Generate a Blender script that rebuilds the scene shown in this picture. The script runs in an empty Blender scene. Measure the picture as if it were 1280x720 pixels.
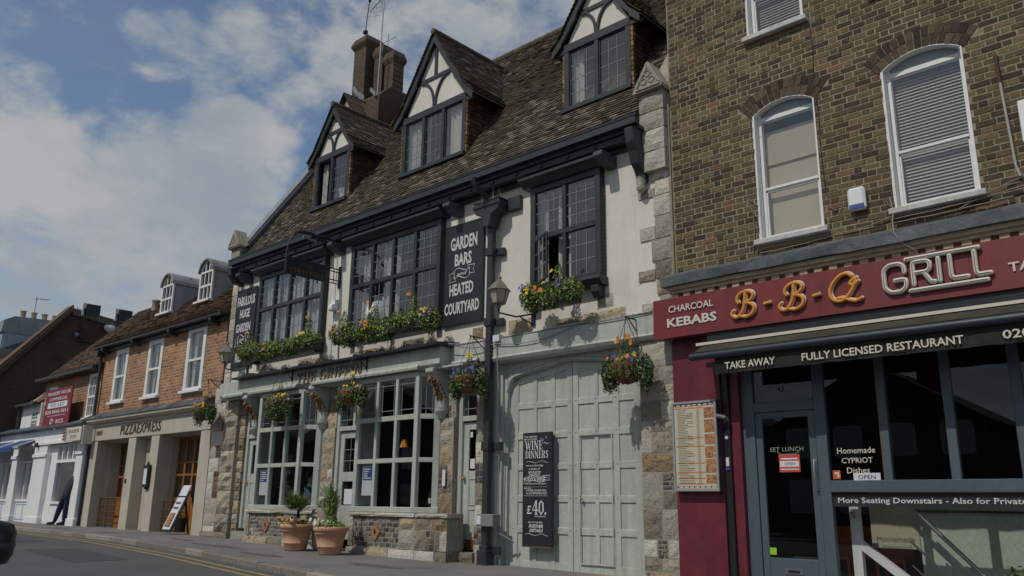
import bpy, bmesh, math, random
from mathutils import Vector, Matrix
random.seed(7)
R = math.radians
SC = bpy.context.scene
COL = SC.collection
# ------------------------------------------------------------------ camera
cam = bpy.data.objects.new('camera', bpy.data.cameras.new('camera'))
COL.objects.link(cam)
cam.data.sensor_width = 36.0
cam.data.lens = 1039.17 / 1280 * 36.0
cam.data.clip_start = 0.1
cam.data.clip_end = 2000
CY, CP, CR = -0.751355, 0.256583, 0.0135334
def cam_axes():
    cy, sy, cp, sp, cr, sr = math.cos(CY), math.sin(CY), math.cos(CP), math.sin(CP), math.cos(CR), math.sin(CR)
    f = Vector((sy*cp, cy*cp, sp)); rt = Vector((cy, -sy, 0)); up = rt.cross(f)
    return rt*cr + up*sr, -rt*sr + up*cr, f
_rt, _up, _f = cam_axes()
CAM = Vector((0, -11, 1.03))
m4 = Matrix((( _rt.x, _up.x, -_f.x, CAM.x), (_rt.y, _up.y, -_f.y, CAM.y), (_rt.z, _up.z, -_f.z, CAM.z), (0, 0, 0, 1)))
cam.matrix_world = m4
SC.camera = cam
def project(p):                      # picture position (0..1280, 0..720), used only to pick which bricks show largest
    d = Vector(p) - CAM
    w = d.dot(_f)
    if w <= 0: return (-9999, -9999)
    return (640 + 1039.17*d.dot(_rt)/w, 360 - 1039.17*d.dot(_up)/w)
# ------------------------------------------------------------------ light
SUN_DIR = Vector((0.10, 1.0, -1.27)).normalized()      # the way the light travels
sun_el = math.asin(-SUN_DIR.z)
sun = bpy.data.objects.new('sun', bpy.data.lights.new('sun', 'SUN'))
sun.data.energy = 3.25; sun.data.angle = R(0.55); sun.data.color = (1.0, 0.945, 0.86)
sun.rotation_euler = SUN_DIR.to_track_quat('-Z', 'Y').to_euler()
sun.location = (0, -30, 40)
COL.objects.link(sun)
W = bpy.data.worlds.new('World'); SC.world = W; W.use_nodes = True
def world():
    nt = W.node_tree; N = nt.nodes; L = nt.links
    bg = N['Background']
    sky = N.new('ShaderNodeTexSky'); sky.sky_type = 'NISHITA'; sky.sun_disc = False
    sky.sun_elevation = sun_el
    sky.sun_rotation = math.atan2(-SUN_DIR.x, -SUN_DIR.y)
    sky.air_density = 1.15; sky.dust_density = 0.25; sky.ozone_density = 1.5
    tc = N.new('ShaderNodeTexCoord')
    def noise(scale, detail, rough, loc, sc=(1, 1, 1.9), dist=0.0):
        mp = N.new('ShaderNodeMapping'); mp.inputs['Location'].default_value = loc; mp.inputs['Scale'].default_value = sc
        L.new(tc.outputs['Generated'], mp.inputs[0])
        n = N.new('ShaderNodeTexNoise'); n.inputs['Scale'].default_value = scale; n.inputs['Detail'].default_value = detail
        n.inputs['Roughness'].default_value = rough; n.inputs['Distortion'].default_value = dist
        L.new(mp.outputs[0], n.inputs['Vector']); return n.outputs[0]
    def ramp(src, a, b, lo=0.0, hi=1.0):
        r = N.new('ShaderNodeMapRange'); r.interpolation_type = 'SMOOTHSTEP'
        r.inputs[1].default_value = a; r.inputs[2].default_value = b; r.inputs[3].default_value = lo; r.inputs[4].default_value = hi
        L.new(src, r.inputs[0]); return r.outputs[0]
    def math_(op, a, b):
        m = N.new('ShaderNodeMath'); m.operation = op
        for i, x in enumerate((a, b)):
            if isinstance(x, (int, float)): m.inputs[i].default_value = x
            else: L.new(x, m.inputs[i])
        return m.outputs[0]
    def mix(f, a, b):
        m = N.new('ShaderNodeMix'); m.data_type = 'RGBA'
        for i, x in ((0, f), (6, a), (7, b)):
            if isinstance(x, (int, float)): m.inputs[i].default_value = x
            elif isinstance(x, tuple): m.inputs[i].default_value = (*x, 1)
            else: L.new(x, m.inputs[i])
        return m.outputs[2]
    sep = N.new('ShaderNodeSeparateXYZ'); L.new(tc.outputs['Generated'], sep.inputs[0])
    big = noise(3.4, 9, 0.55, (3.1, 0.35, 0.9), dist=0.1)
    fine = noise(7.5, 8, 0.62, (1.1, 4.2, 0.3), sc=(1, 1, 1.6), dist=0.2)
    thin = noise(1.5, 7, 0.62, (0.2, 5.4, 1.7), sc=(1, 1, 2.6), dist=0.4)
    # cloud banks, in view and added behind: where in the sky each stands and how wide it is
    banks = None
    for az, el, rad, wgt in CLOUD_BANKS + [(math.pi, .5, .7, .9), (math.pi*.55, .5, .6, .6), (-2.45, .38, .55, 1.0), (-2.05, .28, .4, .9), (0, 1.45, .6, .42)]:  # banks listed here are unseen, added to grey window reflections and neutralise ambient light
        d = (math.sin(az)*math.cos(el), math.cos(az)*math.cos(el), math.sin(el))
        vd = N.new('ShaderNodeVectorMath'); vd.operation = 'DOT_PRODUCT'; vd.inputs[1].default_value = d; L.new(tc.outputs['Generated'], vd.inputs[0])
        q = ramp(vd.outputs['Value'], math.cos(rad*1.25), math.cos(rad*0.35), 0.0, wgt)
        banks = q if banks is None else math_('MAXIMUM', banks, q)
    field = math_('ADD', math_('MULTIPLY', fine, 0.55), math_('MULTIPLY', big, 0.45))
    cover = ramp(math_('ADD', field, math_('MULTIPLY', banks, 0.32)), 0.625, 0.765)
    veil = ramp(thin, 0.50, 0.70, 0.0, 0.22)
    shade = ramp(noise(5.5, 6, 0.6, (1.2, 2.2, 3.2)), 0.35, 0.7)
    ccol = mix(shade, CLOUD_A, CLOUD_B)
    c = mix(veil, sky.outputs[0], VEIL)
    c = mix(math_('MULTIPLY', cover, 0.90), c, ccol)
    hs = ramp(sep.outputs[2], -0.02, 0.0)
    c = mix(hs, (0.9, 0.95, 1.0), c)
    L.new(c, bg.inputs[0]); bg.inputs[1].default_value = 0.125
def sky_dir(px, py):
    d = (_rt*(px-640)/1039.17 - _up*(py-360)/1039.17 + _f).normalized(); return math.atan2(d.x, d.y), math.asin(d.z)
CLOUD_BANKS = [(*sky_dir(px, py), r, w) for px, py, r, w in ((-10, 140, .085, 1.0), (30, 215, .10, .95), (140, 190, .07, .75), (170, 260, .12, .9), (285, 225, .10, .95), (330, 300, .11, .8), (200, 55, .055, .62), (265, 80, .05, .5),
               (420, 20, .16, .60), (600, 20, .20, .7), (130, 105, .04, .5), (10, 55, .05, .5), (40, 300, .09, .8), (235, 330, .13, .95), (120, 345, .15, 1.0), (60, 260, .1, .9), (20, 400, .12, .8), (330, 380, .1, .8), (-250, 150, .25, .8), (900, -100, .3, .8))]
CLOUD_A = (3.55, 4.0, 4.5); CLOUD_B = (5.3, 5.35, 5.25); VEIL = (3.2, 3.8, 4.5)
world()
SC.view_settings.view_transform = 'Standard'
SC.view_settings.look = 'None'
SC.view_settings.exposure = -0.55
SC.view_settings.gamma = 1.0
SC.cycles.max_bounces = 6; SC.cycles.transparent_max_bounces = 12
# ------------------------------------------------------------------ materials
MATS = {}
def M(name, col, col2=None, scale=3.0, rough=0.75, rough2=None, bump=0.0, bscale=60.0, bdist=0.01, metal=0.0, vary=0.0, grain=0.15, gscale=25.0,
      spots=None, spot_scale=6.0, spot_thr=0.62, stretch=None, spec=0.5, island=False, emit=None, streak=0.0, spot_soft=0.06, soot=0.0):
    if name in MATS: return MATS[name]
    m = bpy.data.materials.new(name); m.use_nodes = True
    nt = m.node_tree; N = nt.nodes; L = nt.links; b = N['Principled BSDF']
    tc = N.new('ShaderNodeTexCoord')
    vec = tc.outputs['Object']
    if stretch:
        mp = N.new('ShaderNodeMapping'); mp.inputs['Scale'].default_value = stretch; L.new(vec, mp.inputs[0]); vec = mp.outputs[0]
    rnd = None
    if vary or island:
        g = N.new('ShaderNodeNewGeometry'); oi = N.new('ShaderNodeObjectInfo')
        add = N.new('ShaderNodeMath'); add.operation = 'MULTIPLY_ADD'; add.inputs[1].default_value = 17.31
        L.new(g.outputs['Random Per Island'], add.inputs[0]); L.new(oi.outputs['Random'], add.inputs[2])
        wn = N.new('ShaderNodeTexWhiteNoise'); wn.noise_dimensions = '1D'; L.new(add.outputs[0], wn.inputs['W']); rnd = wn.outputs[0]
        va = N.new('ShaderNodeVectorMath'); va.operation = 'MULTIPLY_ADD'; va.inputs[1].default_value = (9, 7, 5)
        L.new(wn.outputs[1], va.inputs[0]); L.new(vec, va.inputs[2]); vec = va.outputs[0]
    def noise(s, d=5, r=0.6):
        n = N.new('ShaderNodeTexNoise'); n.inputs['Scale'].default_value = s; n.inputs['Detail'].default_value = d; n.inputs['Roughness'].default_value = r
        L.new(vec, n.inputs['Vector']); return n.outputs[0]
    def mr(src, a, b_, lo, hi):
        r = N.new('ShaderNodeMapRange'); r.inputs[1].default_value = a; r.inputs[2].default_value = b_; r.inputs[3].default_value = lo; r.inputs[4].default_value = hi
        L.new(src, r.inputs[0]); return r.outputs[0]
    def mix(f, a, c, typ='MIX'):
        x = N.new('ShaderNodeMix'); x.data_type = 'RGBA'; x.blend_type = typ
        for i, q in ((0, f), (6, a), (7, c)):
            if isinstance(q, (int, float)): x.inputs[i].default_value = q
            elif isinstance(q, tuple): x.inputs[i].default_value = (*q, 1)
            else: L.new(q, x.inputs[i])
        return x.outputs[2]
    c = tuple(col)
    if col2:
        f = mr(noise(scale), 0.36, 0.64, 0, 1)
        if rnd is not None:
            a = N.new('ShaderNodeMath'); a.operation = 'MULTIPLY_ADD'; a.use_clamp = True; a.inputs[1].default_value = 0.45
            r2 = mr(rnd, 0, 1, -0.35, 0.9); L.new(f, a.inputs[0]); L.new(r2, a.inputs[2]); f = a.outputs[0]
        c = mix(f, c, tuple(col2))
    if soot:
        gp = N.new('ShaderNodeNewGeometry'); sn = N.new('ShaderNodeTexNoise'); sn.inputs['Scale'].default_value = 0.55; sn.inputs['Detail'].default_value = 6; sn.inputs['Roughness'].default_value = 0.7
        L.new(gp.outputs['Position'], sn.inputs['Vector']); c = mix(mr(sn.outputs[0], 0.38, 0.66, 0.0, soot), c, (0.045, 0.040, 0.032))
    if spots:
        f = mr(noise(spot_scale, 6, 0.65), spot_thr, spot_thr + spot_soft, 0, 0.85)
        c = mix(f, c, tuple(spots))
    if grain or vary or streak:
        v = mr(noise(gscale, 6, 0.65), 0.3, 0.7, 1 - grain, 1 + grain)
        if vary:
            mm = N.new('ShaderNodeMath'); mm.operation = 'MULTIPLY'; L.new(v, mm.inputs[0]); L.new(mr(rnd, 0, 1, 1 - vary, 1 + vary), mm.inputs[1]); v = mm.outputs[0]
        if streak:
            mp = N.new('ShaderNodeMapping'); mp.inputs['Scale'].default_value = (7, 7, 0.35); L.new(tc.outputs['Object'], mp.inputs[0])
            n = N.new('ShaderNodeTexNoise'); n.inputs['Scale'].default_value = 1.0; n.inputs['Detail'].default_value = 5; L.new(mp.outputs[0], n.inputs['Vector'])
            mm = N.new('ShaderNodeMath'); mm.operation = 'MULTIPLY'; L.new(v, mm.inputs[0]); L.new(mr(n.outputs[0], 0.45, 0.75, 1, 1 - streak), mm.inputs[1]); v = mm.outputs[0]
        cb = N.new('ShaderNodeCombineXYZ')
        for i in range(3): L.new(v, cb.inputs[i])
        c = mix(1.0, c, cb.outputs[0], 'MULTIPLY')
    if isinstance(c, tuple): b.inputs['Base Color'].default_value = (*c, 1)
    else: L.new(c, b.inputs['Base Color'])
    b.inputs['Metallic'].default_value = metal
    b.inputs['Specular IOR Level'].default_value = spec
    L.new(mr(noise(gscale*0.6), 0.3, 0.7, rough, rough2 if rough2 is not None else min(1, rough + 0.12)), b.inputs['Roughness'])
    if bump:
        bp = N.new('ShaderNodeBump'); bp.inputs['Strength'].default_value = bump; bp.inputs['Distance'].default_value = bdist
        L.new(noise(bscale, 7, 0.62), bp.inputs['Height']); L.new(bp.outputs[0], b.inputs['Normal'])
    if emit: b.inputs['Emission Color'].default_value = (*emit, 1); b.inputs['Emission Strength'].default_value = 1
    MATS[name] = m; return m
def glass(name, tint=(0.75, 0.8, 0.82), refl=1.0, rough=0.0, wave=0.0, base=0.05, f0=1.5):
    if name in MATS: return MATS[name]
    m = bpy.data.materials.new(name); m.use_nodes = True; nt = m.node_tree; N = nt.nodes; L = nt.links
    N.remove(N['Principled BSDF']); out = N['Material Output']
    fr = N.new('ShaderNodeFresnel'); fr.inputs[0].default_value = f0
    mr = N.new('ShaderNodeMath'); mr.operation = 'MULTIPLY_ADD'; mr.use_clamp = True; mr.inputs[1].default_value = refl; mr.inputs[2].default_value = base
    L.new(fr.outputs[0], mr.inputs[0])
    ge = N.new('ShaderNodeNewGeometry'); inv = N.new('ShaderNodeMath'); inv.operation = 'SUBTRACT'; inv.inputs[0].default_value = 1.0; L.new(ge.outputs['Backfacing'], inv.inputs[1])
    mu = N.new('ShaderNodeMath'); mu.operation = 'MULTIPLY'; L.new(mr.outputs[0], mu.inputs[0]); L.new(inv.outputs[0], mu.inputs[1]); mr = mu
    t = N.new('ShaderNodeBsdfTransparent'); t.inputs[0].default_value = (*tint, 1)
    g = N.new('ShaderNodeBsdfGlossy'); g.inputs['Roughness'].default_value = rough; g.inputs[0].default_value = (0.95, 0.97, 1, 1)
    if wave:
        tc = N.new('ShaderNodeTexCoord'); n = N.new('ShaderNodeTexNoise'); n.inputs['Scale'].default_value = 2.2; n.inputs['Detail'].default_value = 1
        L.new(tc.outputs['Object'], n.inputs['Vector']); bp = N.new('ShaderNodeBump'); bp.inputs['Strength'].default_value = wave; bp.inputs['Distance'].default_value = 0.02
        L.new(n.outputs[0], bp.inputs['Height']); L.new(bp.outputs[0], g.inputs['Normal'])
    x = N.new('ShaderNodeMixShader'); L.new(mr.outputs[0], x.inputs[0]); L.new(t.outputs[0], x.inputs[1]); L.new(g.outputs[0], x.inputs[2])
    L.new(x.outputs[0], out.inputs[0]); MATS[name] = m; return m
def leafmat(name, c1, c2, tr=0.25):
    if name in MATS: return MATS[name]
    m = M(name, c1, c2, scale=6, rough=0.5, vary=0.45, grain=0.1, island=True)
    b = m.node_tree.nodes['Principled BSDF']
    b.inputs['Subsurface Weight'].default_value = 0.0
    b.inputs['Transmission Weight'].default_value = 0.0
    return m
def brickmat(name, c1, c2, mortar, bw=0.215, rh=0.075, ms=0.011, rough=0.85, bump=0.6, axis='x', spots=None):
    if name in MATS: return MATS[name]
    m = bpy.data.materials.new(name); m.use_nodes = True; nt = m.node_tree; N = nt.nodes; L = nt.links; b = N['Principled BSDF']
    tc = N.new('ShaderNodeTexCoord'); sp = N.new('ShaderNodeSeparateXYZ'); L.new(tc.outputs['Object'], sp.inputs[0])
    cb = N.new('ShaderNodeCombineXYZ'); L.new(sp.outputs[0 if axis == 'x' else 1], cb.inputs[0]); L.new(sp.outputs[2], cb.inputs[1])
    br = N.new('ShaderNodeTexBrick'); L.new(cb.outputs[0], br.inputs['Vector'])
    br.inputs['Scale'].default_value = 1; br.inputs['Brick Width'].default_value = bw; br.inputs['Row Height'].default_value = rh
    br.inputs['Mortar Size'].default_value = ms; br.inputs['Mortar Smooth'].default_value = 0.2; br.inputs['Bias'].default_value = 0.0
    br.inputs['Color1'].default_value = (*c1, 1); br.inputs['Color2'].default_value = (*c2, 1); br.inputs['Mortar'].default_value = (*mortar, 1)
    n = N.new('ShaderNodeTexNoise'); n.inputs['Scale'].default_value = 1.3; n.inputs['Detail'].default_value = 7; n.inputs['Roughness'].default_value = 0.7
    L.new(tc.outputs['Object'], n.inputs['Vector'])
    r = N.new('ShaderNodeMapRange'); r.inputs[1].default_value = 0.3; r.inputs[2].default_value = 0.7; r.inputs[3].default_value = 0.68; r.inputs[4].default_value = 1.25
    L.new(n.outputs[0], r.inputs[0]); c3 = N.new('ShaderNodeCombineXYZ')
    for i in range(3): L.new(r.outputs[0], c3.inputs[i])
    x = N.new('ShaderNodeMix'); x.data_type = 'RGBA'; x.blend_type = 'MULTIPLY'; x.inputs[0].default_value = 1
    L.new(br.outputs[0], x.inputs[6]); L.new(c3.outputs[0], x.inputs[7]); L.new(x.outputs[2], b.inputs['Base Color'])
    b.inputs['Roughness'].default_value = rough
    bp = N.new('ShaderNodeBump'); bp.invert = True; bp.inputs['Strength'].default_value = bump; bp.inputs['Distance'].default_value = 0.01
    L.new(br.outputs['Fac'], bp.inputs['Height']); L.new(bp.outputs[0], b.inputs['Normal'])
    MATS[name] = m; return m

render_w = M('lime_render', (0.62, 0.60, 0.54), (0.68, 0.66, 0.60), scale=1.2, rough=0.85, bump=0.25, bscale=14, bdist=0.012, grain=0.05, gscale=9, spots=(0.45, 0.41, 0.34), spot_scale=1.7, spot_thr=0.66, streak=0.10)
black_w = M('black_timber', (0.024, 0.027, 0.032), (0.034, 0.038, 0.043), scale=3, rough=0.42, bump=0.25, bscale=30, bdist=0.004, grain=0.25, gscale=14)
black_i = M('black_iron', (0.012, 0.014, 0.018), rough=0.4, grain=0.2)
green_p = M('sage_paint', (0.405, 0.442, 0.395), (0.440, 0.476, 0.428), scale=1.5, rough=0.5, bump=0.2, bscale=22, bdist=0.004, grain=0.10, gscale=10, streak=0.24, spots=(0.27, 0.285, 0.235), spot_scale=7, spot_thr=0.69, spot_soft=0.02)
st_light = M('pale_stone', (0.36, 0.335, 0.275), (0.47, 0.445, 0.38), scale=5, rough=0.9, bump=0.9, bscale=18, bdist=0.03, grain=0.22, gscale=30, vary=0.16, spots=(0.21, 0.19, 0.15), spot_scale=9, spot_thr=0.62)
st_grey = M('grey_stone', (0.25, 0.218, 0.16), (0.35, 0.31, 0.24), scale=5, rough=0.92, bump=1.0, bscale=16, bdist=0.04, grain=0.3, gscale=28, vary=0.22, spots=(0.14, 0.13, 0.105), spot_scale=8, spot_thr=0.58)
st_ochre = M('ochre_stone', (0.30, 0.225, 0.135), (0.37, 0.30, 0.205), scale=6, rough=0.92, bump=1.0, bscale=18, bdist=0.03, grain=0.3, gscale=28, vary=0.22, spots=(0.12, 0.07, 0.04), spot_scale=8, spot_thr=0.58)
st_dark = M('dark_flint_brick', (0.075, 0.073, 0.074), (0.145, 0.130, 0.110), scale=8, rough=0.8, bump=0.6, bscale=30, grain=0.3, vary=0.35)
st_red = M('dull_red_brick', (0.10, 0.052, 0.035), (0.14, 0.10, 0.07), scale=8, rough=0.85, bump=0.6, bscale=40, grain=0.3, vary=0.3)
mortar_p = M('stone_mortar', (0.25, 0.225, 0.18), (0.32, 0.29, 0.24), scale=4, rough=0.95, bump=0.7, bscale=30, grain=0.25)
tile_m = M('weathered_tile', (0.062, 0.052, 0.034), (0.104, 0.084, 0.050), scale=0.8, rough=0.85, bump=0.5, bscale=50, grain=0.3, vary=0.20, spots=(0.18, 0.11, 0.04), spot_scale=3.4, spot_thr=0.60, soot=0.40)
tile_l = M('lichen_tile', (0.080, 0.071, 0.052), (0.165, 0.150, 0.115), scale=1.0, rough=0.9, bump=0.5, bscale=50, grain=0.35, vary=0.45, spots=(0.26, 0.15, 0.04), spot_scale=5, spot_thr=0.62)
tile_hang = M('hung_tile', (0.050, 0.033, 0.020), (0.085, 0.052, 0.026), scale=3, rough=0.85, grain=0.3, vary=0.35)
tile_red = M('brown_tile', (0.075, 0.043, 0.026), (0.135, 0.080, 0.045), scale=1.0, rough=0.88, bump=0.5, bscale=40, grain=0.3, vary=0.35, spots=(0.17, 0.12, 0.06), spot_scale=3, spot_thr=0.62)
brick_m = M('stock_brick', (0.066, 0.047, 0.027), (0.150, 0.105, 0.052), scale=3.0, rough=0.9, bump=0.8, bscale=45, bdist=0.008, grain=0.34, gscale=38, soot=0.42, vary=0.24, spots=(0.036, 0.030, 0.025), spot_scale=6, spot_thr=0.61)
brick_r = M('reddish_stock_brick', (0.105, 0.052, 0.034), (0.14, 0.075, 0.045), scale=3.0, rough=0.9, bump=0.8, bscale=45, bdist=0.008, grain=0.32, gscale=38, vary=0.3)
brick_arch = M('arch_brick', (0.048, 0.034, 0.024), (0.085, 0.058, 0.036), scale=3, rough=0.9, bump=0.8, bscale=45, bdist=0.008, grain=0.3, vary=0.35)
mortar_b = M('brick_mortar', (0.24, 0.205, 0.14), (0.31, 0.27, 0.19), scale=3, rough=0.95, bump=0.6, bscale=60, grain=0.25)
brick_pz = brickmat('orange_brick', (0.43, 0.190, 0.085), (0.21, 0.098, 0.052), (0.37, 0.30, 0.20), bw=0.25, rh=0.092, ms=0.014)
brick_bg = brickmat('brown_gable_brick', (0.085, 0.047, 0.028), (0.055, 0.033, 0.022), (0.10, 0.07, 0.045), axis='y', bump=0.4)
cream_p = M('cream_render', (0.44, 0.405, 0.33), (0.49, 0.45, 0.37), scale=2, rough=0.8, grain=0.06, streak=0.12, bump=0.1, bscale=40)
white_p = M('white_paint', (0.74, 0.75, 0.76), (0.80, 0.80, 0.80), scale=2, rough=0.55, grain=0.05, streak=0.12, bump=0.1, bscale=20)
white_f = M('white_frame_paint', (0.68, 0.69, 0.68), (0.75, 0.75, 0.73), scale=5, rough=0.5, grain=0.07, spots=(0.36, 0.34, 0.29), spot_scale=14, spot_thr=0.68)
maroon = M('maroon_sign_paint', (0.158, 0.018, 0.020), (0.178, 0.024, 0.026), scale=1.3, rough=0.38, rough2=0.55, grain=0.09, gscale=6, streak=0.14)
maroon_d = M('maroon_wall_paint', (0.118, 0.012, 0.026), (0.145, 0.018, 0.034), scale=1.6, rough=0.4, rough2=0.65, grain=0.14, gscale=7, bump=0.25, bscale=12, streak=0.25, spots=(0.10, 0.035, 0.035), spot_scale=9, spot_thr=0.66)
slate_p = M('slate_paint', (0.070, 0.096, 0.118), (0.080, 0.107, 0.13), scale=2, rough=0.42, grain=0.08, streak=0.1)
lead_m = M('lead_sheet', (0.070, 0.080, 0.092), (0.13, 0.14, 0.15), scale=2.2, rough=0.55, bump=0.5, bscale=9, bdist=0.03, grain=0.2, metal=0.2, spots=(0.15, 0.10, 0.03), spot_scale=5, spot_thr=0.68)
lead_l = M('pale_lead_sheet', (0.21, 0.225, 0.235), (0.28, 0.29, 0.30), scale=1.5, rough=0.5, bump=0.3, bscale=8, bdist=0.02, grain=0.12, streak=0.25)
stucco = M('cream_stucco', (0.36, 0.31, 0.21), (0.43, 0.38, 0.27), scale=4, rough=0.85, bump=0.4, bscale=40, grain=0.15)
came_m = M('window_lead', (0.20, 0.21, 0.22), rough=0.5, grain=0.1)
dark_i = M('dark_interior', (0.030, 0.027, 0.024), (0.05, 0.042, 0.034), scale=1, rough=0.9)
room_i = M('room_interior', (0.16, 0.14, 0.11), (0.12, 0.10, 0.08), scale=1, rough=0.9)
curtain = M('net_curtain', (0.55, 0.53, 0.47), (0.42, 0.40, 0.35), scale=2, stretch=(14, 14, 0.3), rough=0.9, grain=0.08)
blind_m = M('window_blind', (0.56, 0.47, 0.33), (0.49, 0.42, 0.30), scale=1, rough=0.8, grain=0.04)
slat_m = M('blind_slat', (0.50, 0.47, 0.39), rough=0.6, grain=0.05)
glass_m = glass('leaded_glass', tint=(0.90, 0.93, 0.94), refl=1.1, wave=0.25, base=0.09)
glass_d = glass('shop_glass', tint=(0.93, 0.94, 0.93), refl=0.9, base=0.012)
glass_s = glass('sash_glass', tint=(0.92, 0.94, 0.95), refl=1.2, wave=0.12, base=0.09)
board_m = M('black_board', (0.012, 0.015, 0.019), (0.017, 0.020, 0.026), scale=2, rough=0.5, grain=0.1)
letter_w = M('chalk_white_paint', (0.56, 0.58, 0.56), rough=0.6, grain=0.05)
letter_c = M('cream_lettering', (0.60, 0.57, 0.48), rough=0.5, grain=0.03)
letter_o = M('orange_lettering', (0.62, 0.25, 0.035), rough=0.45, grain=0.04)
steel_m = M('brushed_steel', (0.42, 0.43, 0.44), rough=0.28, metal=0.9, grain=0.05)
terra = M('terracotta', (0.50, 0.26, 0.155), (0.57, 0.33, 0.22), scale=4, rough=0.8, bump=0.2, bscale=50, grain=0.1, gscale=12, streak=0.12)
soil_m = M('soil', (0.03, 0.02, 0.013), rough=1, grain=0.4)
leaf_g = leafmat('bedding_leaf', (0.085, 0.135, 0.022), (0.20, 0.28, 0.055))
leaf_d = leafmat('ivy_leaf', (0.035, 0.070, 0.016), (0.090, 0.150, 0.035))
palm_g = leafmat('palm_leaf', (0.09, 0.15, 0.035), (0.19, 0.26, 0.08))
fl_y = M('yellow_petal', (0.75, 0.48, 0.02), rough=0.6, vary=0.2, grain=0)
fl_o = M('orange_petal', (0.62, 0.20, 0.03), rough=0.6, vary=0.25, grain=0)
fl_p = M('violet_petal', (0.085, 0.07, 0.24), rough=0.6, vary=0.35, grain=0)
fl_w = M('white_petal', (0.6, 0.6, 0.58), rough=0.6, vary=0.1, grain=0)
coir = M('coir_basket', (0.11, 0.055, 0.025), (0.20, 0.10, 0.045), scale=20, rough=0.95, bump=0.8, bscale=60, grain=0.4)
wood_o = M('oak_door', (0.33, 0.135, 0.030), (0.24, 0.09, 0.02), scale=3, stretch=(8, 8, 0.5), rough=0.4, grain=0.15)
gilt = M('gilded_carving', (0.16, 0.060, 0.020), (0.40, 0.185, 0.06), scale=9, rough=0.5, grain=0.3, bump=0.8, bscale=25, bdist=0.02)
gilt_l = M('aged_gilt_letter', (0.20, 0.145, 0.09), (0.11, 0.085, 0.06), scale=12, rough=0.5, grain=0.3)
gold_l = M('dull_gold_paint', (0.15, 0.085, 0.03), rough=0.5, grain=0.2)
lamp_gl = M('lantern_pane', (0.42, 0.38, 0.29), rough=0.3, grain=0.1)
bronze = M('bronze_paint', (0.17, 0.155, 0.13), rough=0.45, grain=0.2)
brass = M('brass', (0.45, 0.27, 0.08), rough=0.3, metal=0.8)
asphalt = M('asphalt', (0.078, 0.078, 0.079), (0.092, 0.091, 0.088), scale=0.5, rough=0.85, bump=0.6, bscale=120, bdist=0.006, grain=0.28, gscale=90, spots=(0.115, 0.112, 0.105), spot_scale=1.2, spot_thr=0.6)
pave_m = M('pavement_asphalt', (0.145, 0.142, 0.134), (0.185, 0.180, 0.168), scale=0.7, rough=0.9, bump=0.5, bscale=100, bdist=0.005, grain=0.2, gscale=70, spots=(0.105, 0.102, 0.096), spot_scale=0.8, spot_thr=0.6)
kerb_m = M('granite_kerb', (0.20, 0.18, 0.15), (0.27, 0.245, 0.205), scale=3, rough=0.85, bump=0.4, bscale=50, grain=0.25, vary=0.15)
yellow_m = M('road_yellow', (0.34, 0.25, 0.085), (0.24, 0.19, 0.09), scale=3, rough=0.8, grain=0.3, gscale=30)
stone_pl = M('reconstituted_stone', (0.30, 0.27, 0.22), (0.34, 0.31, 0.25), scale=4, rough=0.9, bump=0.3, bscale=60, grain=0.15)
paper_m = M('notice_paper', (0.62, 0.64, 0.66), rough=0.7, grain=0.03)
blue_p = M('poster_blue', (0.05, 0.085, 0.26), rough=0.6, grain=0.1)
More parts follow.
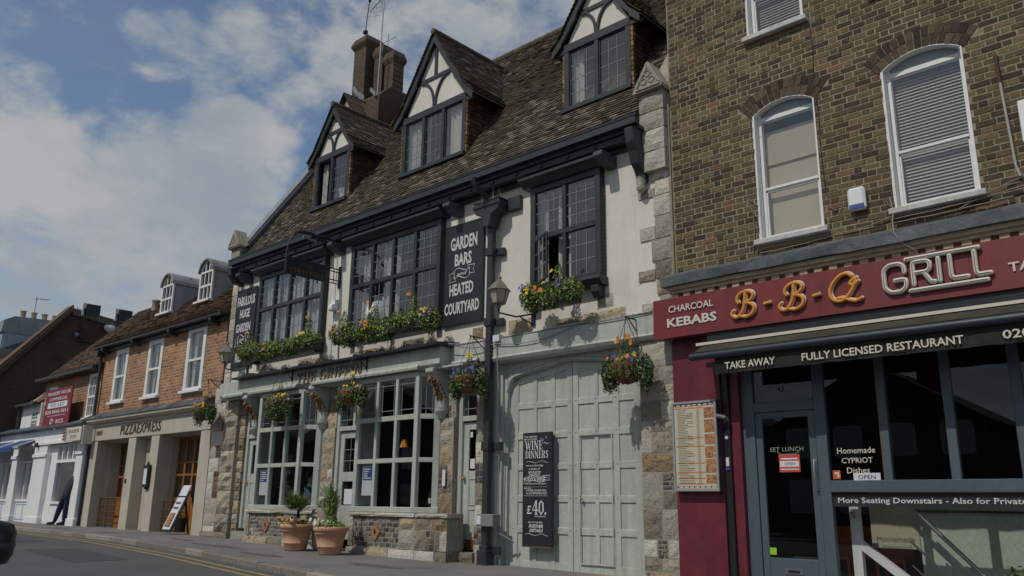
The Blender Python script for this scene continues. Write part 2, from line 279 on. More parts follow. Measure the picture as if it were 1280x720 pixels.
# ------------------------------------------------------------------ geometry helpers
def rot_box(c, ax, ay, az, hx, hy, hz):
    c = Vector(c); return [c + ax*(sx*hx) + ay*(sy*hy) + az*(sz*hz) for sx in (-1, 1) for sy in (-1, 1) for sz in (-1, 1)]
BF = ((0, 1, 3, 2), (4, 6, 7, 5), (0, 4, 5, 1), (2, 3, 7, 6), (0, 2, 6, 4), (1, 5, 7, 3))
ISLANDS = {'cheek', 'pipe_collar', 'lobby_wall', 'button_plate', 'lead_cheek', 'coach_bolt', 'wall_notice', 'door_notice', 'bay_cornice', 'awning_arm', 'folding_arm', 'moulding', 'peg', 'menu_border', 'menu_heading', 'gable_wall', 'rain_pipe', 'canopy_bracket', 'lamp_shade', 'quoin', 'side_wall', 'maroon_pier', 'vent', 'back_leg', 'batten', 'head_board'}
class MB:
    def __init__(s): s.v = []; s.f = []; s.m = []; s.sm = []; s.g = []; s.gid = 0
    def add(s, vs, fs, mi=0, sm=False):
        o = len(s.v); s.v += [tuple(p) for p in vs]
        for f in fs: s.f.append(tuple(i + o for i in f)); s.m.append(mi); s.sm.append(sm); s.g.append(s.gid)
        return s
    def box(s, x0, x1, y0, y1, z0, z1, mi=0):
        x0, x1 = sorted((x0, x1)); y0, y1 = sorted((y0, y1)); z0, z1 = sorted((z0, z1))
        return s.add([(x, y, z) for x in (x0, x1) for y in (y0, y1) for z in (z0, z1)], BF, mi)
    def jbox(s, x0, x1, y0, y1, z0, z1, j=0.01, mi=0):    # a box whose corners stray a little
        r = random.uniform
        return s.add([(x + r(-j, j), y + r(-j, j), z + r(-j, j)) for x in (x0, x1) for y in (y0, y1) for z in (z0, z1)], BF, mi)
    def bar(s, p, q, w, h=None, up=(0, 0, 1), mi=0):
        p, q = Vector(p), Vector(q); h = h or w; d = q - p; l = d.length
        if l < 1e-6: return s
        d.normalize(); u = Vector(up)
        if abs(d.dot(u)) > 0.98: u = Vector((0, 1, 0)) if abs(d.y) < 0.9 else Vector((1, 0, 0))
        a = d.cross(u).normalized(); b = a.cross(d)
        return s.add(rot_box((p+q)/2, d, a, b, l/2, w/2, h/2), BF, mi)
    def prism(s, poly, ax, a0, a1, mi=0):                 # polygon in the plane square to axis ax, extruded a0..a1
        n = len(poly)
        def P(u, v, a): return {'x': (a, u, v), 'y': (u, a, v), 'z': (u, v, a)}[ax]
        vs = [P(u, v, a0) for u, v in poly] + [P(u, v, a1) for u, v in poly]
        fs = [tuple(range(n))[::-1], tuple(range(n, 2*n))] + [(i, (i+1) % n, n+(i+1) % n, n+i) for i in range(n)]
        return s.add(vs, fs, mi)
    def tube(s, pts, r, n=8, mi=0, cap=True, r2=None):
        pts = [Vector(p) for p in pts]; k = len(pts); rings = []; pa = None
        for i, p in enumerate(pts):
            t = (pts[min(i+1, k-1)] - pts[max(i-1, 0)]).normalized()
            if pa is None:
                u = Vector((0, 0, 1)) if abs(t.z) < 0.9 else Vector((1, 0, 0)); pa = t.cross(u).normalized()
            else: pa = (pa - t*pa.dot(t)).normalized()
            b = t.cross(pa); rr = r if r2 is None else r + (r2-r)*i/(k-1)
            if isinstance(r, (list, tuple)): rr = r[i]
            rings.append([p + (pa*math.cos(2*math.pi*j/n) + b*math.sin(2*math.pi*j/n))*rr for j in range(n)])
        vs = [p for rg in rings for p in rg]
        fs = [(i*n+j, i*n+(j+1) % n, (i+1)*n+(j+1) % n, (i+1)*n+j) for i in range(k-1) for j in range(n)]
        s.add(vs, fs, mi, True)
        if cap: s.add(rings[0], [tuple(range(n))[::-1]], mi); s.add(rings[-1], [tuple(range(n))], mi)
        return s
    def lathe(s, prof, c, n=16, mi=0, sm=True, a0=0.0):
        cx, cy, cz = c
        vs = [(cx + r*math.cos(2*math.pi*j/n + a0), cy + r*math.sin(2*math.pi*j/n + a0), cz + z) for r, z in prof for j in range(n)]
        k = len(prof)
        fs = [(i*n+j, i*n+(j+1) % n, (i+1)*n+(j+1) % n, (i+1)*n+j) for i in range(k-1) for j in range(n)]
        s.add(vs, fs, mi, sm); s.add(vs[:n], [tuple(range(n))[::-1]], mi); s.add(vs[-n:], [tuple(range(n))], mi); return s
    def ball(s, c, r, n=10, mi=0, sc=(1, 1, 1)):
        k = n//2; vs = []
        for i in range(k+1):
            a = math.pi*i/k
            for j in range(n):
                b = 2*math.pi*j/n; vs.append((c[0]+r*sc[0]*math.sin(a)*math.cos(b), c[1]+r*sc[1]*math.sin(a)*math.sin(b), c[2]+r*sc[2]*math.cos(a)))
        return s.add(vs, [(i*n+j, (i+1)*n+j, (i+1)*n+(j+1) % n, i*n+(j+1) % n) for i in range(k) for j in range(n)], mi, True)
    def quad(s, a, b, c, d, mi=0): return s.add([a, b, c, d], [(0, 1, 2, 3)], mi)
    def build(s, name, mat, parent=None, label=None, bevel=0.0, kind=None, org=None):
        if kind != 'stuff' and (name in ISLANDS or len(set(s.g)) > 1):
            if name in ISLANDS:
                p = list(range(len(s.v)))
                def find(a):
                    while p[a] != a: p[a] = p[p[a]]; a = p[a]
                    return a
                for f in s.f:
                    for q in f[1:]: p[find(q)] = find(f[0])
                gr = [find(f[0]) for f in s.f]
            else: gr = s.g
            keys = list(dict.fromkeys(gr))
            if 1 < len(keys) <= 120:
                for k in keys:
                    sb = MB(); mp = {}
                    for f, mi, sm, g_ in zip(s.f, s.m, s.sm, gr):
                        if g_ != k: continue
                        for q in f:
                            if q not in mp: mp[q] = len(sb.v); sb.v.append(s.v[q])
                        sb.f.append(tuple(mp[q] for q in f)); sb.m.append(mi); sb.sm.append(sm)
                    o = sb.build(name, mat, parent, label, bevel, kind, org)
                return o
        o0 = root_loc(parent) if parent is not None else Vector(org or (0, 0, 0))
        me = bpy.data.meshes.new(name)
        me.from_pydata([(x-o0.x, y-o0.y, z-o0.z) for x, y, z in s.v], [], s.f)
        for q in (mat if isinstance(mat, (list, tuple)) else [mat]): me.materials.append(q)
        me.polygons.foreach_set('material_index', s.m); me.polygons.foreach_set('use_smooth', s.sm)
        me.update()
        bm = bmesh.new(); bm.from_mesh(me); bmesh.ops.recalc_face_normals(bm, faces=bm.faces); bm.to_mesh(me); bm.free()
        o = bpy.data.objects.new(name, me); COL.objects.link(o)
        if parent is not None: o.parent = parent
        else: o.location = o0
        if label: o['label'] = label
        if kind: o['kind'] = kind
        if bevel:
            b = o.modifiers.new('bevel', 'BEVEL'); b.width = bevel; b.segments = 1; b.limit_method = 'ANGLE'; b.angle_limit = R(40)
        return o
def root_loc(o):
    while o.parent is not None: o = o.parent
    return Vector(o.location)
def T(name, label, cat, loc, group=None):
    o = bpy.data.objects.new(name, None); COL.objects.link(o); o.location = loc; o.empty_display_size = 0.3
    o['label'] = label; o['category'] = cat
    if group: o['group'] = group
    return o
def S(name, mb, mat, **k):
    o = mb.build(name, mat, **k); o['kind'] = 'structure'; return o
def copy_thing(root, delta, label=None):
    r = root.copy(); COL.objects.link(r); r.location = root.location + Vector(delta)
    if label: r['label'] = label
    def rec(a, b):
        for ch in [o for o in list(COL.objects) if o.parent == a]:
            c = ch.copy(); COL.objects.link(c); c.parent = b; rec(ch, c)
    rec(root, r); return r
def gz(x):                            # the street climbs gently to the left
    if x > -8: return 0.0 - 0.005*(x+8)
    if x > -21: return (-8-x)/13*0.2
    return 0.2 + min(0.25, (-21-x)*0.004)
# text: returns a mesh builder with letters filling u0..u1 by v0..v1 on the plane O + u*U + v*V, standing depth out along N
def text(mb, s, O, U, V, u0, u1, v0, v1, N=None, depth=0.004, bold=0.0, shear=0.0, space=1.0, mi=0, res=2, keep=False):
    cu = bpy.data.curves.new('t', 'FONT'); cu.body = s; cu.resolution_u = res; cu.offset = bold; cu.shear = shear; cu.space_character = space
    ob = bpy.data.objects.new('t', cu); COL.objects.link(ob)
    me = ob.to_mesh()
    vs = [tuple(v.co) for v in me.vertices]; fs = [tuple(p.vertices) for p in me.polygons]
    ob.to_mesh_clear(); bpy.data.objects.remove(ob); bpy.data.curves.remove(cu)
    if not vs: return mb
    x0 = min(v[0] for v in vs); x1 = max(v[0] for v in vs); y0 = min(v[1] for v in vs); y1 = max(v[1] for v in vs)
    sx = (u1-u0)/(x1-x0); sy = (v1-v0)/(y1-y0)
    mb.gid += 1
    O, U, V = Vector(O), Vector(U), Vector(V); N = Vector(N) if N is not None else U.cross(V)
    P = [O + U*(u0+(v[0]-x0)*sx) + V*(v0+(v[1]-y0)*sy) for v in vs]; n = len(P)
    edges = {}
    for f in fs:
        for i in range(len(f)):
            e = (f[i], f[(i+1) % len(f)]); edges[e] = 1
    rim = [e for e in edges if (e[1], e[0]) not in edges]
    mb.add([p + N*depth for p in P] + P, fs + [(b, a, a+n, b+n) for a, b in rim], mi)
    return mb
FX, FZ = (1, 0, 0), (0, 0, 1)
NF = (0, -1, 0)
SERIF = {  # capitals drawn as thick stems, thin strokes and slab serifs: (x0, y0, x1, y1, width) in a 1-high box
 'W': (1.25, [(.1, 1, .38, 0, .17), (.38, 0, .62, .85, .07), (.62, .85, .88, 0, .17), (.88, 0, 1.15, 1, .07)], [(.1, 1, .34), (.62, 1, .2), (1.15, 1, .3)]),
 'I': (.5, [(.25, 0, .25, 1, .2)], [(.25, 0, .42), (.25, 1, .42)]),
 'N': (1.0, [(.2, 0, .2, 1, .08), (.2, 1, .8, 0, .19), (.8, 0, .8, 1, .08)], [(.2, 0, .32), (.18, 1, .32), (.8, 1, .32)]),
 'E': (.8, [(.24, 0, .24, 1, .19), (.24, .96, .72, .96, .07), (.24, .52, .58, .52, .07), (.24, .04, .74, .04, .07), (.72, .96, .72, .76, .06), (.74, .04, .74, .26, .06), (.58, .42, .58, .62, .06)], [(.2, 0, .36), (.2, 1, .36)]),
 'D': (.95, [(.24, 0, .24, 1, .19), (.24, .97, .5, .97, .07), (.5, .97, .74, .82, .1), (.74, .85, .8, .5, .18), (.8, .5, .74, .15, .18), (.74, .18, .5, .03, .1), (.24, .03, .5, .03, .07)], [(.2, 0, .34), (.2, 1, .34)]),
 'R': (.95, [(.24, 0, .24, 1, .19), (.24, .97, .55, .97, .07), (.55, .97, .74, .86, .1), (.73, .88, .73, .62, .16), (.73, .64, .55, .52, .1), (.24, .52, .55, .52, .07), (.5, .52, .8, .03, .16)], [(.24, 0, .38), (.2, 1, .34), (.84, 0, .24)]),
 'S': (.75, [(.62, .78, .5, .96, .08), (.5, .96, .28, .95, .08), (.28, .96, .14, .78, .13), (.14, .78, .3, .58, .16), (.3, .58, .5, .46, .18), (.5, .46, .62, .25, .16), (.62, .26, .48, .05, .12), (.48, .04, .24, .05, .08), (.24, .05, .12, .24, .08)], []),
 'T': (.85, [(.42, 0, .42, 1, .19), (.08, .96, .76, .96, .07), (.08, .96, .08, .76, .06), (.76, .96, .76, .76, .06)], [(.42, 0, .4)]),
 'H': (1.0, [(.22, 0, .22, 1, .19), (.78, 0, .78, 1, .19), (.22, .5, .78, .5, .07)], [(.22, 0, .38), (.22, 1, .38), (.78, 0, .38), (.78, 1, .38)]),
 'G': (.95, [(.78, .78, .6, .97, .08), (.6, .97, .36, .95, .1), (.36, .95, .16, .7, .16), (.16, .7, .16, .3, .18), (.16, .3, .36, .05, .16), (.36, .05, .62, .04, .1), (.62, .04, .78, .15, .1), (.78, .1, .78, .45, .16)], [(.74, .45, .36)]),
 'F': (.75, [(.24, 0, .24, 1, .19), (.24, .96, .7, .96, .07), (.24, .52, .56, .52, .07), (.7, .96, .7, .74, .06), (.56, .42, .56, .62, .06)], [(.24, 0, .4), (.2, 1, .36)]),
 '4': (.8, [(.55, 0, .55, 1, .18), (.52, 1, .08, .3, .08), (.08, .3, .78, .3, .09)], [(.55, 0, .38)]),
 '0': (.8, [(.4, .97, .2, .8, .12), (.18, .82, .16, .2, .17), (.2, .2, .4, .03, .12), (.4, .03, .6, .2, .12), (.64, .2, .62, .82, .17), (.6, .8, .4, .97, .12)], []),
 '\u00a3': (.75, [(.64, .8, .5, .96, .08), (.5, .96, .34, .92, .1), (.3, .95, .3, .3, .15), (.3, .32, .16, .06, .1), (.12, .06, .66, .06, .12), (.12, .48, .52, .48, .07), (.66, .06, .7, .22, .06)], []),
 '.': (.3, [(.15, 0, .15, .16, .17)], []), ' ': (.45, [], [])}
def serif(mb, s, x0, x1, z0, z1, y, depth=.003, bold=1.0):
    mb.gid += 1
    tot = sum(SERIF[c][0] for c in s); k = (x1-x0)/tot; h = z1-z0; x = x0; n = 0
    for c in s:
        w, st, sf = SERIF[c]
        for a, b, p, q, t in st:
            P, Q = Vector((x+a*k, 0, z0+b*h)), Vector((x+p*k, 0, z0+q*h)); d = (Q-P).normalized(); r = Vector((d.z, 0, -d.x))*t*k*bold*.5; yy = y-depth-n*.00002; n += 1
            e = d*t*k*.12
            f = [P+r-e, P-r-e, Q-r+e, Q+r+e]
            mb.add([(v.x, yy, v.z) for v in f]+[(v.x, y, v.z) for v in f], [(0, 1, 2, 3), (0, 4, 5, 1), (1, 5, 6, 2), (2, 6, 7, 3), (3, 7, 4, 0)])
        for a, b, l in sf:
            zz = z0+b*h; zz = zz if b < .5 else zz-.05*h; yy = y-depth-n*.00002; n += 1
            mb.box(x+(a-l/2)*k, x+(a+l/2)*k, yy, y, zz, zz+.05*h)
        x += w*k
    return mb
def wtext(mb, s, x0, x1, z0, z1, y, **k): return text(mb, s, (0, y, 0), FX, FZ, x0, x1, z0, z1, N=NF, **k)
def wall_holes(mb, x0, x1, z0, z1, y0, y1, holes, mi=0):     # a wall with real openings, cut into boxes
    xs = sorted({x0, x1, *[h[0] for h in holes], *[h[1] for h in holes]}); xs = [x for x in xs if x0 <= x <= x1]
    for a, b in zip(xs, xs[1:]):
        hs = sorted([(h[2], h[3]) for h in holes if h[0] < b-1e-6 and h[1] > a+1e-6]); z = z0
        for h0, h1 in hs:
            if h0 > z + 1e-6: mb.box(a, b, y0, y1, z, h0, mi)
            z = max(z, h1)
        if z < z1 - 1e-6: mb.box(a, b, y0, y1, z, z1, mi)
    return mb
def leaves(mb, blobs, n, size, mi=0, droop=0.0):             # leaf faces through the volume of several blobs
    tot = sum(b[3]*b[4]*b[5] for b in blobs)
    for b in blobs:
        for _ in range(max(3, int(n*b[3]*b[4]*b[5]/tot))):
            while True:
                d = Vector((random.uniform(-1, 1), random.uniform(-1, 1), random.uniform(-1, 1)))
                if 0.25 < d.length < 1: break
            k = d.length**-0.45
            p = Vector((b[0]+d.x*b[3]*k, b[1]+d.y*b[4]*k, b[2]+d.z*b[5]*k - droop*random.random()**2))
            nrm = (d + Vector((random.uniform(-.8, .8), random.uniform(-.8, .8), random.uniform(-.2, 1)))).normalized()
            a = nrm.cross(Vector((random.uniform(-1, 1), random.uniform(-1, 1), random.uniform(-1, 1)))).normalized(); c = nrm.cross(a)
            s = size*random.uniform(.6, 1.25)
            mb.add([p - a*s, p + c*s*.55 + nrm*s*.2, p + a*s, p - c*s*.55 + nrm*s*.2], [(0, 1, 2, 3)], mi)
    return mb
def flower_heads(mb, pts, size, mi=0):
    for p in pts:
        p = Vector(p); n = Vector((random.uniform(-.5, .5), -1, random.uniform(-.1, .8))).normalized(); a = n.cross(Vector((0, 0, 1))).normalized(); b = n.cross(a)
        for k in range(5):
            t = 2*math.pi*k/5 + random.random(); q = a*math.cos(t) + b*math.sin(t); r = a*math.cos(t+1.2) + b*math.sin(t+1.2)
            mb.add([p, p + q*size + n*size*.25, p + (q+r)*size*.75 + n*size*.1, p + r*size + n*size*.25], [(0, 1, 2, 3)], mi)
    return mb
# ================================================================== SETTING
def setting():
    # ground sheet, road, pavement, kerb, lines
    kx = [(-140, -0.2), (-45, -1.3), (-34, -1.65), (-27, -2.05), (-20.8, -2.35), (-16.3, -2.75), (-12.3, -3.35), (-8, -4.0), (-3, -4.5), (6, -4.8), (60, -5)]
    def ky(x):
        for (a, ya), (b, yb) in zip(kx, kx[1:]):
            if a <= x <= b: return ya + (yb-ya)*(x-a)/(b-a)
        return -3
    g = MB(); g.quad((-1500, -1500, -1.2), (1500, -1500, -1.2), (1500, 1500, -1.2), (-1500, 1500, -1.2))
    S('ground', g, M('distant_ground', (0.09, 0.10, 0.06), rough=1))
    xs = [-140, -100, -70, -55] + [x*1.0 for x in range(-46, 21, 2)] + [40, 60]
    def sheet(name, ya, yb, dz, mat, dyn=None):
        m = MB(); rows = []
        for x in xs: rows.append([(x, ya(x), gz(x)+dz-0.012), (x, yb(x), gz(x)+dz)])
        v = [p for r in rows for p in r]; m.add(v, [(2*i, 2*i+2, 2*i+3, 2*i+1) for i in range(len(rows)-1)])
        return S(name, m, mat)
    road = MB(); v = []
    for x in xs: v += [(x, -60, gz(x)-0.14), (x, -16.5, gz(x)-0.14), (x, ky(x)+0.05, gz(x)-0.10)]
    n = len(xs); road.add(v, [(3*i+k, 3*i+3+k, 3*i+4+k, 3*i+1+k) for i in range(n-1) for k in (0, 1)])
    rd = S('road', road, asphalt)
    sheet('pavement', lambda x: ky(x)+0.1, lambda x: 6.0, 0.0, pave_m)
    # pavement on the far side
    fp = MB(); fp.box(-140, 60, -24, -18.2, -0.4, 0.0); S('far_pavement', fp, pave_m)
    kerb = bpy.data.objects.new('kerb', None); COL.objects.link(kerb); kerb['kind'] = 'structure'
    x = -46.0
    stone = []
    while x < 6:
        L_ = random.uniform(0.8, 1.0); a, b = x+0.006, x+L_-0.006
        m = MB(); za, zb = gz(a)-0.004, gz(b)-0.004; ya, yb = ky(a), ky(b); w = 0.15; j = random.uniform(-.006, .006)
        m.add([(a, ya, za-.3), (a, ya, za+j-.012), (a, ya+.014, za+j), (a, ya+w, za+j), (b, yb, zb-.3), (b, yb, zb+j-.012), (b, yb+.014, zb+j), (b, yb+w, zb+j)],
              [(0, 4, 5, 1), (1, 5, 6, 2), (2, 6, 7, 3), (0, 1, 2, 3), (4, 7, 6, 5)])
        m.build('kerb_stone', kerb_m, kerb); x += L_
    for i, off in enumerate((-0.32, -0.58)):
        m = MB(); v = []
        pts = [k*0.5 for k in range(-92, 13)]
        for x in pts: v += [(x, ky(x)+off-0.05, gz(x)-0.16-0.0016+0.0), (x, ky(x)+off+0.05, gz(x)-0.16-0.0008)]
        # follow the road's fall away from the kerb
        vv = []
        for (x, y, z) in v:
            t = (y-(ky(x)+0.05))/(-16.5-(ky(x)+0.05)); vv.append((x, y, gz(x)-0.10-0.04*t+0.004))
        m.add(vv, [(2*i_, 2*i_+2, 2*i_+3, 2*i_+1) for i_ in range(len(pts)-1)])
        S('yellow_line', m, yellow_m)
    # darker pavement patches; street wear: tarmac patches in the road, a gully grate, litter of small stones
    random.seed(3)
    pt = MB()
    for cx, cy, w, h in ((-17.2, -1.7, 2.2, .35), (-14.6, -2.2, 1.6, .3), (-19.6, -1.3, 1.1, .3), (-23.8, -1.3, 1.6, .25), (-11.5, -1.9, 1.5, .4), (-9.2, -2.6, 1.2, .5), (-27.4, -1.2, 1.4, .3)):
        n = 14; P = [(cx+w*.5*math.cos(2*math.pi*i/n)*random.uniform(.8, 1.1), cy+h*.5*math.sin(2*math.pi*i/n)*random.uniform(.8, 1.1)) for i in range(n)]
        def pz_(x, y): ya_ = ky(x)+.1; return gz(x)-.012*(1-(y-ya_)/(6.0-ya_))+.004
        pt.add([(x, y, pz_(x, y)) for x, y in P], [tuple(range(n))])
    S('pavement_patch', pt, M('pavement_dark', (0.085, 0.083, 0.078), (0.12, 0.115, 0.108), scale=2, rough=.9, grain=.25))
    rp = MB()
    def rz(x, y): t = (y-(ky(x)+0.05))/(-16.5-(ky(x)+0.05)); return gz(x)-.10-.04*t+.003
    for x0, x1, y0, y1 in ((-30, -21.5, -4.2, -3.3), (-19.0, -15.5, -4.9, -3.9)): rp.add([(x, y, rz(x, y)) for x, y in ((x0, y0), (x1, y0-.3), (x1-.1, y1-.3), (x0+.2, y1))], [(0, 1, 2, 3)])
    S('road_patch', rp, M('fresh_asphalt', (0.058, 0.058, 0.06), rough=.85, bump=.5, bscale=120, bdist=.005, grain=.25, gscale=90))
    gr = MB()
    for i in range(420):
        x = random.uniform(-34, -9); y = ky(x)+random.uniform(-.35, 1.2)*random.random(); s_ = random.uniform(.006, .018)
        z = rz(x, y) if y < ky(x) else gz(x)-.008
        gr.add([(x-s_, y, z), (x, y-s_, z), (x+s_, y, z), (x, y+s_, z), (x, y, z+s_*.8)], [(0, 1, 4), (1, 2, 4), (2, 3, 4), (3, 0, 4)])
    gr.build('grit', M('grit_stone', (.22, .2, .16), (.3, .27, .2), vary=.4), None, kind='stuff')
setting()
# ================================================================== shared pieces
def glazed(parent, x0, x1, z0, z1, y, leads=None, gm=None, lw=0.013, flip=None, name='pane'):
    """a pane of glass with its lead cames; flip maps (x,y,z) for returns"""
    m = MB(); f = flip or (lambda p: p)
    m.add([f(p) for p in ((x0, y, z0), (x1, y, z0), (x1, y, z1), (x0, y, z1), (x0, y+.006, z0), (x1, y+.006, z0), (x1, y+.006, z1), (x0, y+.006, z1))],
          [(0, 1, 2, 3), (7, 6, 5, 4), (0, 4, 5, 1), (3, 2, 6, 7), (0, 3, 7, 4), (1, 5, 6, 2)])
    o = m.build(name, gm or glass_m, parent)
    if leads:
        l = MB(); us, vs = leads
        for u in us: l.bar(f((x0+(x1-x0)*u, y-.004, z0)), f((x0+(x1-x0)*u, y-.004, z1)), lw, lw*.6)
        for v in vs: l.bar(f((x0, y-.005, z0+(z1-z0)*v)), f((x1, y-.005, z0+(z1-z0)*v)), lw*.6, lw)
        l.build('lead_came', came_m, parent)
    return o
def curt(parent, x0, x1, z0, z1, y, mat=None, amp=0.035, waves=None):
    n = max(6, int((x1-x0)/0.035)); m = MB(); ph = random.random()*6
    pts = [(x0+(x1-x0)*i/n, y + amp*math.sin(ph+i*1.55)+amp*.4*math.sin(i*.6)) for i in range(n+1)]
    v = []
    for x, yy in pts: v += [(x, yy, z0), (x, yy, z1)]
    m.add(v, [(2*i, 2*i+2, 2*i+3, 2*i+1) for i in range(n)], sm=True)
    return m.build('curtain', mat or curtain, parent)
def stone_block(parent, x0, x1, z0, z1, yf, yb, mat, rock=0.02, name='stone'):
    """one ashlar block, rock faced: joint all round, uneven front"""
    j = 0.008; x0 += j; x1 -= j; z0 += j; z1 -= j
    nx, nz = max(2, min(4, int((x1-x0)/0.12)+1)), max(2, min(4, int((z1-z0)/0.12)+1))
    m = MB(); v = []; r = random.uniform
    for i in range(nx+1):
        for k in range(nz+1):
            e = i in (0, nx) or k in (0, nz)
            v.append((x0+(x1-x0)*i/nx + (0 if not e else r(-.004, .004)), yf + (r(0.004, .012) if e else -r(0, rock)), z0+(z1-z0)*k/nz + (0 if not e else r(-.004, .004))))
    q = lambda i, k: i*(nz+1)+k
    f = [(q(i, k), q(i+1, k), q(i+1, k+1), q(i, k+1)) for i in range(nx) for k in range(nz)]
    rim = [q(i, 0) for i in range(nx+1)] + [q(nx, k) for k in range(1, nz+1)] + [q(i, nz) for i in range(nx-1, -1, -1)] + [q(0, k) for k in range(nz-1, 0, -1)]
    nb = len(v); v += [(v[i][0], yb, v[i][2]) for i in rim]; n = len(rim)
    f += [(rim[(a+1) % n], rim[a], nb+a, nb+(a+1) % n) for a in range(n)]
    m.add(v, f); return m.build(name, mat, parent)
def pick():
    return random.choices([st_light, st_grey, st_ochre], [5, 3, 2.2])[0]
def rubble(parent, x0, x1, z0, z1, yf, yb, course=0.33, wmin=0.22, wmax=0.5, mats=None, bricks=0.12, rock=0.02):
    q = MB(); q.box(x0+.004, x1-.004, yf+.010, yb-.02, z0+.003, z1-.003); q.build('mortar', mortar_p, parent)
    z = z0
    while z < z1-0.05:
        h = random.uniform(.75, 1.2)*course
        if z + h > z1-0.12: h = z1-z
        x = x0
        while x < x1-0.02:
            w = random.uniform(wmin, wmax)
            if x+w > x1-wmin*.6: w = x1-x
            if random.random() < bricks and w > .18 and h > .16:
                bw = min(w, .24); rows = max(2, int(h/.09)); hh = h/rows
                for r_ in range(rows):
                    cut = bw*(.5 if r_ % 2 else random.choice((.5, .35)))
                    for a, b in ((x, x+cut), (x+cut, x+bw)):
                        stone_block(parent, a, b, z+r_*hh, z+(r_+1)*hh, yf-.004, yb, st_red if random.random() < .5 else st_dark, .003, 'brick')
                if w-bw > .08: stone_block(parent, x+bw, x+w, z, z+h, yf, yb, (mats or pick)(), rock)
                elif w-bw > 0: pass
            else:
                stone_block(parent, x, x+w, z, z+h, yf, yb, (mats or pick)(), rock)
            x += w
        z += h
def tiles(parent, mat, cx, prof, width, gauge, tw, keep=lambda x, y, z: True, mat2=None, pal=None, name='roof_tiles', lift=0.024, thick=0.017):
    """courses of plain tiles laid up the profile prof [(y,z)...], cx(x index) along the house; real tiles, one mesh"""
    m = MB(); seg = [];
    for a, b in zip(prof, prof[1:]): seg.append((Vector((0, *a)), Vector((0, *b)), (Vector((0, *b))-Vector((0, *a))).length))
    tot = sum(q[2] for q in seg); k = 0; s = 0.0
    def at(s):
        for a, b, l in seg:
            if s <= l or (a, b, l) == seg[-1]: return a + (b-a)*min(1.0, s/l), (b-a).normalized()
            s -= l
    while s < tot:
        p, t = at(s); nrm = Vector((0, -t.z, t.y));
        if nrm.z < 0: nrm = -nrm
        x = cx[0] + (tw/2 if k % 2 else 0) - tw/2
        while x < cx[1]:
            a, b = max(x, cx[0]), min(x+tw-.006, cx[1]); x += tw
            if b-a < .03 or not keep((a+b)/2, p.y, p.z): continue
            jl = random.uniform(-.005, .005); jr = random.uniform(-.010, .006); l0 = lift + random.uniform(0, .012)*(random.random() < .4)
            q0 = p + t*jl + nrm*l0; q1 = p + t*(gauge*1.25) + nrm*.001; q2 = q0 - nrm*thick
            X = Vector((1, 0, 0)); tl = random.uniform(-.004, .004)
            vs = [q0+X*a+nrm*tl, q0+X*b-nrm*tl, q1+X*b, q1+X*a, q2+X*a, q2+X*b]
            mi = 0 if not pal else pal((a+b)/2, p.y, p.z)
            m.add(vs, [(0, 1, 2, 3), (4, 5, 1, 0), (0, 3, 4), (1, 5, 2)], mi)
        s += gauge; k += 1
    o = m.build(name, [mat, mat2 or mat], parent, kind='stuff'); return o
# ================================================================== THE PUB
pub = T('public_house', 'white rendered Tudor style pub with dark timbers, sage ground floor and three gabled dormers', 'pub', (-13.8, 2, 0.1))
X0, X1 = -20.75, -6.74
def pub_walls():
    m = MB()
    holes = [(-19.1, -16.35, 4.9, 6.7), (-15.12, -12.27, 4.9, 6.7), (-9.61, -8.2, 4.9, 6.7)]
    wall_holes(m, X0, X1, 4.0, 7.3, 0.0, 0.30, holes); m.build('wall', render_w, pub)
    m = MB(); m.box(X0, X1, 0.26, 0.36, 3.4, 4.0); m.box(X0, -19.42, 0.1, .36, 0, 4.0); m.box(-16.0, -15.58, 0.04, .4, 0, 3.6); m.box(-12.05, -11.75, 0.04, .4, 0, 3.6)
    m.box(-11.08, -10.72, 0.0, .5, 0, 4.0); m.box(-7.42, X1, 0.0, .5, 0, 4.0); m.build('backing_wall', mortar_p, pub)
    # gable walls and the rooms behind the windows
    m = MB(); gable = [(0.3, 0), (0.3, 7.6), (0.0, 7.6), (3.3, 12.55), (6.6, 7.6), (6.6, 0)]
    m.prism(gable, 'x', X0, X0+.3); m.prism(gable, 'x', X1-.3, X1); m.build('gable_wall', st_grey, pub)
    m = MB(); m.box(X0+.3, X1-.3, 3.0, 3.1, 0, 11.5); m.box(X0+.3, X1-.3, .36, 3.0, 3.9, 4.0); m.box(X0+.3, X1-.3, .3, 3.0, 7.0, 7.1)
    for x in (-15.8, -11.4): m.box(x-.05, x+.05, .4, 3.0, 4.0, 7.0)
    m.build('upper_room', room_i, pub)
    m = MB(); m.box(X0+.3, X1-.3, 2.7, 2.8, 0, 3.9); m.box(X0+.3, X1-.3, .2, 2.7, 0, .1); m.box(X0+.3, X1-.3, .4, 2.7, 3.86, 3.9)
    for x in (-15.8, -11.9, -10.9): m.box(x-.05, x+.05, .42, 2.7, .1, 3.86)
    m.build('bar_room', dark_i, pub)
    m = MB()                          # bar counter, stools and a warm lamp shade seen through the panes
    m.box(-15.5, -12.6, 1.9, 2.3, .1, 1.2); m.box(-19.2, -16.2, 2.0, 2.4, .1, 1.15)
    m.build('bar_counter', M('dark_oak', (.06, .03, .014), rough=.4), pub)
    m = MB(); m.lathe([(.10, 0), (.05, .16)], (-13.85, .55, 2.2), 12); m.lathe([(.09, 0), (.05, .15)], (-17.3, .9, 2.1), 12); m.build('lamp_shade', M('amber_shade', (.75, .28, .05), rough=.6), pub)
pub_walls()
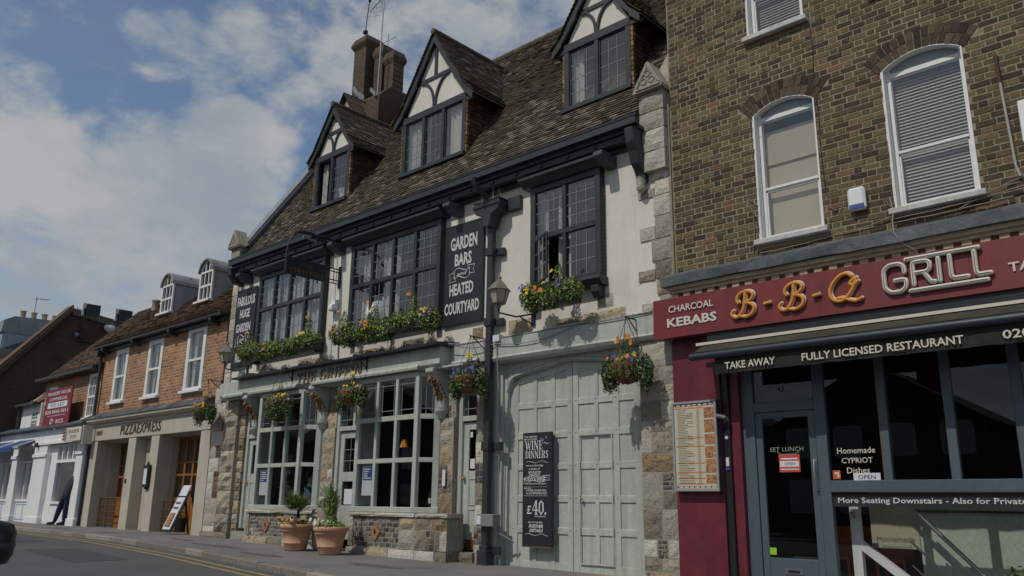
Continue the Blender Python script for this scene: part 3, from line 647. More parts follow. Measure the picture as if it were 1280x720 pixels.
def quoins():
    # right-hand quoins, alternately long and short
    z = 4.05; k = 0
    while z < 7.7:
        h = random.uniform(.26, .42); long = k % 2 == 0
        w = random.uniform(.52, .68) if long else random.uniform(.30, .40)
        xr = -6.775
        if long and random.random() < .6:
            c = random.uniform(.25, .34); stone_block(pub, xr-w, xr-c, z, z+h*.62, -.03, .02, pick(), .012, 'quoin_stone')
            stone_block(pub, xr-c, xr, z, z+h, -.035, .02, st_light if random.random() < .75 else st_grey, .02, 'quoin_stone')
        else: stone_block(pub, xr-w, xr, z, z+h, -.035, .02, st_light if random.random() < .75 else pick(), .02, 'quoin_stone')
        z += h; k += 1
    z = 4.05
    while z < 7.7:
        h = random.uniform(.3, .42); w = random.uniform(.25, .5)
        stone_block(pub, -20.74, -20.74+w, z, z+h, -.05, .02, st_light, .012, 'quoin_stone'); z += h
    m = MB(); m.box(-6.785, -6.74, -.03, .02, 4.0, 7.75); m.build('verge_mortar', mortar_b, pub)
    for x0, x1, z0, z1, mt in ((-19.9, -19.3, 4.1, 4.26, st_ochre), (-19.1, -18.75, 4.1, 4.42, st_grey), (-18.6, -18.2, 4.12, 4.3, st_light), (-17.3, -16.7, 4.12, 4.38, st_grey), (-16.7, -16.2, 4.1, 4.34, st_ochre),
                       (-14.8, -14.2, 4.1, 4.32, st_ochre), (-14.2, -13.7, 4.1, 4.28, st_grey), (-13.4, -12.7, 4.12, 4.36, st_grey), (-12.72, -12.3, 4.1, 4.3, st_ochre), (-11.3, -11.0, 4.1, 4.35, st_ochre), (-10.35, -9.75, 4.08, 4.36, st_ochre),
                       (-9.2, -8.6, 4.1, 4.22, st_grey), (-8.6, -7.7, 4.08, 4.24, st_ochre), (-8.3, -7.95, 4.26, 4.52, st_light)):
        stone_block(pub, x0, x1, z0, z1, -.012, .02, mt, .015)
quoins()
def kneelers():
    for cx, side in ((-7.0, 1), (-20.6, -1)):
        m = MB()
        # gabled coping block with a carved trefoil panel, its coping running up the verge behind
        a, b = cx-.27, cx+.27
        m.prism([(a-.03, 7.82), (b, 7.82), (b, 7.88), (cx+.02, 8.34), (cx-.02, 8.34), (a-.03, 7.88)], 'y', -.24, .1)
        m.build('kneeler', M('carved_stone', (.27, .25, .20), (.35, .325, .265), scale=5, rough=.9, bump=.5, bscale=40, grain=.2, spots=(.14, .13, .1), spot_scale=7, spot_thr=.62), pub)
        t = MB()
        for q in (Vector((cx-.075, 0, 7.99)), Vector((cx+.075, 0, 7.99)), Vector((cx, 0, 8.12))):
            t.tube([(q.x+.055*math.cos(w), -.245, q.z+.055*math.sin(w)) for w in [i*.5 for i in range(13)]], .012, 5)
        t.bar((a+.04, -.245, 7.9), (cx, -.245, 8.25), .03); t.bar((b-.04, -.245, 7.9), (cx, -.245, 8.25), .03); t.bar((a+.03, -.245, 7.87), (b-.03, -.245, 7.87), .03)
        t.build('trefoil_carving', MATS['carved_stone'], pub)
        z = 7.45
        z = 7.82
        for h in (.36, .33, .38, .35) if side > 0 else (.36, .4):
            stone_block(pub, cx-.25, cx+.235, z-h, z, -.15, .1, st_light, .035, 'kneeler_stone'); z -= h
        c = MB(); p = [(.06, 8.03), (3.3, 12.9), (3.3, 12.72), (.06, 7.80)]
        xa, xb = (cx-.14, cx+.26) if side > 0 else (X0-.02, X0+.36)
        c.prism(p, 'x', xa, xb); c.build('verge_coping', lead_l if side < 0 else MATS['carved_stone'], pub)
        if side < 0:
            f = MB(); f.prism([(-.1, 7.70), (3.3, 12.70), (3.3, 12.55), (-.1, 7.55)], 'x', X0+.36, X0+.42); f.build('verge_flashing', lead_m, pub)
kneelers()
DORM = [  # centre x, face half width, eave half width, z sill, z head, z eave, z apex, lights, face y
    (-17.34, .76, 1.0, 8.55, 9.86, 9.93, 11.32, 2, .62, 'narrow'),
    (-13.33, 1.08, 1.35, 8.50, 9.80, 9.86, 11.82, 3, .58, 'wide'),
    (-8.70, .80, 1.06, 8.58, 9.86, 9.97, 11.40, 2, .66, 'narrow')]
def roofz(y): return 7.6 + 1.5*y
def pub_roof():
    m = MB(); prof = [(-.33, 7.38), (0.0, 7.57), (3.28, 12.49)]
    m.prism(prof + [(3.28, 12.3), (0, 7.3), (-.28, 7.2)], 'x', -20.3, -7.27); m.prism([(.12, 7.75), (3.28, 12.49), (3.28, 12.3), (.12, 7.55)], 'x', -7.27, X1); m.prism([(3.28, 12.49), (6.9, 7.1), (6.7, 7.1), (3.28, 12.3)], 'x', -20.3, X1)
    m.build('roof', tile_m, pub)
    def keep(x, y, z):
        if x > -7.30 and y < .12: return False
        for cx, hw, he, zs, zh, ze, za, n, yf, _ in DORM:
            if abs(x-cx) < hw-.03 and yf+.05 < y < (ze-7.6)/1.5+.1: return False
        return True
    def pal(x, y, z):
        # lichen grows in patches and thickest below the dormer cheeks and along the lower courses
        v = math.sin(x*1.9+y*2.3)*.7+math.sin(x*.7-z*1.3+1)*.8+.5*math.sin(x*4.1+z*3.7)+random.uniform(-2.4, 2.4)
        return 1 if v > 1.2 - (.7 if z < 9.4 else -.7) else 0
    tiles(pub, tile_m, (-20.3, X1+.02), [(-.39, 7.385), (0.0, 7.60), (3.26, 12.50)], 14, .088, .175, keep, tile_l, pal)
    r = MB(); x = -20.2
    while x < X1:
        r.tube([(x, 3.28, 12.50), (x+.29, 3.28, 12.51)], .12, 8); x += .3
    r.build('ridge_tiles', tile_m, pub, kind='stuff')
pub_roof()
def dormer(cx, hw, he, zs, zh, ze, za, n, yf, kind):
    d = bpy.data.objects.new('dormer', None); COL.objects.link(d); d.parent = pub
    L_, R_ = cx-hw, cx+hw; yb = (ze-7.6)/1.5
    # walls (cheeks) and gable panel
    m = MB()
    for x0, x1 in ((L_, L_+.06), (R_-.06, R_)): m.prism([(yf, zs-.2), (yf, ze+.1), (yb+.4, ze+.1), (yf, zs-.2)][:3], 'x', x0, x1)
    m.build('cheek', dark_i, d)
    # hung tiles on the cheeks
    for sx in (1, -1):
        t = MB(); z = zs-.1; k = 0; X = R_ if sx > 0 else L_
        while z < ze+.02:
            y1 = (z-7.6)/1.5 + .1; y = yf + (0 if k % 2 else -.08)
            while y < y1:
                a, b = max(y, yf), min(y+.165, y1+.05)
                if b-a > .03: t.add([(X+sx*.034, a, z), (X+sx*.034, b, z), (X+sx*.008, b, z+.15), (X+sx*.008, a, z+.15), (X+sx*.014, a, z-.002), (X+sx*.014, b, z-.002)], [(0, 1, 2, 3), (4, 5, 1, 0)])
                y += .172
            z += .105; k += 1
        t.build('hung_tiles', tile_hang, d, kind='stuff')
        e = MB(); z = zs-.02
        while z < ze-.05: e.jbox(X-sx*.01, X+sx*.05, yf-.035, yf+.03, z, z+.088, .006); z += .105
        e.build('edge_tiles', M('edge_tile', (.17, .085, .035), (.24, .15, .07), rough=.85, vary=.35), d, kind='stuff')
    g = MB(); g.prism([(L_+.02, zh), (R_-.02, zh), (R_-.02, ze), (cx, za-.1), (L_+.02, ze)], 'y', yf, yf+.06); g.build('gable_panel', render_w, d)
    # timber frame
    b = MB(); w = .115
    b.box(L_, R_, yf-.06, yf+.05, zh-.02, zh+.15)                                  # head
    b.box(L_-.04, R_+.04, yf-.14, yf+.05, zs-.09, zs-.0)                           # sill
    b.box(L_, L_+w, yf-.05, yf+.05, zs, zh-.02); b.box(R_-w, R_, yf-.05, yf+.05, zs, zh-.02)
    iw = (2*hw-2*w - (n-1)*.09)/n
    xs = []
    for i in range(n):
        a = L_+w+i*(iw+.09); xs.append((a, a+iw))
        if i: b.box(a-.09, a, yf-.052, yf+.05, zs, zh-.02)
    b.build('timber_frame', black_w, d, bevel=.006)
    # gable timbers: collar, king strut or stub, two curved braces, rafters
    b = MB(); H = za-ze; zc = zh+.15+(za-zh)*.36
    def halfw(z): return max(0, (za-.16-z)/(za-ze)*he*.985)
    b.box(cx-halfw(zc)-.0, cx+halfw(zc)+.0, yf-.03, yf+.02, zc, zc+.085)
    if kind == 'wide': b.box(cx-.045, cx+.045, yf-.032, yf+.02, zc+.085, za-.2)
    else: b.box(cx-.04, cx+.04, yf-.032, yf+.02, zc+.35, za-.2)
    for s in (-1, 1):
        pts = []; R0 = (cx+s*.02, zh+.15); R1 = (cx+s*(halfw(zc)*.72), zc)
        for i in range(9):
            t = i/8; a = t*math.pi/2
            pts.append((R0[0]+(R1[0]-R0[0])*(1-math.cos(a)), R0[1]+(R1[1]-R0[1])*math.sin(a)))
        for p, q in zip(pts, pts[1:]): b.bar((p[0], yf-.005, p[1]), (q[0], yf-.005, q[1]), .05, .085, up=(0, 1, 0))
    b.build('gable_timber', black_w, d)
    for s in (-1, 1):                                                              # bargeboards with a swept foot
        bb = MB(); yo = yf-.12
        pr = [(cx, za-.03), (cx+s*he*.42, ze+(za-ze)*.52), (cx+s*he*.78, ze+(za-ze)*.16), (cx+s*he*1.0, ze-.03), (cx+s*he*1.02, ze-.04)]
        for (p, q) in zip(pr, pr[1:4]):
            bb.add([(p[0], yo, p[1]), (q[0], yo, q[1]), (q[0], yo, q[1]-.17), (p[0], yo, p[1]-.21), (p[0], yo+.05, p[1]), (q[0], yo+.05, q[1]), (q[0], yo+.05, q[1]-.17), (p[0], yo+.05, p[1]-.21)],
                   [(0, 1, 2, 3), (7, 6, 5, 4), (0, 4, 5, 1), (3, 2, 6, 7), (0, 3, 7, 4), (1, 5, 6, 2)])
            bb.add([(p[0], yo+.051, p[1]-.02), (q[0], yo+.051, q[1]-.02), (q[0], yf+.02, q[1]-.02), (p[0], yf+.02, p[1]-.02), (p[0], yo+.051, p[1]-.05), (q[0], yo+.051, q[1]-.05), (q[0], yf+.02, q[1]-.05), (p[0], yf+.02, p[1]-.05)],
                   [(0, 1, 2, 3), (7, 6, 5, 4), (0, 4, 5, 1), (3, 2, 6, 7)])
        bb.box(*sorted((cx+s*(hw-.02), cx+s*he)), yf-.05, yf+.04, ze-.14, ze-.05)
        bb.build('bargeboard', black_w, d)
        # roof slope tiles: courses parallel to the ridge
        t = MB(); prof = [(cx+s*he*1.04, ze-.03), (cx+s*he*.78, ze+(za-ze)*.17), (cx, za+.02)]
        seg = [(Vector((a[0], 0, a[1])), Vector((b_[0], 0, b_[1]))) for a, b_ in zip(prof, prof[1:])]
        tot = sum((q-p).length for p, q in seg); u = 0; k = 0
        while u < tot:
            uu = u
            for p, q in seg:
                l = (q-p).length
                if uu <= l or q == seg[-1][1]: P = p+(q-p)*min(1, uu/l); t_ = (q-p).normalized(); break
                uu -= l
            nrm = Vector((-t_.z, 0, t_.x));
            if nrm.z < 0: nrm = -nrm
            yend = (P.z-7.6)/1.5 + .12; y = yf-.165 - (.085 if k % 2 else 0)
            while y < yend:
                a, b_ = max(y, yf-.165), min(y+.168, yend); y += .175
                if b_-a < .03: continue
                l0 = .024+random.uniform(0, .008)
                q0 = P+nrm*l0+t_*random.uniform(-.007, .007); q1 = P+t_*.115+nrm*.002; q2 = q0-nrm*.014
                Y = Vector((0, 1, 0))
                v = random.random()
                t.add([q0+Y*a, q0+Y*b_, q1+Y*b_, q1+Y*a, q2+Y*a, q2+Y*b_], [(0, 1, 2, 3), (4, 5, 1, 0), (0, 3, 4), (1, 5, 2)], 1 if v > (.86 if y < yend-.5 else .45) else 0)
            u += .092; k += 1
        t.build('roof_tiles', [tile_m, tile_l], d, kind='stuff')
        sl = MB(); yb0 = yf-.12
        for p, q in zip(prof, prof[1:]):
            e0, e1 = (p[1]-7.6)/1.5+.1, (q[1]-7.6)/1.5+.1
            sl.add([(p[0], yb0, p[1]-.01), (q[0], yb0, q[1]-.01), (q[0], e1, q[1]-.01), (p[0], e0, p[1]-.01), (p[0], yb0, p[1]-.05), (q[0], yb0, q[1]-.05), (q[0], e1, q[1]-.05), (p[0], e0, p[1]-.05)],
                   [(0, 1, 2, 3), (7, 6, 5, 4), (0, 4, 5, 1), (3, 2, 6, 7), (0, 3, 7, 4), (1, 5, 6, 2)])
        sl.build('dormer_roof', tile_m, d)
    r = MB(); y = yf-.17; ye = (za-7.6)/1.5
    while y < ye: r.tube([(cx, y, za+.03), (cx, min(y+.26, ye), za+.035)], .075, 8); y += .27
    r.build('ridge_tiles', tile_m, d, kind='stuff')
    # windows
    for i, (a, c) in enumerate(xs):
        if kind == 'wide' and i == 2:
            glazed(d, a+.03, c-.03, zs+.03, zh-.05, yf+.0, None, glass_s)
        elif abs(cx+17.34) < .01 and i == 0:    # casement standing ajar
            f = lambda p, a=a: (a+.03+(p[0]-a-.03)*.72, p[1]-(p[0]-a-.03)*.55, p[2])
            glazed(d, a+.03, c-.03, zs+.03, zh-.05, yf+.0, ((.33, .66), (.25, .5, .75)), flip=f)
        else:
            k = 3 if iw > .45 else 3
            glazed(d, a+.02, c-.02, zs+.02, zh-.04, yf+.0, ([j/k for j in range(1, k)], (.25, .5, .75)), lw=.012)
        fr = MB()
        for q in ((a, a+.025, zs, zh-.02), (c-.025, c, zs, zh-.02), (a, c, zs, zs+.025), (a, c, zh-.045, zh-.02)): fr.box(q[0], q[1], yf-.02, yf+.02, q[2], q[3])
        fr.build('casement', black_w, d)
    m = MB(); m.box(L_+.07, R_-.07, yf+.55, yf+.6, zs-.2, ze); m.build('loft_room', room_i, d)
    if kind == 'wide':
        curt(d, xs[0][0], xs[0][1]-.1, zs, zh, yf+.12); curt(d, xs[2][0]+.1, xs[2][1], zs, zh, yf+.12); curt(d, xs[1][0]-.1, xs[1][0]+.08, zs, zh, yf+.14)
    else: curt(d, xs[0][0], xs[0][0]+.25, zs, zh, yf+.14)
    if cx < -17:
        v = MB(); v.lathe([(.07, 0), (.11, .1), (.1, .2), (.14, .36)], (xs[1][0]+.3, yf+.15, zs), 12); v.build('vase', white_p, d)
    return d
for q in DORM: dormer(*q)
def chimney():
    # clustered shafts on a shared base standing through the ridge
    c = bpy.data.objects.new('chimney', None); COL.objects.link(c); c.parent = pub
    bm_ = brickmat('chimney_brick', (.085, .052, .030), (.045, .030, .020), (.12, .09, .055), bw=.24, rh=.085)
    m = MB(); m.box(-19.1, -17.85, 2.35, 4.1, 10.5, 12.55); m.prism([(2.35, 12.55), (2.75, 12.95), (4.1, 12.95), (4.1, 12.55)], 'x', -19.1, -17.85); m.build('base', bm_, c)
    def shaft(x, y, r, z0, z1, sq=False):
        s = MB(); n = 4 if sq else 8; a0 = math.pi/4 if sq else math.pi/8
        k = 1.25 if sq else 1.0; r *= k
        s.lathe([(r, z0), (r, z1-.42), (r*1.12, z1-.36), (r*1.28, z1-.28), (r*1.28, z1-.2), (r*1.0, z1)], (x, y, 0), n, sm=False, a0=a0)
        s.build('shaft', bm_, c)
    shaft(-19.42, 3.0, .34, 10.6, 15.2, True)
    shaft(-18.74, 3.12, .23, 12.4, 14.72, True); shaft(-18.20, 3.12, .23, 12.3, 14.32, True)
    st = MB(); XA, ZA, XB, ZB = -19.62, 13.38, -18.98, 12.62
    for i in range(11):
        t = i/10
        st.jbox(XA+t*(XB-XA), XA+.10+t*(XB-XA), 2.69, 2.66, ZA-t*(ZA-ZB), ZA+.16-t*(ZA-ZB), .01)
    for x, z in ((-18.75, 12.78), (-18.2, 12.72)):
        for i in range(5): st.jbox(x+i*.05, x+.07+i*.05, 2.295, 2.27, z-.05*i, z+.12-.05*i, .008)
    st.build('lead_flashing', lead_l, c)
    # little gabled roof against the stack
    g = MB(); cx, za, ze, hw = -18.78, 12.68, 11.95, .40
    g.prism([(cx-hw, ze-1.6), (cx+hw, ze-1.6), (cx+hw, ze), (cx, za-.07), (cx-hw, ze)], 'y', 1.9, 2.3); g.build('stack_gable', stucco, c)
    for s in (-1, 1):
        t = MB()
        for i in range(9):
            a, b = i/9, (i+1)/9+.03
            p = (cx+s*(hw+.1)*(1-a), ze-.1+(za-ze+.1)*a); q = (cx+s*(hw+.1)*(1-b), ze-.1+(za-ze+.1)*b)
            t.add([(p[0], 1.75, p[1]+.03), (q[0], 1.75, q[1]), (q[0], 2.9, q[1]), (p[0], 2.9, p[1]+.03), (p[0], 1.75, p[1]-.02), (p[0], 2.9, p[1]-.02)], [(0, 1, 2, 3), (0, 3, 5, 4)])
        t.build('gable_tiles', tile_m, c, kind='stuff')
    a = T('television_aerial', 'tall pole aerial with comb of thin rods above the pub chimneys', 'aerial', (-18.28, 2.6, 12.6))
    m = MB(); m.tube([(-18.28, 2.6, 12.7), (-18.22, 2.6, 15.9)], .022, 6); m.build('pole', steel_m, a)
    m = MB(); m.tube([(-19.1, 2.75, 16.0), (-17.9, 2.5, 16.05)], .014, 5)
    for i in range(12): x = -19.1+i*.1; m.tube([(x, 2.75-i*.02-.3, 16.0), (x, 2.75-i*.02+.3, 16.0)], .006, 4)
    for z in (15.55, 15.7, 15.85): m.tube([(-19.1, 2.6, z+.2), (-18.3, 2.6, z-.1)], .005, 4)
    for x in (-18.9, -18.6, -18.3): m.tube([(x, 2.6, 15.5), (x, 2.6, 16.0)], .005, 4)
    m.build('antenna_rods', came_m, a)
    a = T('whip_aerial', 'short thin whip aerial fixed to the left chimney shaft', 'aerial', (-19.3, 3, 15.2))
    m = MB(); m.tube([(-19.3, 2.75, 14.2), (-19.27, 2.75, 15.5), (-19.16, 2.75, 16.5)], .016, 5); m.lathe([(.05, 0), (.05, .18)], (-19.16, 2.75, 16.4), 6); m.box(-19.35, -19.22, 2.7, 2.8, 15.3, 15.4); m.build('mast', black_i, a)
    a = T('small_aerial', 'small cross shaped aerial on the middle chimney shaft', 'aerial', (-18.75, 3.25, 14.85))
    m = MB(); m.tube([(-18.75, 3.25, 14.8), (-18.75, 3.25, 15.3)], .012, 5); m.tube([(-19.1, 3.25, 15.08), (-18.35, 3.25, 15.05)], .008, 5); m.build('rod', came_m, a)
chimney()
def pub_eaves():
    m = MB(); xa, xb = -20.42, -7.15
    m.prism([(-.42, 7.22), (-.42, 7.37), (-.32, 7.38), (-.30, 7.22)], 'x', xa, xb)              # gutter front
    m.box(xa, xb, -.31, 0.0, 7.15, 7.22); m.build('gutter', black_w, pub)
    m = MB(); m.box(xa+.1, xb-.05, -.26, -.14, 7.02, 7.15); m.box(xa+.1, xb-.05, -.14, -.001, 7.06, 7.147); m.box(xa+.2, xb-.1, -.09, -.001, 6.95, 7.058); m.build('eaves_beam', black_w, pub, bevel=.012)
    m = MB(); x = xa+.5
    while x < xb-.3: m.box(x, x+.07, -.285, -.26, 7.06, 7.12); x += .62
    m.build('peg', black_i, pub)
    m = MB(); m.prism([(-.43, 7.34), (-.43, 7.385), (-.36, 7.385), (-.36, 7.34)], 'x', xa-.02, xb+.02); m.build('gutter_lip', black_i, pub)
    # carved scroll brackets at the two ends
    for x in (-20.32, -7.27):
        b = MB(); b.prism([(-.46, 7.15), (-.42, 6.9), (-.34, 6.75), (-.28, 6.56), (-.18, 6.46), (-.12, 6.32), (0, 6.26), (0, 7.15)] if x > -20 else [(-.46, 7.15), (-.42, 6.95), (-.34, 6.85), (-.25, 6.75), (0, 6.7), (0, 7.15)], 'x', x-.09, x+.09)
        b.build('scroll_bracket', black_w, pub, bevel=.02)
        if x < -20: continue
        b = MB(); b.lathe([(.02, -.02), (.05, .0), (.085, .06), (.06, .12), (.085, .17), (.07, .22), (.09, .25)], (x, -.11, 6.1), 12); b.build('pendant', st_light, pub)
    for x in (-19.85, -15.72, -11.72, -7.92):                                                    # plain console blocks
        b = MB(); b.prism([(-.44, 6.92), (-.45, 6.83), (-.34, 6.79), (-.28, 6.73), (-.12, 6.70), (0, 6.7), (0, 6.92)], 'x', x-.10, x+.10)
        b.build('console_block', M('sunlit_black', (.045, .052, .062), (.075, .08, .085), scale=4, rough=.6, grain=.2), pub, bevel=.015)  # paler black: sunlight on the blocks is put into the colour
pub_eaves()
def oriel(x0, x1, z0, z1, zt, n, yf=-.14, ajar=False):
    w = .115; mw = .085
    o = bpy.data.objects.new('oriel_window', None); COL.objects.link(o); o.parent = pub
    m = MB()
    m.box(x0, x0+w, yf, .02, z0, z1); m.box(x1-w, x1, yf, .02, z0, z1)
    m.box(x0+w, x1-w, yf+.004, .02, z1-w, z1); m.box(x0+w, x1-w, yf+.004, .02, zt-.05, zt+.05); m.box(x0+w, x1-w, yf+.004, .02, z0, z0+.1)
    iw = (x1-x0-2*w-(n-1)*mw)/n; ls = []
    for i in range(n):
        a = x0+w+i*(iw+mw); ls.append((a, a+iw))
        if i:
            m.box(a-mw, a, yf-.004, yf+.1, z0+.1, zt-.05); m.box(a-mw, a, yf-.004, yf+.1, zt+.05, z1-w)
    m.build('window_frame', black_w, o, bevel=.008)
    c = MB(); c.prism([(yf-.20, z1+.16), (yf-.20, z1+.11), (yf-.12, z1+.07), (yf-.05, z1), (.02, z1), (.02, z1+.16)], 'x', x0-.14, x1+.14); c.build('cornice', black_w, o)
    c = MB(); c.prism([(yf-.10, z0), (yf-.12, z0-.05), (yf-.04, z0-.15), (.02, z0-.15), (.02, z0)], 'x', x0-.05, x1+.05); c.build('sill', black_w, o, bevel=.01)
    for x in (x0+.05, x1-.12):
        c = MB(); c.prism([(yf-.06, z0-.15), (yf-.06, z0-.27), (yf+.02, z0-.36), (.0, z0-.36), (0, z0-.15)], 'x', x-.06, x+.10); c.build('corbel', black_w, o, bevel=.01)
    # rope carving up the right-hand side
    r = MB(); k = int((z1-z0-.1)/.07)
    for i in range(k): z = z0+.05+i*.07; r.bar((x1+.006, yf+.03, z), (x1+.006, yf+.09, z+.06), .022, .022)
    r.build('rope_carving', black_w, o)
    for i, (a, b) in enumerate(ls):
        for j, (c0, c1) in enumerate(((z0+.1, zt-.05), (zt+.05, z1-w))):
            k = 3; g = (.333, .667) if j == 0 else (.25, .5, .75)
            if ajar and i == 0 and j == 0:
                f = lambda p, a=a: (a+(p[0]-a)*.80, p[1]-(p[0]-a)*.45, p[2])
                glazed(o, a+.01, b-.01, c0+.02, c1-.02, yf+.03, ([q/k for q in range(1, k)], g), flip=f)
                s = MB()
                for p, q in (((a, yf+.03, c0), (b, yf+.03, c0)), ((a, yf+.03, c1-.015), (b, yf+.03, c1-.015)), ((b, yf+.03, c0), (b, yf+.03, c1))): s.bar(f(p), f(q), .03, .03)
                s.build('open_casement', black_w, o)
            else: glazed(o, a, b, c0, c1, yf+.045, ([q/k for q in range(1, k)], g))
    return o, ls
O1, L1 = oriel(-19.20, -16.25, 4.80, 6.77, 5.84, 4)
O2, L2 = oriel(-15.22, -12.17, 4.80, 6.77, 5.78, 4)
O3, L3 = oriel(-9.71, -8.10, 4.80, 6.77, 5.78, 2, ajar=True)
for i, (a, b) in enumerate(L1): curt(O1, a, b+.05, 4.8, 6.66, .06 + .03*(i % 2))
for a, b in ((-15.0, -14.6), (-14.25, -13.75), (-12.55, -12.3)): curt(O2, a, b, 4.8, 6.66, .10)
curt(O3, -9.2, -8.95, 4.8, 6.66, .10); curt(O3, -9.55, -9.45, 4.8, 6.66, .1)
m = MB(); m.lathe([(.03, 0), (.22, .05), (.26, .2), (.2, .42), (.04, .5)], (-14.45, .1, 4.92), 16); m.build('white_lampshade', white_p, O2)
# ------------------------------------------------------------------ pub ground floor
def fascia():
    m = MB()
    m.prism([(-.42, 3.66), (-.40, 4.0), (0, 4.0), (0, 3.62), (-.36, 3.62)], 'x', -20.2, -11.76)
    m.build('fascia', green_p, pub, bevel=.006)
    m = MB(); m.box(-11.75, -7.05, -.14, 0.02, 3.64, 4.02); m.box(-11.75, -10.95, -.20, 0, 3.60, 3.66)
    m.build('fascia', green_p, pub, bevel=.006)
    m = MB()
    for a, b in ((-19.95, -18.95), (-18.7, -16.6), (-16.0, -14.9), (-14.9, -12.35)): m.prism([(-.46, 3.60), (-.47, 3.64), (-.425, 3.70), (-.36, 3.70), (-.36, 3.6)], 'x', a, b)
    m.prism([(-.20, 3.62), (-.24, 3.66), (-.2, 3.70), (-.14, 3.72), (-.14, 3.6)], 'x', -12.15, -10.95)
    m.build('moulding', green_p, pub)
    m = MB(); m.prism([(-.60, 4.0), (-.60, 4.045), (-.05, 4.11), (0, 4.11), (0, 4.0)], 'x', -19.3, -11.66); m.build('canopy_strip', black_i, pub)
    m = MB()
    for x in (-18.6, -17.6, -16.4, -15.4, -13.8, -12.6): m.tube([(x, -.1, 4.14), (x+.0, -.55, 4.10)], .014, 5); m.box(x-.25, x+.25, -.56, -.52, 4.05, 4.075)
    m.build('canopy_bracket', black_i, pub)
    # soffit above the set-back doors and bays
    m = MB(); m.box(-20.2, -11.2, -.34, .3, 3.58, 3.62); m.build('soffit', green_p, pub)
    # corrugated lead capping above the sage band and its loose cables
    m = MB()
    for x in [(-11.6+i*.115) for i in range(39)]: m.lathe([(.055, 0), (.055, .02)], (x, -.10, 4.022), 8)
    m.box(-11.7, -7.1, -.15, .0, 4.02, 4.032); m.build('scalloped_capping', lead_l, pub, kind='stuff')
    m = MB(); z0 = 3.55
    serif(m, 'THE GRIFFIN', -16.62, -14.15, 3.66, 3.925, -.405, depth=.04)
    m.build('lettering', gilt_l, pub)
    m = MB()
    for k in range(3): m.box(-14.2, -12.4, -.37+.012*k, -.34, 3.535-.03*k+.02, 3.55-.03*k+.02)
    m.build('bay_cornice', green_p, pub)
fascia()
def corbel(x):
    b = MB(); b.prism([(-.42, 3.6), (-.43, 3.52), (-.36, 3.47), (-.33, 3.40), (-.22, 3.28), (-.13, 3.08), (-.10, 2.86), (0.04, 2.80), (.04, 3.6)], 'x', x-.11, x+.11); b.build('corbel_bracket', green_p, pub, bevel=.012)
    b = MB(); b.lathe([(.04, 0), (.09, .03), (.10, .09), (.13, .12), (.15, .15), (.15, .19)], (x, -.04, 2.64), 12); b.build('corbel_cap', green_p, pub)
    g = MB()
    for i in range(34):
        t = i/33; y = -.35 + .25*t; z = 3.40-.36*t
        g.ball((x+random.uniform(-.07, .09), y+random.uniform(-.03, .04), z+random.uniform(-.035, .035)), random.uniform(.02, .042), 6, sc=(1, 1, random.uniform(.7, 1.3)))
    g.ball((x+.02, -.40, 3.38), .052, 8); g.tube([(x+.03, -.43, 3.39), (x+.03, -.47, 3.35), (x+.03, -.45, 3.32)], .016, 6); g.ball((x-.02, -.39, 3.44), .02, 6); g.ball((x+.05, -.39, 3.44), .02, 6)
    for k in range(5): g.tube([(x+.09, -.30+k*.05, 3.30-k*.07), (x+.13, -.27+k*.05, 3.36-k*.07), (x+.10, -.22+k*.05, 3.33-k*.07)], .014, 5)
    g.build('carved_beast', gilt, pub)
for x in (-18.9, -16.02, -12.05): corbel(x)
def bay(xl, xr, xw):
    """canted bay: three front lights and one splayed light; xl..xr front, xw where the splay meets the wall"""
    o = bpy.data.objects.new('bay_window', None); COL.objects.link(o); o.parent = pub
    z = (.98, 1.87, 2.70, 3.50); yf, yw = -.35, -.03; pw = .075
    m = MB()
    def rail(zc, h, d=0.0):
        m.box(xl, xr, yf-d, yf+.08, zc-h, zc+h)
        m.prism([(xr, yf-d), (xw, yw-d), (xw, yw+.08), (xr-.02, yf+.08)], 'z', zc-h+.001, zc+h-.001)
    n = 3; w = (xr-xl)/n
    xs = [xl + i*w for i in range(n+1)]
    for i, x in enumerate(xs):
        hw = .055 if i in (0, n) else .04
        m.box(x-hw, x+hw, yf-.012, yf+.085, .98, 3.52)
    m.prism([(xw-.09, yw-.11), (xw+.0, yw-.03), (xw+.02, yw+.06), (xw-.08, yw+.06)], 'z', .98, 3.52)
    for zc, h in ((1.87, .045), (2.70, .05), (3.52, .05)): rail(zc, h, .006)
    m.build('bay_frame', green_p, o, bevel=.006)
    m = MB(); m.prism([(xl-.08, yf-.07), (xr+.03, yf-.07), (xw+.05, yw-.06), (xw+.05, yw+.1), (xl-.08, yw+.1)], 'z', .88, .985); m.build('bay_sill', green_p, o, bevel=.01)
    for i in range(n):
        a, b = xs[i]+.05, xs[i+1]-.05
        glazed(o, a, b, 1.03, 1.83, yf+.04, None, glass_d); glazed(o, a, b, 1.91, 2.65, yf+.04, None, glass_d)
        glazed(o, a, b, 2.75, 3.47, yf+.04, ((.14, .86), (.15, .86)), glass_d, lw=.014)
    dx, dy = xw-xr, yw-yf; l = math.hypot(dx, dy)
    f = lambda p: (xr+dx*p[0], yf+.04+dy*p[0]+p[1], p[2])
    for a, b, ld in ((1.03, 1.83, None), (1.91, 2.65, None), (2.75, 3.47, ((.3, .7), (.15,)))):
        glazed(o, .12, .80, a, b, 0, ld, glass_d, lw=.014, flip=f)
    m = MB(); m.box(xl-.02, xl+.02, yf+.02, yw+.1, .98, 3.5); m.build('bay_side', green_p, o)
    return o
BA = bay(-18.2, -16.44, -16.04)
BB = bay(-14.3, -12.45, -12.08)
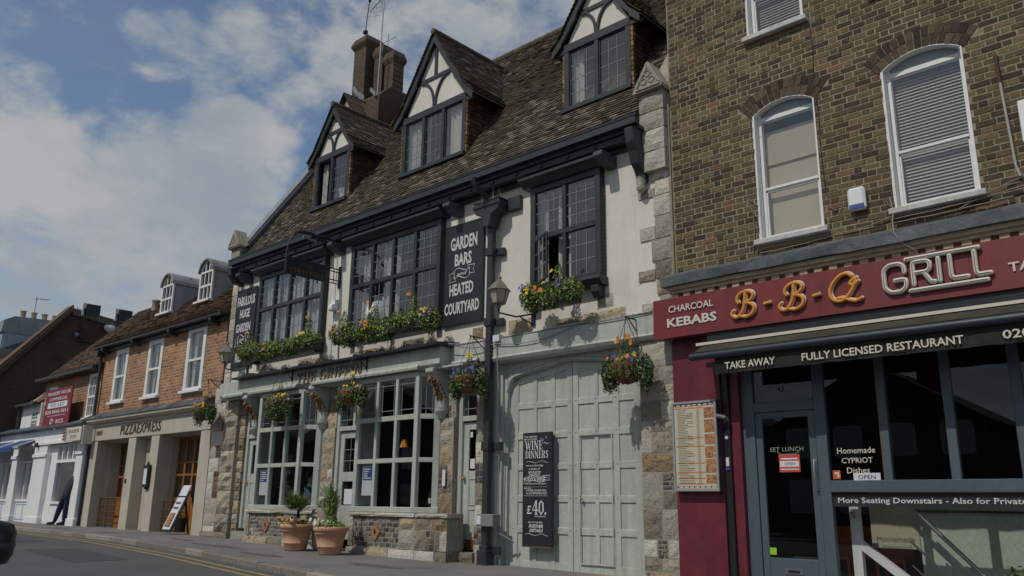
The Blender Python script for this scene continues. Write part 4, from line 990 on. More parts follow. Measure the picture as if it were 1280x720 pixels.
def plinth(xl, xr, zb):
    """stone stall riser under a bay: cap course, dark brick panel with terracotta diamond, rubble end"""
    p = bpy.data.objects.new('bay_plinth', None); COL.objects.link(p); p.parent = pub
    m = MB(); m.box(xl, xr, -.395, .0, zb-.15, .88); m.build('mortar_core', mortar_p, p)
    x = xl-.05
    while x < xr+.02:
        w = min(random.uniform(.8, 1.3), xr+.06-x)
        if xr+.06-(x+w) < .2: w = xr+.06-x
        stone_block(p, x, x+w, .80, .885, -.46, -.1, st_light, .01, 'cap_stone'); x += w
    x = xl-.04
    while x < xr+.03:
        w = min(random.uniform(.45, .85), xr+.05-x)
        if xr+.05-(x+w) < .2: w = xr+.05-x
        stone_block(p, x, x+w, zb-.15, zb+.12, -.46, -.1, pick(), .02, 'base_stone'); x += w
    stone_block(p, xl-.03, xl+.14, zb+.12, zb+.42, -.43, -.1, st_grey, .02); stone_block(p, xl-.03, xl+.12, zb+.42, .80, -.43, -.1, st_light, .02)
    xp = xl+.14; xq = xl+1.55; rows = 6; z = zb+.13; hh = (.795-z)/rows
    xc, zc = (xp+xq)/2, (z+.795)/2
    for r in range(rows):
        x = xp + (0 if r % 2 else -.09)
        while x < xq:
            a, b = max(x, xp), min(x+.18, xq); x += .185
            if b-a < .04: continue
            cz = z+hh*(r+.5)
            if abs((a+b)/2-xc)/.17 + abs(cz-zc)/.2 < .9: continue
            stone_block(p, a, b, z+r*hh, z+(r+1)*hh, -.405, -.1, random.choices([st_dark, st_grey], [9, 1])[0], .004, 'dark_brick')
    d = MB(); d.prism([(xc-.15, zc), (xc, zc-.18), (xc+.15, zc), (xc, zc+.18)], 'y', -.425, -.3); d.build('diamond_tile', M('dull_terracotta', (.26, .125, .075), (.32, .17, .10), scale=8, rough=.85, grain=.25), p)
    d = MB(); d.box(xc-.022, xc+.022, -.428, -.4, zc-.045, zc+.045); d.lathe([(.03, 0), (.03, .001)], (xc, -.425, zc), 6); d.build('air_hole', black_i, p)
    rubble(p, xq+.01, xr+.02, zb+.12, .80, -.43, -.1, course=.34, wmin=.28, wmax=.5, bricks=.3, rock=.035)
plinth(-18.3, -15.45, .17); plinth(-14.3, -11.42, .10)
def piers():
    # left pier: smooth outer quoins and a rock faced inner leaf
    z = .1
    while z < 4.0:
        h = random.uniform(.28, .42)
        if z+h > 3.75: h = 4.0-z
        w = random.choice((.32, .5, .62)); stone_block(pub, -21.0, -21.0+w, z, z+h, -.10, .2, st_light, .012)
        if w < .6 and random.random() < .25: stone_block(pub, -21.0+w, -20.36, z, z+h*.5, -.10, .2, st_red, .005, 'brick'); stone_block(pub, -21.0+w, -20.36, z+h*.5, z+h, -.10, .2, st_red, .005, 'brick')
        else: stone_block(pub, -21.0+w, -20.36, z, z+h, -.10, .2, pick(), .015)
        z += h
    z = .32
    while z < 3.6:
        h = random.uniform(.40, .62)
        if z+h > 3.45: h = 3.6-z
        stone_block(pub, -20.36, -19.68, z, z+h, -.13, .2, st_grey, .09)
        z2 = z+h*random.uniform(.4, .6)
        stone_block(pub, -19.68, -19.42, z, z2, -.04, .2, st_ochre, .05); stone_block(pub, -19.68, -19.42, z2, z+h, -.04, .2, random.choice((st_ochre, st_grey)), .05)
        z += h
    stone_block(pub, -20.9, -19.55, .1, .32, -.22, .2, st_grey, .03); stone_block(pub, -19.55, -18.6, .1, .36, -.10, .3, st_light, .02, 'door_step'); stone_block(pub, -18.75, -18.2, .1, .6, -.2, .2, st_light, .02)
    rubble(pub, -16.02, -15.56, .1, 2.66, -.03, .3, course=.3, wmin=.2, wmax=.46, rock=.03)
    rubble(pub, -16.02, -15.56, 2.66, 3.6, .0, .3, course=.3, wmin=.2, wmax=.46, rock=.02)
    rubble(pub, -12.08, -11.70, .85, 2.66, -.05, .3, course=.33, wmin=.38, wmax=.4, mats=lambda: random.choice((st_ochre, st_ochre, st_grey)), rock=.03)
    rubble(pub, -12.08, -11.70, 2.66, 3.6, .0, .3, course=.3, wmin=.2, wmax=.4, rock=.02)
    rubble(pub, -11.10, -10.68, .0, 3.62, -.05, .3, course=.34, wmin=.18, wmax=.34, mats=lambda: random.choices([st_light, st_grey, st_ochre], [6, 2, 1])[0], bricks=.15, rock=.02)
    stone_block(pub, -11.85, -11.05, .02, .22, -.12, .3, st_grey, .02, 'door_step')
    # right pier, courses measured block by block
    A, B, C = -7.44, -7.14, -6.80
    q = MB(); q.box(A+.006, C-.002, -.048, .2, -.1, 3.57); q.build('mortar', mortar_p, pub)
    q = MB(); q.box(-20.995, -20.37, -.088, .19, .1, 3.99); q.build('mortar', mortar_p, pub)
    q = MB(); q.box(-20.36, -19.69, -.10, .18, .3, 3.59); q.build('mortar', mortar_p, pub)
    def sb(x0, x1, z0, z1, m, r=.015, n='stone'): stone_block(pub, x0, x1, z0, z1, -.06, .25, m, r, n)
    sb(A, C, 3.17, 3.58, st_light); sb(A, B+.05, 2.90, 3.17, st_grey); sb(B+.05, C, 2.86, 3.17, st_light); sb(A, C, 2.64, 2.88, st_grey)
    sb(A, -7.06, 2.34, 2.63, st_grey); sb(-7.06, C, 2.32, 2.62, st_light)
    sb(A, -7.24, 1.84, 2.33, st_light); sb(-7.24, -7.05, 2.16, 2.31, st_dark, .004, 'brick'); sb(-7.05, C, 2.16, 2.31, st_light); sb(-7.24, C, 1.84, 2.15, st_grey)
    sb(A, C, 1.56, 1.83, st_ochre); sb(A, -7.08, 1.02, 1.55, st_light)
    for i in range(4):
        z = 1.29+i*.065; c = -6.95 if i % 2 else -6.9
        sb(-7.07, c, z, z+.065, st_dark, .003, 'brick'); sb(c, C, z, z+.065, st_red, .003, 'brick')
    sb(-7.07, C, 1.02, 1.28, st_grey); sb(A, -7.10, .58, 1.01, st_grey); sb(-7.10, C, .6, 1.01, st_light)
    sb(A, -7.20, .32, .57, st_light)
    for i in range(4):
        z = .31+i*.067; c = -7.12 if i % 2 else -7.08
        sb(-7.19, c, z, z+.067, st_dark, .003, 'brick'); sb(c, -7.02, z, z+.067, st_red, .003, 'brick')
    sb(-7.01, C, .32, .58, st_light); sb(A, -7.12, .12, .31, st_grey); sb(-7.12, C, .12, .31, st_grey); sb(A, C, -.06, .11, st_ochre)
piers()
def panel_frame(m, x0, x1, z0, z1, y, w=.012, d=.02):
    """a sunk panel's moulded edge"""
    m.box(x0-w, x0, y-d, y, z0-w, z1+w); m.box(x1, x1+w, y-d, y, z0-w, z1+w); m.box(x0, x1, y-d, y, z0-w, z0); m.box(x0, x1, y-d, y, z1, z1+w)
def pub_doors():
    for (x0, x1, y, zs, kind) in ((-19.40, -18.34, .08, .42, 'a'), (-15.56, -14.4, .08, .3, 'b'), (-11.70, -10.98, .14, .24, 'c')):
        o = bpy.data.objects.new('door', None); COL.objects.link(o); o.parent = pub
        m = MB(); m.box(x0, x0+.10, y-.06, y+.12, zs, 3.58); m.box(x1-.10, x1, y-.06, y+.12, zs, 3.58); m.box(x0+.1, x1-.1, y-.055, y+.1, 2.58, 2.68); m.box(x0+.1, x1-.1, y-.05, y+.1, 3.46, 3.58)
        m.build('door_frame', green_p, o, bevel=.008)
        a, b = x0+.10, x1-.10
        if kind == 'b': m2 = MB(); m2.box((a+b)/2-.04, (a+b)/2+.04, y-.03, y+.05, 2.68, 3.46); m2.build('glazing_bar', green_p, o)
        glazed(o, a, b, 2.68, 3.46, y, ((.2, .8), (.18,)), glass_d, lw=.014)
        m = MB(); g0, g1 = (a+.14, b-.14)
        zt = 2.56
        if kind == 'c': zg = (1.66, 2.42)
        elif kind == 'b': zg = (1.70, 2.42)
        else: zg = (1.72, 2.42)
        m.box(a, g0, y, y+.045, zs, zt); m.box(g1, b, y, y+.045, zs, zt); m.box(g0, g1, y, y+.045, zg[1], zt)
        low = [] 
        if kind == 'b':
            m.box(g0, g1, y, y+.045, 1.50, zg[0]); m.box(g0, g1, y, y+.045, .9, 1.0); low = [(1.0, 1.5)]
            m.box(g0, g1, y+.001, y+.04, zs, .9)
        else:
            m.box(g0, g1, y+.012, y+.04, zs, zg[0])
            for z0, z1 in ((zs+.25, .95), (1.05, 1.5)): panel_frame(m, g0+.03, g1-.03, z0, z1, y+.012, w=.02, d=.016)
        m.build('door_leaf', green_p, o, bevel=.004)
        glazed(o, g0, g1, zg[0], zg[1], y+.02, ((.33, .66), (.33, .66)) if kind == 'b' else None, glass_d)
        for z0, z1 in low: glazed(o, g0, g1, z0, z1, y+.02, None, glass_d)
        if kind != 'b':
            k = MB(); k.box(g0-.06, g1+.06, y-.006, y, zs+.01, zs+.19); k.build('kick_plate', M('worn_brass', (.22, .12, .035), rough=.4, metal=.5, grain=.2), o)
            k = MB(); k.ball((a+.05, y-.05, 1.52), .035, 8); k.tube([(a+.05, y-.05, 1.5), (a+.05, y-.03, 1.58)], .014, 5); k.build('door_knob', brass, o)
        if kind == 'c':
            k = MB(); k.box(g0+.03, g0+.15, y+.012, y+.018, 1.70, 1.88); k.box(g0+.02, g0+.08, y+.012, y+.018, 2.28, 2.38); k.build('door_notice', paper_m, o)
        if kind == 'b':
            k = MB(); k.box(g0+.08, g1-.1, y+.012, y+.018, 1.02, 1.34); k.build('door_notice', paper_m, o)
            k = MB()
            for i in range(4):
                for j in range(3): k.box(g0+.02+i*.2, g0+.19+i*.2, y+.3, y+.32, 1.72+j*.24, 1.92+j*.24)
            k.build('amber_glass_screen', M('amber_glass', (.32, .22, .09), rough=.3), o)
    n = MB(); n.box(-11.93, -11.85, -.09, -.085, 1.38, 1.68); n.build('wall_notice', paper_m, pub)
pub_doors()
def gate():
    o = bpy.data.objects.new('carriage_gate', None); COL.objects.link(o); o.parent = pub
    y = .20; xl, xr, xc = -10.44, -7.40, -8.99
    def arch(x, up=0.0):                       # four-centred head
        if x < xc: t = (x-xl)/(xc-xl)
        else: t = (xr+.1-x)/(xr+.1-xc)
        t = max(0, min(1, t))
        return 3.02 + .28*min(1, math.sqrt(max(0, 1-(1-min(1, t/.16))**2))) + .19*max(0, (t-.10)/.9) + up
    # frame posts with mouldings and arched head
    m = MB()
    m.box(-10.68, -10.60, -.02, y+.05, -.05, 3.62); m.box(-10.60, -10.53, .06, y+.05, -.05, 3.62); m.box(-10.53, -10.44, .12, y+.05, -.05, 3.62); m.box(xr, xr+.1, .1, y+.05, -.05, 3.62)
    N = 36; pts = [xl + (xr-xl)*i/N for i in range(N+1)]
    for a, b in zip(pts, pts[1:]):
        za, zb = arch(a), arch(b)
        m.add([(a, .10, za), (b, .10, zb), (b, .10, 3.64), (a, .10, 3.64), (a, y+.06, za), (b, y+.06, zb), (b, y+.06, 3.64), (a, y+.06, 3.64)], [(0, 1, 2, 3), (0, 4, 5, 1), (7, 6, 5, 4)])
        for d, yy in ((.05, .07), (.10, .085)):
            m.add([(a, yy, za+d-.03), (b, yy, zb+d-.03), (b, yy, zb+d), (a, yy, za+d), (a, .11, za+d-.03), (b, .11, zb+d-.03), (b, .11, zb+d), (a, .11, za+d)], [(0, 1, 2, 3), (0, 4, 5, 1), (3, 2, 6, 7)])
    m.build('gate_frame', green_p, o)
    m = MB(); m.prism([(-.12, 3.60), (-.16, 3.66), (-.12, 3.72), (-.04, 3.74), (.1, 3.74), (.1, 3.58), (-.04, 3.58)], 'x', -10.66, -7.1); m.build('drip_moulding', green_p, o, bevel=.006)
    c = MB()                                   # carved spandrel scroll
    for cx, cz, r in ((-10.26, 3.40, .07), (-10.13, 3.46, .045), (-10.34, 3.27, .04), (-7.6, 3.42, .06)):
        c.tube([(cx+r*math.cos(a)*(1-a/9), .095, cz+r*math.sin(a)*(1-a/9)) for a in [i*.6 for i in range(13)]], .012, 5)
    c.build('spandrel_carving', green_p, o)
    for k, (a, b) in enumerate(((xl, xc), (xc+.012, xr+.02))):
        L_ = bpy.data.objects.new('gate_leaf', None)
        m = MB(); n = 18; xs = [a+(b-a)*i/n for i in range(n+1)]
        for p, q in zip(xs, xs[1:]): m.add([(p, y, -.03), (q, y, -.03), (q, y, arch(q)+.03), (p, y, arch(p)+.03), (p, y+.05, -.03), (q, y+.05, -.03), (q, y+.05, arch(q)+.03), (p, y+.05, arch(p)+.03)], [(0, 1, 2, 3), (7, 6, 5, 4)])
        m.box(a, a+.002, y, y+.05, 0, 3); m.build('gate_leaf', green_p, o)
        # rails and muntins proud of the boards leave sunk panels with chamfered heads
        rr = MB(); t = .022; yy = y-t
        zs = [.10, .64, 1.16, 1.70, 2.24, 2.78]
        if k == 0: vx = [a+.0, -10.23, -9.86, -9.80, -9.46, -9.40, -9.06, b]; st = [(a, -10.24), (-9.88, -9.80), (-9.46, -9.38), (-9.10, b)]
        else: st = [(a, -8.86), (-8.52, -8.44), (-8.14, -8.02), (-7.72, b)]
        for s0, s1 in st:
            zt = arch((s0+s1)/2)-.0
            rr.box(s0, s1, yy, y, -.02, zt+.02)
        for z in zs:
            for (s0, s1), (s2, s3) in zip(st, st[1:]):
                if z == .10: rr.box(s1, s2, yy+.002, y, -.02, .13)
                else:
                    rr.prism([(yy+.002, z-.055), (yy+.002, z+.050), (yy+.012, z+.060), (y, z+.060), (y, z-.055)], 'x', s1, s2)
        for (s0, s1), (s2, s3) in zip(st, st[1:]):                      # head rails under the arch
            for i in range(6):
                p, q = s1+(s2-s1)*i/6, s1+(s2-s1)*(i+1)/6
                za, zb = arch(p)-.13, arch(q)-.13
                rr.add([(p, yy+.002, za), (q, yy+.002, zb), (q, yy+.002, zb+.18), (p, yy+.002, za+.18), (p, y, za), (q, y, zb)], [(0, 1, 2, 3), (0, 4, 5, 1)])
        rr.build('gate_rail', green_p, o, bevel=.004)
        bo = MB()
        for z in zs[1:]:
            for s0, s1 in st:
                bo.ball(((s0+s1)/2, yy-.002, z+.02), .014, 6)
        bo.build('coach_bolt', green_p, o)
    w = MB(); panel_frame(w, -8.81, -8.16, .16, 2.20, y-.043, w=.022, d=.014); w.build('wicket_frame', green_p, o)
    h = MB(); h.ball((-8.77, y-.07, 1.16), .025, 8); h.build('wicket_knob', brass, o)
    th = MB(); th.box(-10.7, -7.3, -.1, .3, -.08, .0); th.build('threshold', st_grey, o)
    m = MB(); m.box(-10.9, -7.3, .45, .5, 0, 4); m.build('yard_screen', dark_i, o)
gate()
# ------------------------------------------------------------------ rainwater pipe and small fittings on the pub
def rainpipe():
    m = MB()
    m.box(-10.74, -10.61, -.22, -.10, .02, 6.20); m.build('rain_pipe', black_w, pub, bevel=.01)
    m = MB()
    for z in (5.72, 4.35, 2.07, .28): m.box(-10.765, -10.585, -.245, -.08, z-.08, z+.08); m.box(-10.58, -10.42, -.10, -.02, z-.07, z+.07)
    m.box(-10.79, -10.56, -.27, -.06, -.02, .28); m.build('pipe_collar', black_w, pub, bevel=.008)
    m = MB(); m.prism([(-11.0, 6.72), (-11.03, 6.62), (-10.98, 6.50), (-10.80, 6.42), (-10.74, 6.2), (-10.61, 6.2), (-10.55, 6.42), (-10.37, 6.50), (-10.33, 6.62), (-10.36, 6.72)], 'y', -.33, -.05)
    m.box(-11.04, -10.32, -.35, -.03, 6.60, 6.66); m.box(-11.02, -10.34, -.345, -.04, 6.70, 6.74); m.box(-10.34, -10.02, -.09, -.02, 6.48, 6.76)
    m.build('hopper_head', black_w, pub, bevel=.012)
    m = MB(); m.tube([(-10.72, -.64, 7.12), (-10.72, -.62, 6.98), (-10.68, -.45, 6.86), (-10.66, -.30, 6.76)], .05, 8); m.build('gutter_outlet', black_w, pub)
    g = T('weeds', 'dry grass tufts sprouting from the rainwater hopper head', 'weeds', (-10.66, -.25, 6.72))
    m = MB()
    for i in range(26):
        x = random.uniform(-11.0, -10.35); y = random.uniform(-.38, -.12); h = random.uniform(.06, .12) if x < -10.6 else random.uniform(.15, .3)
        d = random.uniform(-.06, .10); m.tube([(x, y, 6.7), (x+d*.4, y, 6.7+h*.6), (x+d, y-.02, 6.7+h)], .007, 4, r2=.002)
    m.build('blade', M('dry_grass', (.25, .22, .15), (.38, .35, .27), rough=.9), g, kind='stuff')
    e = T('meter_box', 'small grey electrical box with white cover beside the black rain pipe', 'box', (-10.55, -.2, .7))
    m = MB(); m.box(-10.78, -10.38, -.30, -.10, .68, .89); m.build('casing', M('grey_box', (.20, .21, .21), rough=.5), e, bevel=.01)
    m = MB(); m.box(-10.76, -10.66, -.315, -.30, .71, .86); m.build('cover', paper_m, e, bevel=.004)
    m = MB(); m.tube([(-10.45, -.2, .68), (-10.42, -.16, .60), (-10.25, -.03, .48), (-10.2, .05, .42)], .018, 6); m.build('lead', M('grey_cable', (.25, .26, .26), rough=.6), e)
    al = T('alarm_bell', 'small white bell box on the render right of the hanging sign', 'bell', (-16.2, -.05, 5.55))
    m = MB(); m.lathe([(.11, 0), (.12, .03), (.12, .10), (.09, .14)], (-15.86, -.09, 5.36), 12); m.box(-15.94, -15.78, -.10, -.0, 5.5, 5.62); m.build('housing', white_p, al)
    c = T('overhead_cable', 'loose thin cables sagging along the sage band from canopy to restaurant corner', 'cable', (-9, -.2, 3.9))
    m = MB()
    for i, (a, b, s) in enumerate((((-11.7, -.3, 4.05), (-10.85, -.3, 4.0), .03), ((-11.7, -.3, 4.05), (-10.5, -.18, 3.92), .08), ((-10.5, -.18, 3.92), (-8.6, -.17, 4.03), .12), ((-8.6, -.17, 4.03), (-7.1, -.17, 4.03), .02))):
        p, q = Vector(a), Vector(b); m.tube([p.lerp(q, t/10) - Vector((0, 0, s*math.sin(math.pi*t/10))) for t in range(11)], .009, 5)
    m.tube([(-10.5, -.16, 3.95), (-10.46, -.16, 3.5), (-10.50, -.03, 2.4), (-10.52, -.03, .7), (-10.45, -.03, .05)], .012, 5)
    m.build('wire', M('grey_cable', (.25, .26, .26)), c)
    m = MB(); m.box(-10.56, -10.40, -.2, -.1, 3.96, 4.08); m.tube([(-15.95, -.012, 7.0), (-15.95, -.012, 4.2)], .012, 5); m.build('junction_box', paper_m, c)
rainpipe()
# ------------------------------------------------------------------ boards
def frame_lines(m, x0, x1, z0, z1, y, w=.008):
    m.box(x0, x1, y-.003, y, z0, z0+w); m.box(x0, x1, y-.003, y, z1-w, z1); m.box(x0, x0+w, y-.003, y, z0, z1); m.box(x1-w, x1, y-.003, y, z0, z1)
def ribbon(m, x0, x1, z0, z1, y):
    """outline of a fluttering scroll"""
    h = z1-z0; w = x1-x0; P = lambda u, v: (x0+u*w, y, z0+v*h)
    def wave(u0, u1, v, a=.12): return [P(u0+(u1-u0)*i/10, v+a*math.sin(i/10*2*math.pi)) for i in range(11)]
    r = min(.011, h*.03+.002)
    m.tube(wave(.2, .8, .85), r, 4); m.tube(wave(.2, .8, .25), r, 4); m.tube([P(.2, .25), P(.2, .85)], r, 4); m.tube([P(.8, .25), P(.8, .85)], r, 4)
    m.tube([P(.2, .40), P(.28, .05), P(.0, .0), P(.06, .3), P(0, .62), P(.2, .72)], r, 4); m.tube([P(.8, .72), P(.72, 1.02), P(1.0, 1.0), P(.94, .7), P(1, .38), P(.8, .4)], r, 4)
def board(name, label, x0, x1, z0, z1, y, rows, tag_='and', rb=None):
    t = T(name, label, 'sign', ((x0+x1)/2, y, z0))
    m = MB(); m.box(x0, x1, y, y+.04, z0, z1); m.build('panel', board_m, t, bevel=.004)
    m = MB(); frame_lines(m, x0-.004, x1+.004, z0-.004, z1+.004, y-.0, .02); m.build('edge_trim', black_i, t)
    m = MB()
    for s, a, b, c, d in rows: wtext(m, s, a, b, c, d, y-.001, bold=.028, depth=.003)
    m.build('lettering', letter_w, t)
    if rb:
        m = MB(); ribbon(m, *rb[:4], y-.003); a, b, c, d = rb[:4]; wtext(m, tag_, a+(b-a)*.3, a+(b-a)*.7, c+(d-c)*.42, c+(d-c)*.68, y-.001, bold=.01, shear=.3, depth=.003); m.build('scroll_ribbon', letter_w, t)
    return t
board('garden_bars_board', 'tall black board reading Garden Bars and Heated Courtyard beside the rain pipe', -12.10, -11.00, 4.46, 6.54, -.06,
      [('GARDEN', -11.93, -11.17, 6.00, 6.28), ('BARS', -11.80, -11.32, 5.66, 5.92), ('HEATED', -11.93, -11.25, 5.06, 5.30), ('COURTYARD', -12.06, -11.08, 4.68, 4.92)], 'and', (-11.95, -11.22, 5.34, 5.62))
board('garden_board', 'tall black board reading Fabulous Huge Garden left of the first oriel window', -20.42, -19.42, 4.46, 6.58, -.06,
      [('FABULOUS', -20.36, -19.48, 6.12, 6.38), ('HUGE', -20.18, -19.68, 5.78, 6.02), ('GARDEN', -20.32, -19.60, 5.40, 5.64), ('REAR', -20.22, -19.64, 4.60, 4.84)], 'at', (-20.30, -19.62, 5.02, 5.34))
def wine_board():
    x0, x1, z0, z1, y = -9.98, -9.32, .36, 2.28, .02
    t = T('wine_dinners_board', 'narrow chalkboard advertising wine dinners leaning on the sage carriage gate', 'sign', ((x0+x1)/2, y, z0))
    m = MB(); m.box(x0, x1, y, y+.045, z0, z1); m.build('panel', board_m, t, bevel=.004)
    m = MB(); m.box(x0+.02, x1-.02, y+.045, y+.13, z0+.05, z0+.1); m.box(x0+.02, x1-.02, y+.045, y+.13, z1-.1, z1-.05); m.box(x0, x1, y-.004, y, z0, z0+.015); m.build('batten', M('raw_board_edge', (.16, .10, .04)), t)
    m = MB(); W_ = x1-x0
    def row(s, u0, u1, v0, v1, b=.02, sh=0.0): wtext(m, s, x0+u0*W_, x0+u1*W_, z0+v0*(z1-z0), z0+v1*(z1-z0), y-.001, bold=b, depth=.003, shear=sh)
    row('THE GRIFFIN', .05, .5, .953, .97, .01); row('BAR & KITCHEN', .05, .5, .932, .947, .01)
    sz = lambda v: z0+v*(z1-z0)
    serif(m, 'WINE', x0+.09*W_, x0+.70*W_, sz(.845), sz(.925), y-.001); serif(m, 'DINNERS', x0+.09*W_, x0+.90*W_, sz(.77), sz(.835), y-.001)
    for sx0, sx1, zz in ((.10, .32, .925), (.4, .5, .925)): pass
    row('we are hosting', .12, .72, .693, .715, .01, .3); row('a series of', .22, .62, .667, .687, .01, .3); row('exclusive', .2, .64, .64, .662, .01, .3); row('TASTINGS', .22, .62, .615, .636, .015, .3)
    row('FOOD & WINE', .06, .78, .565, .60, .02); row('five courses by Jane', .10, .82, .535, .555, .01, .3)
    row('INCLUDES', .06, .3, .50, .513, .01); row('A THREE COURSE MEAL', .13, .84, .478, .497, .01); row('ALL ACCOMPANYING WINE', .13, .84, .453, .472, .01)
    serif(m, '\u00a3', x0+.14*W_, x0+.34*W_, sz(.285), sz(.355), y-.001); serif(m, '40.', x0+.34*W_, x0+.84*W_, sz(.28), sz(.40), y-.001); row('PER PERSON', .44, .8, .258, .27, .01)
    row('ASK AT THE BAR', .2, .7, .205, .22, .01, .2); row('FURTHER', .24, .72, .165, .195, .03, .25); row('DETAILS', .26, .72, .13, .158, .03, .25)
    fr = lambda u, v: (x0+u*W_, y-.004, z0+v*(z1-z0))
    m.tube([fr(.70, .90), fr(.78, .905), fr(.84, .893), fr(.92, .898)], .006, 4)
    for v in (.735, .602, .108): m.tube([fr(.12+.76*i/12, v+.008*math.sin(i*.9)) for i in range(13)], .004, 4)
    ribbon(m, x0+.03*W_, x1-.03*W_, z0+.55*(z1-z0), z0+.615*(z1-z0), y-.004)
    for i in range(14): a, b = i/14*.8+.08, (i+.5)/14*.8+.08; m.tube([fr(a, .515), fr(b, .521)], .004, 4); m.tube([fr(a, .443), fr(b, .437)], .004, 4)
    m.build('chalk_lettering', letter_w, t)
    g = MB()
    for i in range(14): g.ball((x0+W_*(.62+random.uniform(0, .22)), y-.004, z0+(z1-z0)*(.955-random.uniform(0, .035))), .016, 6, sc=(1, .3, 1))
    g.build('grape_drawing', M('violet_chalk', (.20, .17, .42), rough=.8), t)
wine_board()
def hanging_sign():
    t = T('hanging_sign', 'projecting black pub sign with dull gold capitals hung from a curved iron bracket', 'sign', (-15.8, -.02, 5.97))
    X = -15.8
    m = MB(); m.box(X-.03, X+.03, -1.47, -.42, 5.97, 6.36); m.build('sign_board', board_m, t, bevel=.005)
    m = MB()
    for z in (5.99, 6.07, 6.27, 6.34): m.tube([(X, -.42, z), (X, -.02, z)], .014, 5)
    for y in (-.3, -.18): m.tube([(X, y, 5.99), (X, y, 6.34)], .010, 5)
    m.box(X-.045, X+.045, -.03, .005, 5.90, 6.42)
    arc = [(X, -1.47 + .02*0, 5.97), (X, -1.47, 6.4), (X, -1.43, 6.70), (X, -1.28, 6.94), (X, -1.05, 7.04), (X, -.8, 7.04), (X, -.6, 6.95), (X, -.45, 6.7), (X, -.42, 6.36)]
    m.tube(arc, .02, 6); m.tube([(X, -1.2, 7.0), (X, -.3, 7.02)], .03, 6); m.tube([(X, -.9, 7.0), (X, -.2, 6.9)], .02, 6)
    for y in (-1.2, -.62): m.tube([(X, y, 5.97), (X, y-.02, 5.93), (X, y+.03, 5.9)], .012, 4); m.ball((X, y, 5.94), .02, 6)
    m.build('iron_bracket', black_i, t)
    for sx in (1, -1):
        m = MB(); U = (0, sx, 0)
        # lettering faces both ways
        if sx > 0: text(m, 'GRIFFIN', (X+.031, 0, 0), (0, 1, 0), FZ, -1.38, -.50, 6.00, 6.13, N=(1, 0, 0), bold=.0, depth=.003); text(m, 'THE', (X+.031, 0, 0), (0, 1, 0), FZ, -1.12, -.78, 6.18, 6.28, N=(1, 0, 0), depth=.003)
        else: text(m, 'GRIFFIN', (X-.031, 0, 0), (0, -1, 0), FZ, .50, 1.38, 6.00, 6.13, N=(-1, 0, 0), depth=.003)
        m.build('lettering', gold_l, t)
    m = MB(); m.tube([(X-.03, -1.05, 6.93), (X, -.72, 6.87)], .035, 8); m.build('strip_light', came_m, t)
hanging_sign()
# ------------------------------------------------------------------ lanterns, window boxes, baskets, pots
def lantern(x, y, z, label, xb):
    t = T('wall_lantern', label, 'lantern', (xb, -.02, z-.15))
    m = MB(); c = (x, y, z)
    m.lathe([(.0, .50), (.012, .47), (.02, .42), (.05, .40), (.025, .37), (.06, .33)], c, 8); m.lathe([(.06, .33), (.10, .30), (.21, .17), (.23, .155), (.20, .15)], c, 6, sm=False)
    m.lathe([(.02, -.17), (.05, -.15), (.03, -.12), (.11, -.10), (.125, -.08)], c, 8)
    for i in range(6):
        a = i*math.pi/3; m.bar((x+.19*math.cos(a), y+.19*math.sin(a), z+.155), (x+.115*math.cos(a), y+.115*math.sin(a), z-.09), .016)
    m.build('lantern_frame', bronze, t)
    m = MB(); m.lathe([(.11, -.09), (.185, .15)], c, 6, sm=False); m.build('lantern_glass', lamp_gl, t)
    m = MB(); m.tube([(x, y, z-.17), (x, y, z-.25), (x+(xb-x)*.5, y*.5, z-.30), (xb, -.02, z-.22)], .016, 6); m.tube([(xb, -.02, z-.42), (x+(xb-x)*.6, y*.4, z-.3)], .012, 6)
    m.ball((x, y, z-.2), .03, 6); m.box(xb-.04, xb+.04, -.035, 0, z-.45, z-.13); m.build('lantern_arm', black_i, t)
lantern(-10.05, -.58, 4.62, 'pale six sided lantern on an iron arm right of the rain pipe', -9.72)
lantern(-19.95, -.45, 4.62, 'weathered lantern on the stone corner below the Fabulous Huge Garden board', -19.6)
